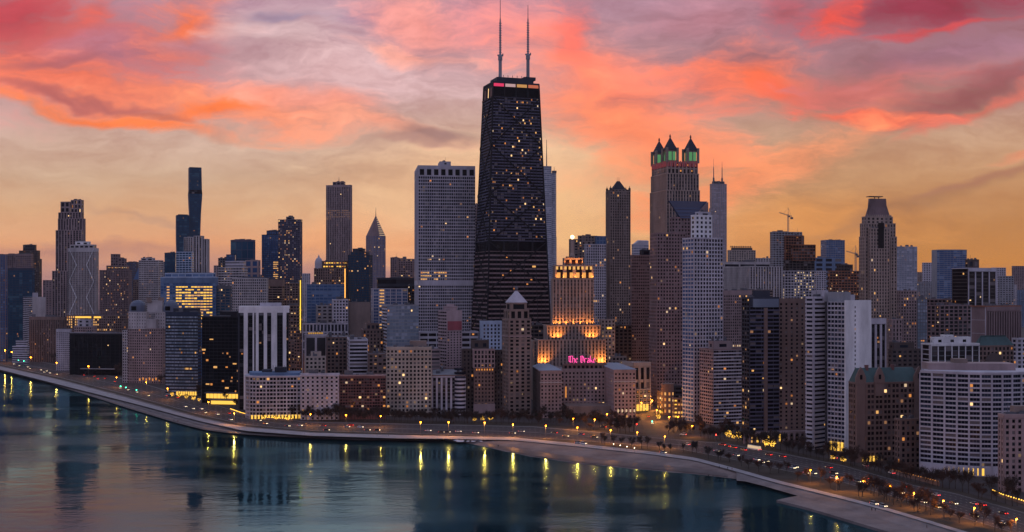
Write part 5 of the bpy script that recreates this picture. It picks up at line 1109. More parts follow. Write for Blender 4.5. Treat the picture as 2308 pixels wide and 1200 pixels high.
# ---------------------------------------------------------------- floodlit stepped tower
qf = st(bw=3.6, fh=3.6, pier=.55, span=.3, dp=.5, ds=.15, wall='stone', spw='taupe', glass='dark', lit=.012, run=.01, wts=(.7, .2, .1), sub=2)
b = B('floodlit_tower', 'stepped limestone tower floodlit orange with a glowing crown and beacon mast', 1165,
  [(1242, 1246, 1338, 630, qf, dict(dy=16)), (1229, 1233, 1353, 736, qf, dict(dy=8, dep=44)), (1209, 1213, 1365, 768, qf, dict(dep=60)), (1201, 1203, 1216, 770, qf, dict(dy=6, dep=40)),
   (1248, 1251, 1337, 600, st(bw=9, fh=16, pier=.35, span=.1, dp=.7, wall='stone', glass='brown', lit=0, run=0), dict(dy=18, yb=630)), (1269, 1272, 1314, 584, st(bw=6, fh=5, pier=.3, span=.3, wall='stone', glass='brown', lit=0), dict(dy=28, yb=600))], th=5, yv=815)
orange = (1, .34, .05)
def uplight(x, y, z, e, r=.4):
    l = bpy.data.lights.new('floodlight', 'SPOT'); l.energy = e; l.color = orange; l.shadow_soft_size = r; l.spot_size = R(120); l.spot_blend = .8
    o = bpy.data.objects.new('floodlight', l); COL.objects.link(o); o.parent = b.o; o.location = (x, y, z)
    o.rotation_euler = (R(165), 0, 0)          # upwards and toward the wall behind
def ups(bx, zz, us, e, off=2.2):
    for u in us: uplight(bx[0] + (bx[1] - bx[0]) * u, bx[2] - off, zz, e)
E = 16000
ups(b.bx[0], b.bx[1][5] + 1.3, (.03, .15, .32, .5, .68, .85, .97), E * .42, 3.0)
ups(b.bx[1], b.bx[2][5] + 1.3, (.12, .22, .78, .88), E * 1.1, 4.0)
ups(b.bx[2], b.z(822), (.03, .10, .91, .97), E * 1.3, 4.4)
ups(b.bx[4], b.bx[0][5] + 1.2, (.06, .22, .38, .54, .7, .86, .96), E * .4, 2.2)
ups(b.bx[5], b.bx[4][5] + 1.2, (.15, .5, .85), E * .6, 2.6)
bx = b.bx[4]; n_ = 6
for k in range(n_):
    a = bx[0] + (bx[1] - bx[0]) * (k + .3) / n_; mb = MB(); mb.box(a, a + 3.4, bx[2] - 1.0, bx[2] - .75, bx[4] + 1.5, bx[4] + 7); b.part('crown_window', mb, em('crown_glow', (1, .42, .10), .9))
for k in range(9):
    a = bx[0] + (bx[1] - bx[0]) * (k + .2) / 9; mb = MB(); mb.box(a, a + 2.2, bx[2] - 1.0, bx[2] - .75, bx[5] - 3.6, bx[5] - .4); b.part('crown_window', mb, em('crown_glow2', (1, .52, .14), .9))
bx = b.bx[5]; mb = MB(); xm_ = b.lx(1290, bx[2] + 8); ym = bx[2] + 8; z0 = bx[5]; zt = b.z(536, xm_, ym)
mb.lathe((xm_, ym, 0), [(3, z0), (2.4, z0 + 5), (1.6, z0 + 6), (1.4, zt - 3), (2, zt - 2.6), (2, zt - 1.6)], 10); b.part('beacon_mast', mb, 'stone')
mb = MB(); mb.lathe((xm_, ym, zt - 1.6), [(.6, 0), (1.7, 1.1), (2.1, 2.2), (1.7, 3.4), (.5, 4.2)], 12); b.part('beacon', mb, em('beacon_glow', (1, .70, .30), 5, True))
b.done()
# low classical block and boulevard buildings beside the avenue
b = B('classical_block', 'low beige classical block with tall columns at the corner of the lit avenue', 1075, [(1404, 1428, 1466, 820, st(bw=6, fh=16, pier=.4, span=.2, dp=.9, ds=.3, wall='beige', glass='brown', lit=.03, mt=3)), (1428, 1432, 1466, 880, st(bw=4.5, fh=4.2, pier=.3, span=.25, wall='beige', glass='brown', lit=.9, run=.6), dict(dy=-8))], th=25, yv=930)
bx = b.bx[1]
for k in range(4):
    mb = MB(); a = bx[0] + 1 + k * 3.4; mb.box(a, a + 2.4, bx[2] - .9, bx[2] - .5, .4, 6.5); b.part('shop_window', mb, LIT[4])
b.done()
b = B('dark_store', 'low dark store with curved lit corner on the right of the avenue', 1040, [(1496, 1500, 1543, 873, st(bw=8, fh=3.4, pier=.05, span=.45, dp=.3, wall='slate', glass='dark', lit=.05))], th=12, yv=930)
bx = b.bx[0]; mb = MB(); mb.lathe((bx[0] + 3, bx[2] + 3, 0), [(6, -.5), (6, bx[5] + 3), (5.4, bx[5] + 3.4)], 14); b.part('corner_drum', mb, 'brown')
for k in range(4):
    for j in range(5):
        an = math.pi * (1.08 + .2 * j); mb = MB(); c_ = Vector((bx[0] + 3 + 6.1 * math.cos(an), bx[2] + 3 + 6.1 * math.sin(an), 2 + k * 5.2)); t_ = Vector((-math.sin(an), math.cos(an), 0)) * .8
        mb.face([c_ - t_, c_ + t_, c_ + t_ + Vector((0, 0, 2.6)), c_ - t_ + Vector((0, 0, 2.6))]); b.part('window', mb, LIT[(k + j) % 2], label='golden lit window')
for k in range(5):
    mb = MB(); a = bx[0] + 9 + k * 2.2; mb.box(a, a + 1.6, bx[2] - .6, bx[2] - .35, .5, 4.5); b.part('shop_window', mb, LIT[4])
b.done()
# ---------------------------------------------------------------- dark balcony tower on an arcade
b = B('balcony_tower', 'dark glass balcony tower with brown brick right half above an arched base', 848, [(1673, 1690, 1756, 673, st(bw=5.2, fh=3.05, pier=.10, span=.34, dp=.25, ds=1.1, wall='slate', spw='steel', glass='dark', lit=.03, run=.05, wts=(.7, .2, .1), mt=6), dict(qL=st(bw=4, fh=3.05, pier=.2, span=.36, ds=.8, wall='slate', glass='dark', lit=.03))),
  ], th=14, yv=985)
x0, x1, y0, y1, z0, z1 = b.bx[0]; xr = b.lx(1809, y0 + 5)
b.bx.append(b.block(x1 + .02, xr, y0 + 1.5, y1, -.5, b.z(676, x1, 5), st(bw=4.1, fh=3.05, pier=.62, span=.5, dp=.3, ds=.28, wall='brown', glass='dark', lit=.05, run=.0, wts=(.5, .3, .2), mt=2)))
mb = MB(); mb.box(x0 + 2, x1 - 1, y0 - 1.6, y0 - .3, z1 - 6.5, z1 - .3); b.part('top_glazing', mb, GL['mist'][0])
mb = MB(); c_ = (x0 + x1) / 2 + 1; mb.box(c_ - .8, c_ + .8, y0 - 1.4, y0 - .1, 0, z1 - 7); mb.box(c_ - .8 - 1, c_ - .81, y0 - 1.3, y0 - .1, 0, z1 - 7); b.part('pier', mb, 'brown')
mb = MB(); mb.box(x0 + 6, x1 - 4, y0 + 8, y1 - 6, z1 + .1, z1 + 6); b.part('penthouse', mb, 'slate')
# arcade
a0, a1 = x0 - 6, xr + 2; n_ = 12; w_ = (a1 - a0) / n_; mb = MB(); ya = y0 - 4
for k in range(n_):
    a = a0 + k * w_; 
    mb.box(a - .6, a + .6, ya, ya + 1, 0, 7)
    pts = [(a + w_ / 2 + (w_ / 2 - .6) * math.cos(math.pi * i / 8), 4.6 + 2.2 * math.sin(math.pi * i / 8)) for i in range(9)]
    poly = [(a + .6, 7.0), (a + .6, 4.6)] + list(reversed(pts))[1:-1] + [(a + w_ - .6, 4.6), (a + w_ - .6, 7.0)]
    for i in range(8):
        (u0, v0), (u1, v1) = pts[i], pts[i + 1]
        mb.hexa([(u1, ya, v1), (u0, ya, v0), (u0, ya + 1, v0), (u1, ya + 1, v1)], [(u1, ya, 7.0), (u0, ya, 7.0), (u0, ya + 1, 7.0), (u1, ya + 1, 7.0)])
mb.box(a1 - .6, a1 + .6, ya, ya + 1, 0, 7); mb.box(a0 - .6, a1 + .6, ya - .2, y0 - .4, 7.02, 8.2); b.part('arcade', mb, 'mauve')
for k in range(6):
    mb = MB(); a = a0 + (k + 1) * w_ + .8; mb.box(a, a + w_ - 1.6, y0 - .9, y0 - .6, .3, 6); b.part('lobby_window', mb, LIT[4 if k % 2 else 0])
b.done()
# ---------------------------------------------------------------- white walled tower
b = B('white_walled_tower', 'tall white tower with a blank white wall and one column of small windows', 800, [(1831, 1833, 1866, 672, st(bw=12, fh=3.05, pier=.16, span=.5, dp=.35, ds=.9, wall='lav', spw='lav', glass='navy', lit=.015, run=.0), dict(dy=12))], th=40, yv=1020, maxp=100)
COL.objects.unlink(b.o) if False else None
b.bx.append(b.tier(1866, 1905, 1961, 681, None, qL=st(bw=3.0, fh=3.05, pier=.12, span=.36, dp=.6, ds=.4, wall='lav', glass='navy', lit=.012, run=.03, wts=(.5, .3, .2)), dy=0, core='white', parapet=0))
x0, x1, y0, y1, z0, z1 = b.bx[1]
w_ = b.wall('white'); w_.box(x0 - 1.0, x1 + .2, y0 - .9, y0 - .02, -.5, z1 + 1.2)
for k in range(31):
    z_ = 8 + k * 3.05; u = x0 + (x1 - x0) * .33; mb = MB(); mb.face([(u, y0 - .96, z_), (u + 1.1, y0 - .96, z_), (u + 1.1, y0 - .96, z_ + 1.5), (u, y0 - .96, z_ + 1.5)]); 
    b.part('window', mb, GL['dark'][0] if k not in (12, 25, 7) else LIT[3])
for k in range(0, 31): 
    w_.box(x0 - 1.0, x1 + .2, y0 - .94, y0 - .91, 6.9 + k * 3.05, 6.98 + k * 3.05)
mb = MB(); mb.box(x0 + 3, x0 + 14, y0 + 5, y0 + 16, z1, z1 + 7); b.part('penthouse', mb, 'grey')
mb = MB(); mb.box(x0 + 16, x0 + 24, y0 + 8, y0 + 20, z1, z1 + 5); mb.box(x0 + 4, x0 + 9, y0 + 20, y0 + 30, z1, z1 + 8); b.part('roof_house', mb, 'lav')
mb = MB(); D_ = y1 - y0
for k in range(int(D_ / 3)): mb.box(x0 - 1.4, x0 - .9, y0 + 1 + k * 3, y0 + 2.6 + k * 3, .4, 6.5)
b.part('lobby_lights', mb, LIT[4])
mb = MB(); bx = b.bx[0]; mb.box(bx[0] + (bx[1] - bx[0]) * .72, bx[0] + (bx[1] - bx[0]) * .98, bx[2] - 1.1, bx[2] - .9, 0, bx[5] - 2); b.part('dark_slot', mb, 'dgrey')
b.done()
# ---------------------------------------------------------------- red gabled mansion block
qr = st(bw=3.0, fh=3.5, pier=.42, span=.40, dp=.5, ds=.3, wall='brown', glass='brown', lit=.035, run=.02, wts=(.5, .3, .2), alt=2)
b = B('gabled_mansion_block', 'dark red brown mansion block with gables and a teal green roof', 752, [(1914, 1934, 2073, 866, qr)], th=14, yv=1035)
x0, x1, y0, y1, _, z1 = b.bx[0]; zt = z1 + 10
mb = MB(); mb.hexa([(x0 - .3, y0 - .3, z1 + 1.02), (x1, y0 - .3, z1 + 1.02), (x1, y1, z1 + 1.02), (x0 - .3, y1, z1 + 1.02)], [(x0 + 2, y0 + 5, zt), (x1 - 2, y0 + 5, zt), (x1 - 2, y1 - 4, zt), (x0 + 2, y1 - 4, zt)]); b.part('steep_roof', mb, 'copper')
for u in (.03, .33, .97):
    a = x0 + (x1 - x0) * u; mb = MB(); hw = 3.6
    mb.prism([(a - hw, 0), (a + hw, 0), (a + hw, 4), (a + 1.5, 8.5), (a, 10.5), (a - 1.5, 8.5), (a - hw, 4)], 0, 1.4)
    mb.v = [(v[0], y0 - 1.5 + v[2], z1 + v[1] + .5) for v in mb.v]; g_ = b.part('gable', mb, 'brown')
    mb = MB(); mb.box(a - .9, a + .9, y0 - 1.62, y0 - 1.52, z1 + 3, z1 + 6); b.part('gable_window', mb, GL['dark'][1], parent=g_)
    mb = MB(); mb.box(a - 3.2, a + 3.2, y0 - 1.5, y0 - .1, 0, z1 + .5) if u != .33 else mb.box(a - 3.2, a + 3.2, y0 - 1.2, y0 - .1, z1 - 8, z1 + .5); b.part('bay', mb, 'brown')
for u in (.2, .62):
    mb = MB(); a = x0 + (x1 - x0) * u; mb.box(a - .9, a + .9, y0 + 4, y0 + 6, z1 + 2, zt + 2); b.part('chimney', mb, 'brick')
mb = MB()
for k in range(5): mb.box(x0 + 2 + k * 2.6, x0 + 3.3 + k * 2.6, y0 - 1.9, y0 - 1.6, .4, 4)
b.part('entrance_lights', mb, LIT[4])
b.done()
b = B('brown_annex', 'lower brown annex with a flat roof between the gabled block and the curved block', 725, [(2024, 2030, 2073, 948, st(bw=3.3, fh=3.4, pier=.4, span=.4, dp=.6, wall='brown', glass='dark', lit=.02))], th=14, yv=1050); b.done()
# ---------------------------------------------------------------- curved white block
b = Bld('curved_apartments', 'curved white gridded apartment block with a flat grey penthouse at the right', 'building', 2073, 715, -6, 1075, maxp=100)
nseg = 12; xa, xb = 0.0, b.lx(2345, 12); pts = []
for i in range(nseg + 1):
    u = i / nseg; pts.append((xa + (xb - xa) * u, 6 - 24 * u * (1 - u) * 1.0 if False else -17 * math.sin(math.pi * min(1, u * 1.05))))
zt = b.z(839)
qc = st(n=1, sub=3, fh=3.05, pier=.13, span=.34, dp=.75, ds=.6, wall='lav', spw='lav', glass='navy', lit=.03, run=.0, wts=(.55, .3, .15), mbm=6)
for i, (p, q_) in enumerate(zip(pts, pts[1:])):
    b.facade((*p, -.5), (*q_, -.5), (*q_, zt), (*p, zt), qc)
b.wall('dgrey').prism(pts + [(xb, 26), (xa + 15, 26)], -.5, zt - .04)
mb = MB(); mb.prism([(p[0], p[1] - .8) for p in pts] + [(xb, 26), (xa + 15, 26)], zt + .02, zt + 1.3); b.part('roof_edge', mb, 'lav')
mb = MB(); mb.box(b.lx(2092, 3), b.lx(2288, 3), 2, 20, zt + 1.3, zt + 5.4); b.part('penthouse', mb, 'mauve')
mb = MB(); mb.box(b.lx(2150, 6), b.lx(2180, 6), 5, 14, zt + 5.4, zt + 8); b.part('roof_plant', mb, 'taupe')
mb = MB()
for k in range(9):
    u = .16 + k * .033; i = int(u * nseg); p, q_ = pts[i], pts[i + 1]; f_ = u * nseg - i; x_ = p[0] + (q_[0] - p[0]) * f_; y_ = p[1] + (q_[1] - p[1]) * f_ - .75
    mb.box(x_, x_ + 1.3, y_ - .2, y_ + .1, .5, 4.8)
b.part('lobby_lights', mb, LIT[4]); b.done()
b = B('beige_apartments', 'beige apartment block with dark bay recesses at the right edge, nearest building', 640, [(2259, 2263, 2360, 938, st(bw=3.5, fh=3.4, pier=.5, span=.42, dp=.5, ds=.3, wall='mauve', glass='dark', lit=.02, run=0, mt=1.5))], th=4, yv=1110)
bx = b.bx[0]; mb = MB(); mb.box(bx[0] + 8, bx[0] + 15, bx[2] + 4, bx[2] + 9, bx[5], bx[5] + 5); b.part('penthouse', mb, 'taupe'); b.done()
# ---------------------------------------------------------------- hotel with a red panel and neighbours, second row
b = B('pink_hotel', 'pale pink hotel tower with a red panel below its roof', 1150, [(988, 1007, 1041, 702, st(bw=3.2, fh=3.3, pier=.5, span=.5, dp=.3, wall='pink', glass='dark', lit=.02, run=.0, mt=20), dict(qL=st(bw=5, fh=3.3, pier=.05, span=.55, wall='pink', glass='brown', lit=.01))), ], th=30, yv=835)
x0, x1, y0, y1, _, z1 = b.bx[0]; mb = MB(); mb.box(x0 + .8, x1 - .4, y0 - .5, y0 - .36, z1 - 19, z1 - 10); b.part('red_panel', mb, 'red')
mb = MB(); mb.lathe(((x0 + x1) / 2, y0 + 9, z1), [(7, 0), (7, 4), (7.6, 4.2), (7.6, 5), (4, 5.2), (4, 7)], 14); b.part('roof_drum', mb, 'pink'); b.done()
b = B('white_gridded_block', 'small bright white gridded block at the foot of the black skyscraper', 1130, [(1082, 1085, 1131, 726, st(bw=4, fh=3.7, pier=.5, span=.4, dp=.4, ds=.3, wall='iceblue', glass='navy', lit=0, run=0, mt=2, mu=1.2))], th=10, yv=785); b.done()
b = B('mirror_glass_block', 'reflective glass block with striped left flank before the white skyscraper', 1180, [(861, 872, 944, 690, st(bw=3, fh=3.5, pier=.06, span=.22, dp=.15, ds=.2, wall='grey', glass='mist', lit=.04, run=.08, wts=(.4, .35, .25)), dict(qL=st(bw=3, fh=3.5, pier=.0, span=.5, wall='lav', glass='dark', lit=.02)))], yv=785, plant=3); b.done()
misc = [
 ('sign_block', 'low black fronted block in a white frame with a dim yellow sign', 1180, (686, 688, 736), 756, st(bw=9, fh=30, pier=.2, span=.06, dp=.9, ds=.5, wall='lav', glass='dark', lit=0, run=0, mt=2)),
 ('white_ribbed_block', 'low blue white block with upright strips above the yellow sign', 1280, (680, 682, 785), 731, st(bw=4, fh=9, pier=.35, span=.2, dp=.6, wall='lav', glass='navy', lit=.01)),
 ('taupe_block', 'plain windowless taupe block beside the dark green tower', 1350, (784, 787, 835), 684, st(bw=40, fh=30, pier=.02, span=.02, dp=.1, wall='taupe', lit=0, skip=lambda *a: True)),
 ('white_gridded_block', 'small white gridded block left of the plain taupe block', 1330, (749, 751, 785), 677, st(bw=3.6, fh=3.6, pier=.4, span=.4, wall='lav', glass='navy', lit=.01)),
 ('blue_grey_office', 'blue grey office with lit rows left of the small white gridded block', 1450, (690, 692, 776), 643, st(bw=5, fh=3.8, pier=.12, span=.35, wall='blue', glass='blue', lit=.03, run=.2)),
 ('grey_block', 'grey block with a round lit window below the blue grey office', 1380, (712, 714, 750), 690, st(bw=6, fh=4, pier=.4, span=.5, wall='grey', glass='navy', lit=.04)),
 ('beige_block', 'small beige stepped block behind the white apartment block', 1060, (686, 688, 734), 806, st(bw=3.4, fh=3.6, pier=.45, span=.42, wall='beige', glass='dark', lit=.02)),
 ('striped_block', 'small white block with black window stripes above the red brick block', 1110, (783, 787, 829), 768, st(bw=30, fh=3.6, pier=.06, span=.42, dp=.2, ds=.4, wall='lav', glass='dark', lit=.0)),
 ('brown_deco_tower', 'brown stepped tower left of the reflective glass block', 1200, (815, 818, 864), 745, st(bw=3.4, fh=3.8, pier=.5, span=.4, dp=.6, wall='brown', glass='dark', lit=.08)),
 ('dark_block', 'dim brown block behind the striped block', 1160, (735, 737, 790), 762, st(bw=4, fh=3.6, wall='brown', glass='dark', lit=.05)),
 ('dark_block', 'dim brown block right of the striped white block', 1100, (828, 831, 872), 800, st(bw=4, fh=3.6, wall='brown', glass='dark', lit=.12)),
 ('purple_block', 'low purple block behind the cream apartments', 1120, (935, 938, 992), 790, st(bw=14, fh=3.7, pier=.1, span=.45, wall='mauve', glass='dark', lit=.05)),
 ('podium_block', 'broad pale podium at the foot of the white gridded skyscraper', 1290, (940, 946, 1078), 750, st(bw=9, fh=6, pier=.1, span=.45, wall='lav', glass='dark', lit=.04)),
 ('dark_podium', 'dark podium with a warm lit row at the foot of the black skyscraper', 1200, (1190, 1193, 1245), 735, st(bw=5, fh=4, pier=.1, span=.35, wall='dbrown', glass='dark', lit=.08, run=.3)),
 ('stone_block', 'tan block with a small yellow sign right of the floodlit tower', 1190, (1352, 1355, 1386), 722, st(bw=3.6, fh=3.8, pier=.5, span=.45, wall='beige', glass='brown', lit=.12)),
 ('dark_block', 'dark brown block between the tan block and the purple slab', 1230, (1383, 1386, 1424), 735, st(bw=5, fh=3.8, wall='dbrown', glass='dark', lit=.01)),
 ('brown_block', 'low brown block with warm lights on the left bank of the side street', 1250, (612, 640, 664), 770, st(bw=4, fh=3.6, wall='brown', glass='dark', lit=.14)),
 ('brown_block', 'low brown block with orange lights on the right bank of the side street', 1200, (681, 684, 700), 800, st(bw=4, fh=3.6, wall='brown', glass='dark', lit=.2)),
 ('brown_block', 'brown lit block closing the far end of the side street', 1700, (655, 657, 692), 742, st(bw=4, fh=3.6, wall='dbrown', glass='dark', lit=.2)),
 ('brown_block', 'warm lit block closing the far end of the avenue', 1350, (1436, 1440, 1475), 800, st(bw=4, fh=3.6, wall='brown', glass='dark', lit=.35)),
 ('grey_block', 'low grey block behind the grand hotel roof', 1130, (1376, 1380, 1412), 806, st(bw=4, fh=3.6, wall='taupe', glass='dark', lit=.05)),
 ('dark_block', 'low dark block in front of the patterned taupe cluster right of centre', 1080, (1690, 1692, 1700), 700, st(bw=4, fh=3.6, wall='dbrown', glass='dark', lit=.05)),
]
for i, (n, lab, Y, xs, yt, q) in enumerate(misc):
    b = B(n, lab, Y, [(*xs, yt, q)], th=10, yv=yt + 70, A=False, plant=3 if i % 3 else 4)
    bx = b.bx[0]
    if n == 'sign_block':
        mb = MB()
        for k in range(7): mb.box(bx[0] + 3 + k * 2.2, bx[0] + 4.6 + k * 2.2, bx[2] - .4, bx[2] - .1, bx[5] + 1.2, bx[5] + 2.8)
        b.part('roof_sign', mb, em('sign_amber', (1, .5, .08), .5))
    if n == 'beige_block': b.block(bx[0] + 5, bx[1] - 4, bx[2] + 4, bx[3] - 4, bx[5], bx[5] + 5.5, None, core='beige')
    if n == 'brown_deco_tower':
        b.block(bx[0] + 4, bx[1] - 4, bx[2] + 3, bx[3] - 3, bx[5], bx[5] + 6, st(bw=4, fh=6, wall='brown', lit=0)); 
    if 'yellow sign right' in lab:
        mb = MB(); mb.box(bx[0] + 6, bx[0] + 11, bx[2] - .9, bx[2] - .6, b.z(742), b.z(738)); b.part('sign', mb, LIT[4])
    b.done()

for xs, yt, Y, lab in (((1436, 1439, 1456), 868, 1110, 'narrow shop house with glowing orange windows on the left of the avenue'), ((1456, 1459, 1480), 878, 1135, 'little shop house with glowing orange windows closing the avenue'), ((1482, 1485, 1500), 884, 1090, 'narrow shop house with glowing windows on the right of the avenue'), ((1516, 1519, 1542), 900, 1010, 'low lit pavilion right of the dark store')):
    b = B('shop_house', lab, Y, [(*xs, yt, st(bw=3.2, fh=3.8, pier=.3, span=.3, wall='brown', glass='brown', lit=.3, run=.3, litf=lambda u, v, r: r.choice((4, 1, 7, 0)) if v < .45 or r.random() < .35 else None))], th=10, yv=930); b.done()
# ================================================================= trees
M_BARK = mat('bark', (.040, .032, .030), .9)
M_TWIG = mat('twigs', (.040, .029, .027), .95)
M_TWIG2 = mat('red_twigs', (.062, .034, .028), .95)
M_BUSH = mat('evergreen', (.018, .026, .018), .95)
def make_tree(seed, h, spread, twig, nt_=330, label=None, name='bare_tree', dense=False):
    rng = random.Random(seed); root = empty(name, (0, 0, -500), 0, label, 'tree')
    mb = MB(); tips = []
    def limb(p, d, ln, r, lv):
        q = p + d * ln; mb.tube(p, q, r, r * .62, 5)
        tips.append((p.lerp(q, .6), d)); tips.append((q, d))
        if lv == 0: return
        for k in range(3 if lv > 1 else 2):
            a = Vector((rng.uniform(-1, 1), rng.uniform(-1, 1), rng.uniform(.1, .9))).normalized()
            nd = (d * .75 + a * spread).normalized(); limb(q if k else p.lerp(q, .75), nd, ln * rng.uniform(.55, .8), r * .55, lv - 1)
    limb(Vector((0, 0, -.3)), Vector((rng.uniform(-.05, .05), rng.uniform(-.05, .05), 1)), h * .36, .24, 3)
    mb.build('trunk', [M_BARK], root)
    mb = MB()
    for k in range(nt_):
        p, d = rng.choice(tips[2:]); v = (d * .5 + Vector((rng.gauss(0, 1), rng.gauss(0, 1), rng.gauss(.25, .8))).normalized()).normalized()
        ln = rng.uniform(.6, 1.9) * h / 9; q = p + v * ln; s_ = v.cross(Vector((rng.gauss(0, 1), rng.gauss(0, 1), rng.gauss(0, 1)))).normalized() * (.07 if not dense else .26)
        mb.face([p - s_, p + s_, q + s_ * .3, q - s_ * .3])
        v2 = (v + Vector((rng.gauss(0, .6), rng.gauss(0, .6), rng.gauss(0, .6)))).normalized(); m_ = p.lerp(q, .5); q2 = m_ + v2 * ln * .6
        mb.face([m_ - s_ * .8, m_ + s_ * .8, q2])
    mb.build('crown', [twig], root)
    return root
protos = [make_tree(1, 11, .75, M_TWIG, 620), make_tree(2, 13, .6, M_TWIG, 620), make_tree(3, 10, .9, M_TWIG, 620), make_tree(4, 11, .7, M_TWIG2, 620), make_tree(5, 9, .9, M_TWIG2, 620)]
bushp = [make_tree(11, 7, 1.0, M_BUSH, 300, name='evergreen_tree', dense=True), make_tree(12, 9, .8, M_BUSH, 340, name='evergreen_tree', dense=True)]
trng = random.Random(21)
first = {}
def plant_tree(px_, py_, label, group, which=None, sc=1.0, z=G, bush=False):
    p = gp(px_, py_, z); src = trng.choice(bushp if bush else (protos if which is None else [protos[i] for i in which]))
    if src.name not in first: first[src.name] = 1; o = src
    else: o = copy_tree(src)
    o.location = p; o.rotation_euler = (0, 0, trng.uniform(0, 6.28)); k = sc * trng.uniform(.8, 1.25); o.scale = (k, k, k * trng.uniform(.9, 1.15))
    tag(o, label, 'tree', group); return o
def zone(n, xa, xb, fy, label, group, **k):
    for i in range(n):
        x = xa + (xb - xa) * (i + trng.uniform(.1, .9)) / n; plant_tree(x, fy(x), label, group, **k)
up = lambda a, b: (lambda x: pl(ROAD1, x) - trng.uniform(a, b))
zone(34, 660, 870, up(1.5, 6), 'bare winter tree lining the drive before the white and red brick apartment blocks', 'bare trees before the stone row', which=(0, 1, 2))
zone(36, 870, 1070, up(1.5, 7), 'bare winter tree lining the drive before the cream and bay window apartments', 'bare trees before the stone row', which=(0, 1, 2))
zone(16, 1065, 1215, up(1, 9), 'bare winter tree in the park before the pyramid capped tower', 'bare trees before the stone row')
zone(34, 1205, 1435, up(3, 17), 'bare dark tree in the little park before the grand stone hotel', 'park trees before the hotel')
zone(12, 1210, 1430, up(8, 22), 'dark evergreen tree in the shadowy park before the grand stone hotel', 'park trees before the hotel', bush=True)
zone(26, 1505, 1665, up(3, 26), 'reddish bare tree in the corner park right of the lit avenue', 'corner park trees', which=(2, 3, 4))
zone(6, 1520, 1660, up(8, 24), 'dark evergreen tree in the corner park right of the lit avenue', 'corner park trees', bush=True)
zone(26, 1670, 1920, up(1, 8), 'bare kerbside tree before the balcony tower and the white walled tower', 'kerbside trees on the right')
zone(20, 1915, 2110, up(1, 8), 'bare kerbside tree before the gabled mansion block', 'kerbside trees on the right', which=(1, 3, 4))
zone(13, 2105, 2300, up(3, 12), 'bare kerbside tree before the curved white block', 'kerbside trees on the right', which=(1, 3, 4))
lawn = lambda x: pl(PROM, x) + (pl(ROAD0, x) - pl(PROM, x)) * trng.uniform(.35, .9)
zone(16, 1340, 1640, lawn, 'small bare tree on the lawn strip above the sandy beach', 'lawn trees along the lakefront', which=(0, 2), sc=.75)
zone(14, 1640, 1940, lawn, 'small bare tree on the lawn strip along the stone terrace', 'lawn trees along the lakefront', which=(3, 4), sc=.8)
zone(18, 1940, 2110, lawn, 'reddish bare tree in the dense clump between the terrace and the drive', 'lawn trees along the lakefront', which=(3, 4), sc=.95)
zone(8, 2110, 2300, lawn, 'reddish bare tree on the lawn at the lower right corner', 'lawn trees along the lakefront', which=(3, 4), sc=.8)
zone(20, 70, 290, up(1.5, 7), 'bare tree by the drive before the black glass block at the left', 'trees by the left drive', which=(0, 1, 3), sc=1.15)
zone(9, 290, 460, up(4, 16), 'bare tree by the drive before the domed apartments and the blue windowed tower', 'trees by the left drive', which=(0, 1), sc=1.1)
zone(8, 120, 280, up(4, 9), 'dark evergreen tree by the drive before the black glass block', 'trees by the left drive', bush=True)
zone(7, 455, 560, up(6, 16), 'bare tree on the bank below the golden lit podium', 'trees by the left drive', which=(0, 2))
# trees wrapped in golden lights
M_STRING = em('string_light', (1, .52, .06), 3.0)
def lit_tree(px_, py_, label, k=.6, n=70):
    o = plant_tree(px_, py_, label, 'trees wrapped in lights', which=(0, 2), sc=k); rng = random.Random(int(px_)); mb = MB()
    for i in range(n):
        v = Vector((rng.gauss(0, 1), rng.gauss(0, 1), rng.gauss(0, .8))).normalized() * rng.uniform(1.5, 3.6); v.z += 5.2; s_ = .17
        mb.box(v.x - s_, v.x + s_, v.y - s_, v.y + s_, v.z - s_, v.z + s_)
    c_ = mb.build('string_lights', [M_STRING], o); c_['kind'] = 'stuff'
for x, y in ((388, 896), (404, 897), (420, 900), (436, 904), (449, 907)): lit_tree(x, y, 'small tree wrapped in golden lights before the blue windowed tower')
for x, y in ((1642, 990), (1653, 991), (1664, 992), (1676, 993)): lit_tree(x, y, 'small tree wrapped in golden lights left of the arched base')
for x, y in ((1728, 1010), (1741, 1013)): lit_tree(x, y, 'small golden lit tree right before the arched base', .7, 110)
for x, y in ((566, 944), (596, 948), (622, 949), (648, 950)): lit_tree(x, y, 'small golden lit tree at the foot of the lavender corner house', .5)
for x, y in ((1070, 952), (1088, 952), (1106, 952)): lit_tree(x, y, 'small golden lit tree at the foot of the crowned brick hotel', .5, 40)
for x, y in ((1484, 948), (1490, 936), (1443, 924), (1440, 908)): lit_tree(x, y, 'small golden lit tree beside the avenue', .6, 60)
for x, y in ((1878, 1040), (1900, 1045)): lit_tree(x, y, 'small golden lit tree at the foot of the white walled tower', .5)
def garland(name, pts, label, hgt=1.6, z=G, dim=False):
    P = [gp(x, y, z) for x, y in pts]; o = P[0].copy(); mb = MB(); lb = MB()
    for a, c_ in zip(P, P[1:]):
        a = a - o; c_ = c_ - o; d = (c_ - a).normalized(); n_ = Vector((-d.y, d.x, 0)) * .3
        mb.hexa([a - n_, c_ - n_, c_ + n_, a + n_], [v + Vector((0, 0, hgt)) for v in (a - n_, c_ - n_, c_ + n_, a + n_)])
        k = int((c_ - a).length / 2.2)
        for i in range(k):
            q_ = a.lerp(c_, (i + .5) / k) - n_ * 1.6 + Vector((0, 0, hgt + .3)); lb.box(q_.x - .25, q_.x + .25, q_.y - .25, q_.y + .25, q_.z - .25, q_.z + .25)
    r = mb.build(name, [wm('taupe')], None, o); tag(r, label, 'wall'); r.location = o
    c_ = lb.build('string_lights', [M_STRING if not dim else LIT[1]], r); c_['kind'] = 'stuff'
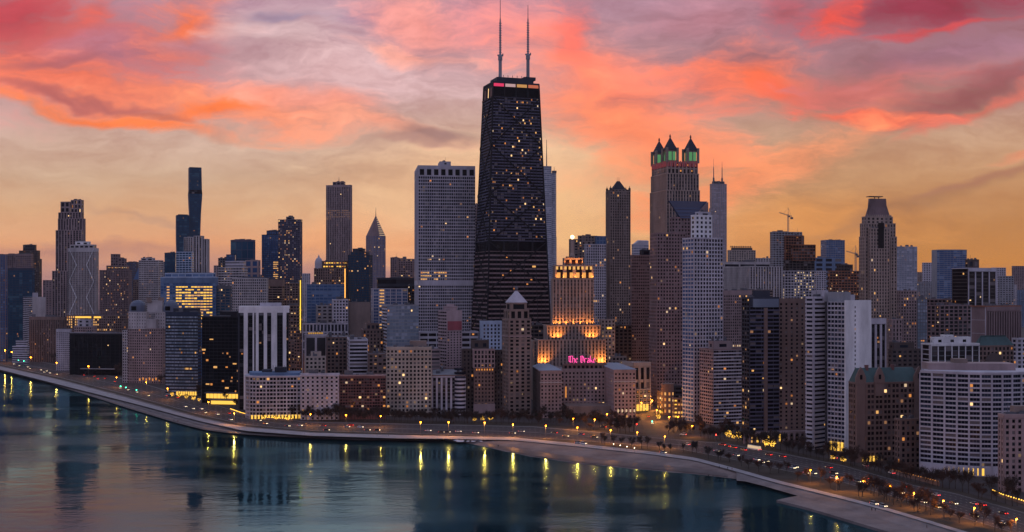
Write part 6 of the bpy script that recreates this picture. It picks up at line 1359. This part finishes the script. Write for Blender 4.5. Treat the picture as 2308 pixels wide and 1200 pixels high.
garland('garden_wall', [(520, 926), (545, 935), (580, 944), (620, 947), (660, 949)], 'low garden wall strung with golden lights below the lavender corner house')
garland('garden_wall', [(2238, 1112), (2260, 1122), (2290, 1131), (2325, 1142)], 'low garden wall strung with orange lights at the right edge')
garland('garden_wall', [(2004, 1066), (2040, 1076), (2080, 1086), (2118, 1096)], 'long retaining wall dimly lit below the gabled mansion block', 2.4, dim=True)
# ================================================================= street lamps
LIGHTC = (1, .37, .06)
def lamp(px_, py_, top, label, e=5200, first_=[None]):
    p = gp(px_, py_, G); hh = max(6, zat(top, p.y) - G)
    if first_[0] is None:
        o = empty('street_lamp', p, 0, label, 'street lamp', 'street lamps along the drive')
        mb = MB(); mb.tube((0, 0, 0), (0, 0, 11.6), .16, .10, 6); mb.lathe((0, 0, 0), [(.3, 0), (.3, .6), (.18, .9)], 8); mb.build('pole', [wm('dgrey')], o)
        mb = MB(); mb.tube((0, 0, 11.4), (.1, -1.0, 12.0), .08, .06, 5); mb.build('arm', [wm('dgrey')], o)
        mb = MB(); mb.lathe((.1, -1.0, 11.55), [(.1, 0), (.5, .25), (.62, .55), (.5, .85), (.1, 1.0)], 10); mb.build('lamp_globe', [mat('lamp_globe', (.1, .1, .1), .5, emit=(1, .24, .005), es=30, sample=True)], o)
        first_[0] = o
    else:
        o = copy_tree(first_[0]); o.location = p; o['label'] = label
    k = hh / 12.0; o.scale = (k, k, k)
    if e:
        l = bpy.data.lights.new('lamp_light', 'POINT'); l.energy = e; l.color = LIGHTC; l.shadow_soft_size = .5
        lo = bpy.data.objects.new('lamp_light', l); COL.objects.link(lo); lo.parent = o; lo.location = (.1, -1.0, 11.2)
for x, yb, yt, where in ((948, 983, 952, 'before the cream apartments'), (1011, 984, 952, 'before the bay window apartments'), (1092, 984, 953, 'before the crowned brick hotel'), (1156, 986, 957, 'before the pyramid capped tower'),
   (1230, 989, 960, 'left before the grand hotel'), (1301, 994, 964, 'before the middle of the grand hotel'), (1376, 1000, 970, 'before the right wing of the grand hotel'), (1436, 1003, 975, 'left of the avenue mouth'), (1498, 1010, 984, 'at the right of the avenue mouth'),
   (528, 957, 932, 'by the lavender corner house'), (1826, 1090, 1060, 'below the balcony tower on the lake side'), (1885, 1106, 1075, 'below the white walled tower on the lake side'), (1945, 1112, 1085, 'below the gabled mansion block'), (2005, 1128, 1096, 'right of the lamp below the gabled block'),
   (2059, 1146, 1112, 'below the left end of the curved block'), (2125, 1164, 1129, 'below the curved white block'), (2195, 1180, 1145, 'below the right half of the curved block'), (2290, 1206, 1170, 'nearest one at the lower right corner')):
    lamp(x, yb, yt, 'tall street lamp with amber globe ' + where, (4200 if x < 1700 else 2400) * trng.uniform(.6, 1.4))
for x, yb, yt, where in ((12, 818, 790, 'at the far left end'), (27, 818, 794, 'second at the far left end'), (70, 832, 806, 'before the brown ribbed office'), (200, 852, 826, 'before the black glass block'), (263, 872, 851, 'before the domed apartments'),
   (128, 843, 818, 'left of the black glass block'), (330, 884, 862, 'at the foot of the domed apartments'), (378, 900, 876, 'left before the blue windowed tower'), (470, 930, 906, 'below the golden podium'), (700, 958, 934, 'before the white apartments'), (780, 961, 936, 'before the red brick hotel'), (858, 962, 938, 'at the right of the red brick hotel'),
   (1292, 968, 944, 'in the park before the hotel'), (1340, 972, 946, 'small one in the hotel park'), (1368, 960, 934, 'by the hotel right wing'), (1560, 985, 960, 'in the corner park'), (1480, 950, 925, 'along the right side of the avenue'), (1445, 935, 908, 'along the left side of the avenue'), (1470, 925, 903, 'deeper along the right side of the avenue'), (1440, 905, 886, 'deeper along the left side of the avenue'), (1466, 900, 882, 'far up the avenue on the right'), (1442, 880, 864, 'farthest up the avenue'), (1508, 965, 940, 'at the dark store corner'), (1528, 962, 940, 'right before the dark store'), (664, 905, 885, 'low on the side street'), (683, 880, 862, 'midway on the side street'), (666, 850, 834, 'far up the side street'), (682, 820, 806, 'farthest up the side street')):
    lamp(x, yb, yt, 'small street lamp with amber globe ' + where, (900 if x < 400 else 2600) if not 'avenue' in where and not 'side street' in where else 16000)
for x, y in ((1383, 1009), (1398, 1012), (1413, 1015), (1430, 1018)):
    p = gp(x, y + 4, G); o = empty('path_lamp', p, 0, 'low path lamp with white head on the lakefront path above the beach', 'path lamp', 'path lamps above the beach')
    mb = MB(); mb.tube((0, 0, 0), (0, 0, 3.4), .07, k=5); mb.build('pole', [wm('dgrey')], o); mb = MB(); mb.lathe((0, 0, 3.4), [(.1, 0), (.36, .3), (.1, .6)], 8); mb.build('lamp_globe', [em('path_glow', (1, .75, .5), 9)], o)
# traffic signals
def signal(x, y, colr, where):
    p = gp(x, y, G); o = empty('traffic_signal', p, 0, colr + ' traffic signal on a thin pole ' + where, 'traffic signal', 'traffic signals')
    mb = MB(); mb.tube((0, 0, 0), (0, 0, 6), .1, k=5); mb.build('pole', [wm('dgrey')], o); mb = MB(); mb.box(-.3, .3, -.25, .1, 5.6, 7.2); mb.build('signal_box', [wm('black')], o)
    mb = MB(); mb.lathe((0, 0, 0), [(.1, 0), (.42, .02), (.42, .3)], 8); mb.v = [(v[0], -.27 - v[2], 6.4 + v[1]) for v in mb.v]; mb.build('signal_lamp', [em('signal_' + colr, {'green': (.05, 1, .45), 'red': (1, .03, .02)}[colr], 16)], o)
for x, y, c_, w_ in ((42, 822, 'green', 'at the far left end of the drive'), (54, 824, 'green', 'second at the far left end of the drive'), (272, 884, 'green', 'before the domed apartments'), (284, 887, 'green', 'right of another before the domed apartments'), (308, 893, 'green', 'at the right foot of the domed apartments'), (1435, 975, 'red', 'left of the avenue mouth'), (1614, 1000, 'red', 'by the corner park'), (2022, 1050, 'red', 'beside the gabled mansion block'), (1470, 968, 'green', 'in the avenue')):
    signal(x, y, c_, w_)
# ================================================================= cars
CARC = {'white': (.55, .55, .57), 'silver': (.28, .29, .31), 'grey': (.10, .105, .115), 'black': (.015, .016, .02), 'red': (.28, .02, .02), 'blue': (.03, .06, .16), 'yellow': (.5, .28, .02)}
def make_car(kind):
    o = empty('parked_car' if False else {'sedan': 'car', 'suv': 'suv', 'bus': 'bus'}[kind], (0, 0, -500), 0, None, None)
    Ln, Wd, h1, h2 = {'sedan': (4.6, 1.85, .85, 1.45), 'suv': (4.8, 1.95, 1.05, 1.8), 'bus': (12.0, 2.55, 1.2, 3.1)}[kind]
    a, w = Ln / 2, Wd / 2; mb = MB(); zb_ = .28
    paint = mat('car_paint', (.3, .3, .3), .3, .6)
    mb.hexa([(-a + .1, -w, zb_), (a - .1, -w, zb_), (a - .1, w, zb_), (-a + .1, w, zb_)], [(-a, -w + .04, h1 * .72), (a, -w + .04, h1 * .72), (a, w - .04, h1 * .72), (-a, w - .04, h1 * .72)])
    mb.hexa([(-a, -w + .04, h1 * .72), (a, -w + .04, h1 * .72), (a, w - .04, h1 * .72), (-a, w - .04, h1 * .72)], [(-a + .15, -w + .12, h1), (a - .3, -w + .12, h1), (a - .3, w - .12, h1), (-a + .15, w - .12, h1)])
    c0, c1, t0, t1 = {'sedan': (-1.75, 1.15, -1.05, .35), 'suv': (-2.2, 1.2, -1.95, .45), 'bus': (-5.85, 5.8, -5.7, 5.6)}[kind]
    mb.box(t0, t1, -w + .26, w - .26, h2 - .05, h2); mb.build('body', [paint], o)
    mb = MB(); mb.hexa([(c0, -w + .13, h1), (c1, -w + .13, h1), (c1, w - .13, h1), (c0, w - .13, h1)], [(t0, -w + .27, h2 - .05), (t1, -w + .27, h2 - .05), (t1, w - .27, h2 - .05), (t0, w - .27, h2 - .05)])
    mb.build('windows', [GL['dark'][1] if kind != 'bus' else LIT[2]], o)
    for sx in (-.31, .31):
        for sy in (-1, 1):
            mb = MB(); mb.tube((sx * Ln, sy * (w - .2), .33), (sx * Ln, sy * (w + .01), .33), .33, k=10); mb.build('wheel', [mat('tyre', (.012, .012, .013), .9)], o)
    for sy in (-1, 1):
        mb = MB(); mb.box(a - .14, a + .06, sy * (w - .32) - .24, sy * (w - .32) + .24, h1 * .5, h1 * .5 + .32); mb.build('headlight', [M_HEAD], o)
        mb = MB(); mb.box(-a - .06, -a + .14, sy * (w - .28) - .22, sy * (w - .28) + .22, h1 * .6, h1 * .6 + .26); mb.build('taillight', [M_TAIL], o)
    return o
carp = {k: make_car(k) for k in ('sedan', 'suv', 'bus')}
used = {}; paints = {}; crng = random.Random(5)
SECT = [(-50, 'at the far left end of the drive'), (100, 'on the drive before the black glass block'), (290, 'on the drive before the domed apartments'), (370, 'on the drive below the blue windowed tower'), (460, 'on the drive below the golden podium'), (550, 'on the drive by the lavender corner house'),
        (680, 'on the drive before the white apartments'), (765, 'on the drive before the red brick hotel'), (870, 'on the drive before the cream apartments'), (975, 'on the drive before the bay window house'), (1060, 'on the drive before the crowned brick hotel'), (1135, 'on the drive before the pyramid capped tower'), (1200, 'on the drive before the hotel left wing'), (1270, 'on the drive before the grand hotel'),
        (1370, 'on the drive before the hotel right wing'), (1440, 'on the drive at the avenue mouth'), (1540, 'on the drive before the white high rise'), (1670, 'on the drive before the balcony tower'), (1810, 'on the drive before the white walled tower'), (1915, 'on the drive before the gabled mansion block'), (2070, 'on the drive before the left of the curved block'), (2190, 'on the drive before the right of the curved block'), (2262, 'on the drive at the lower right corner')]
def car(x, s_, colr, kind='sedan', flip=None, yfun=None, sect=None):
    f = yfun or lerpc(ROAD0, ROAD1, s_); p = gp(x, f(x), G + .09); q_ = gp(x + 3, f(x + 3), G + .09); d = q_ - p; ang = math.atan2(d.y, d.x)
    away = (s_ > .5) if flip is None else flip
    if away: ang += math.pi
    if kind not in used: used[kind] = 1; o = carp[kind]; 
    else: o = copy_tree(carp[kind])
    o.location = p; o.rotation_euler = (0, 0, ang)
    key = (kind, colr)
    for ch in kids(o):
        if ch.name.split('.')[0] == 'body':
            if key not in paints:
                me = ch.data if len(paints) == 0 else ch.data.copy(); m_ = mat('car_paint_' + colr, CARC[colr], .3, .6); me.materials.clear(); me.materials.append(m_); paints[key] = me
            ch.data = paints[key]
    w_ = sect or [t for a, t in SECT if x >= a][-1]
    name = {'sedan': 'car', 'suv': 'SUV', 'bus': 'bus'}[kind]
    tag(o, f"{colr} {name} {'with red tail lights' if away else 'with bright headlights'} {w_}", 'bus' if kind == 'bus' else 'car', 'cars on the lakeshore drive')
# the red jam before the black glass block
for i, x in enumerate((138, 147, 156, 164, 172, 180, 189, 150, 168)): car(x, (.62, .74, .86)[i % 3], ('black', 'grey', 'red', 'silver')[i % 4])
for x, s_, c_ in ((212, .7, 'red'), (220, .58, 'grey'), (236, .72, 'red'), (258, .66, 'red'), (31, .3, 'white'), (43, .25, 'silver'), (62, .3, 'white'), (67, .2, 'grey'), (92, .28, 'white'), (99, .15, 'silver'), (105, .3, 'grey'), (112, .18, 'white'), (128, .2, 'yellow'),
   (270, .3, 'white'), (288, .3, 'silver'), (308, .3, 'white'), (334, .28, 'yellow'), (375, .62, 'silver'), (418, .25, 'white'), (435, .25, 'silver'), (454, .4, 'white'), (462, .2, 'grey'), (490, .3, 'white'), (520, .12, 'white'), (400, .7, 'red'), (516, .62, 'red'),
   (584, .5, 'black'), (598, .25, 'red'), (648, .25, 'black'), (676, .45, 'white'), (728, .55, 'red'), (736, .06, 'black'), (782, .5, 'silver'), (790, .68, 'red'), (812, .5, 'white'), (828, .2, 'grey'), (850, .22, 'black'),
   (965, .3, 'white'), (995, .18, 'black'), (1008, .2, 'black'), (1033, .3, 'white'), (1072, .22, 'silver'), (1155, .3, 'grey'), (1175, .5, 'silver'), (1250, .55, 'black'), (1275, .3, 'grey'), (1310, .6, 'blue'), (1340, .4, 'black'),
   (1548, .55, 'white'), (1628, .85, 'red'), (1640, .82, 'black'), (1654, .8, 'red'), (1676, .75, 'grey'), (1616, .35, 'white'), (1660, .3, 'silver'), (1706, .28, 'white'), (1716, .18, 'silver'), (1726, .3, 'grey'), (1733, .75, 'red'), (1764, .8, 'red'), (1786, .22, 'white'), (1792, .3, 'blue'),
   (1818, .1, 'white'), (1833, .15, 'silver'), (1868, .68, 'red'), (1880, .1, 'white'), (1932, .25, 'grey'), (1954, .6, 'silver'), (1880, .4, 'black'), (2030, .3, 'yellow'), (2040, .75, 'black'), (2062, .2, 'white'), (2080, .14, 'silver'), (2110, .7, 'white'), (2112, .1, 'yellow'), (2196, .75, 'silver'), (2214, .8, 'red'), (2196, .2, 'grey'), (2262, .7, 'black'), (2150, .5, 'grey'), (2260, .25, 'white')):
    car(x, s_, c_, crng.choice(('sedan', 'sedan', 'suv')))
car(1700, .93, 'white', 'bus', True)
for x, y, c_, fl in ((1470, 955, 'white', False), (1462, 940, 'yellow', True), (1455, 925, 'silver', True), (1448, 918, 'black', True)):
    car(x, .4, c_, 'sedan', fl, lambda x_, y=y, x0=x: y + (x_ - x0) * 2.4, 'in the lit avenue')
for x, y, c_ in ((1880, 1041, 'white'), (1950, 1060, 'silver'), (2010, 1061, 'white'), (1540, 988, 'white'), (1360, 968, 'black'), (690, 946.5, 'silver')):
    car(x, .9, c_, 'suv', True, lambda x_: pl(ROAD1, x_) - 12, 'on the service road ' + {1880: 'before the white walled tower', 1950: 'before the gabled mansion block', 2010: 'beside the retaining wall', 1540: 'by the corner park', 1360: 'before the hotel park', 690: 'before the white apartments'}[x])
for k, (x, y) in enumerate(((1303, 1001), (1315, 1002), (1495, 1000), (1970, 1131), (1990, 1135))):
    car(x, .4, 'silver' if k != 1 else 'white', 'suv', False, lambda x_, y=y, x0=x: pl(PROM, x_) - 3.0, ('on the path above the beach below the hotel', 'right hand one on the path above the beach', 'at the lawn edge by the avenue mouth', 'on the terrace below the curved block', 'right hand one on the terrace lawn')[k])
# ================================================================= people on the beach and terrace
def person_mesh(name, stride):
    V_ = [(0, 0, .95, .15), (0, 0, 1.18, .17), (0, 0, 1.42, .17), (0, 0, 1.54, .065), (0, 0, 1.64, .10), (0, 0, 1.74, .085),
          (.10, 0, .90, .10), (.11, stride * .5, .50, .075), (.11, stride, .09, .05), (.11, stride + .14, .04, .04), (-.10, 0, .90, .10), (-.11, -stride * .35, .50, .075), (-.11, -stride, .09, .05), (-.11, -stride + .14, .04, .04),
          (.20, 0, 1.42, .07), (.25, -stride * .3, 1.14, .052), (.25, .02, .90, .04), (.25, .05, .82, .04), (-.20, 0, 1.42, .07), (-.25, stride * .3, 1.14, .052), (-.25, .10, .90, .04), (-.25, .13, .82, .04)]
    E_ = [(0, 1), (1, 2), (2, 3), (3, 4), (4, 5), (0, 6), (6, 7), (7, 8), (8, 9), (0, 10), (10, 11), (11, 12), (12, 13), (2, 14), (14, 15), (15, 16), (16, 17), (2, 18), (18, 19), (19, 20), (20, 21)]
    me = bpy.data.meshes.new(name); me.from_pydata([v[:3] for v in V_], E_, []); o = bpy.data.objects.new(name, me); COL.objects.link(o)
    sk = o.modifiers.new('skin', 'SKIN'); o.modifiers.new('sub', 'SUBSURF').levels = 1
    for i, v in enumerate(V_): me.skin_vertices[0].data[i].radius = (v[3], v[3])
    me.skin_vertices[0].data[0].use_root = True
    dg = bpy.context.evaluated_depsgraph_get(); r = bpy.data.meshes.new_from_object(o.evaluated_get(dg)); r.name = name
    COL.objects.unlink(o); bpy.data.objects.remove(o); return r
bodies = [person_mesh('body', .22), person_mesh('body', .05)]
M_SKIN = mat('skin', (.32, .19, .14), .6); M_TROUS = [mat('trousers_dark', (.02, .022, .03), .9), mat('trousers_brown', (.05, .04, .035), .9)]
M_COAT = {'black': mat('coat_black', (.015, .015, .018), .9), 'grey': mat('coat_grey', (.07, .07, .08), .9), 'red': mat('coat_red', (.2, .02, .02), .9), 'blue': mat('coat_blue', (.03, .05, .12), .9)}
for m_ in bodies: m_.materials.clear(); m_.materials.append(M_TROUS[0])
def person(x, y, z, coat, label, st_=0, face=0.0):
    o = bpy.data.objects.new('person', bodies[st_]); COL.objects.link(o); p = gp(x, y, z); o.location = p; o.rotation_euler = (0, 0, face); tag(o, label, 'person', 'people by the lake')
    mb = MB(); mb.lathe((0, 0, .78), [(.27, 0), (.24, .3), (.25, .55), (.20, .7), (.09, .76)], 10); mb.v = [(v[0] * 1.15, v[1] * .85, v[2]) for v in mb.v]; mb.build('coat', [M_COAT[coat]], o)
    for sx in (-1, 1):
        mb = MB(); mb.tube((sx * .21, 0, 1.44), (sx * .26, .0, 1.14), .085, .075, 8); mb.tube((sx * .26, 0, 1.14), (sx * .26, .05, .90), .075, .06, 8); mb.build('sleeve', [M_COAT[coat]], o)
    mb = MB(); mb.lathe((0, .01, 1.56), [(.06, 0), (.105, .05), (.11, .12), (.09, .19), (.03, .225)], 10); mb.build('face', [M_SKIN], o)
    mb = MB(); mb.lathe((0, -.015, 1.66), [(.118, 0), (.12, .06), (.098, .115), (.03, .145)], 10); mb.build('hair', [M_COAT['black']], o)
def gz(x, y):      # height of the beach or terrace surface under a photo point
    w, q_ = pl(WATER, x), pl(PROM, x); t_ = max(0, min(1, (w - y) / (w - q_)))
    if x < 1000: t2 = max(0, min(1, (w - y) / (w - pl(ROAD0, x)))); return 1.0 + (G - 1.0) * t2
    return (-.6 + (G - .05 + .6) * t_) if x < 1670 else 1.4 + (G - .03 - 1.4) * t_
for x, y, c_, lab, s_, f_ in ((392, 951, 'black', 'person in a black coat walking on the shore strip at the left', 0, 1.2), (401, 952, 'red', 'person in a red coat walking on the shore strip at the left', 0, 1.2), (686, 982, 'black', 'person in a black coat walking alone on the shore below the white apartments', 0, -1.5),
   (850, 985, 'grey', 'person in a grey coat on the shore below the red brick hotel', 1, 2), (876, 985, 'black', 'person in a black coat on the shore below the cream apartments', 0, 1.5), (1597, 1076, 'black', 'person in a black coat standing at the water edge of the beach', 1, 0), (1607, 1077, 'grey', 'person in a grey coat at the water edge of the beach', 1, .6),
   (1621, 1056, 'blue', 'person in a blue coat walking where the beach meets the terrace', 0, 1), (1640, 1059, 'black', 'person in a black coat walking where the beach meets the terrace', 0, 1), (1650, 1061, 'red', 'person in a red coat walking where the beach meets the terrace', 0, 1), (1965, 1152, 'black', 'person in a black coat standing in a pair on the stone terrace', 1, .3), (1973, 1153, 'blue', 'person in a blue coat standing in a pair on the stone terrace', 1, -.4),
   (2089, 1191, 'grey', 'person in a grey coat walking at the lower right of the terrace', 0, 1.4), (1123, 1008, 'black', 'person in a black coat on the upper beach', 0, .5)):
    person(x, y, gz(x, y), c_, lab, s_, f_)
# melting snow and covered gear at the head of the beach
mb = MB(); rng = random.Random(9)
for k in range(46):
    p = gp(rng.uniform(1020, 1112), rng.uniform(990, 994.5), 2.2); r_ = rng.uniform(.8, 2.6); mb.lathe((p.x, p.y, gz(1060, 992) - .1), [(r_, 0), (r_ * .8, r_ * .16), (r_ * .4, r_ * .28), (.05, r_ * .32)], 8)
tag(mb.build('snow_patch', [mat('snow', (.5, .5, .56), .8)]), kind='stuff')
# ================================================================= the air over the city
mh = bpy.data.materials.new('haze'); mh.use_nodes = True; ht = mh.node_tree; ht.nodes.clear()
pv = ht.nodes.new('ShaderNodeVolumePrincipled'); pv.inputs['Color'].default_value = (.86, .80, .86, 1); pv.inputs['Density'].default_value = .00002; pv.inputs['Anisotropy'].default_value = .2
ho = ht.nodes.new('ShaderNodeOutputMaterial'); ht.links.new(pv.outputs[0], ho.inputs['Volume'])
mb = MB(); mb.box(-9100, 9100, -3100, FAR + 60, -2.6, 486)
tag(mb.build('haze', [mh]), kind='stuff')
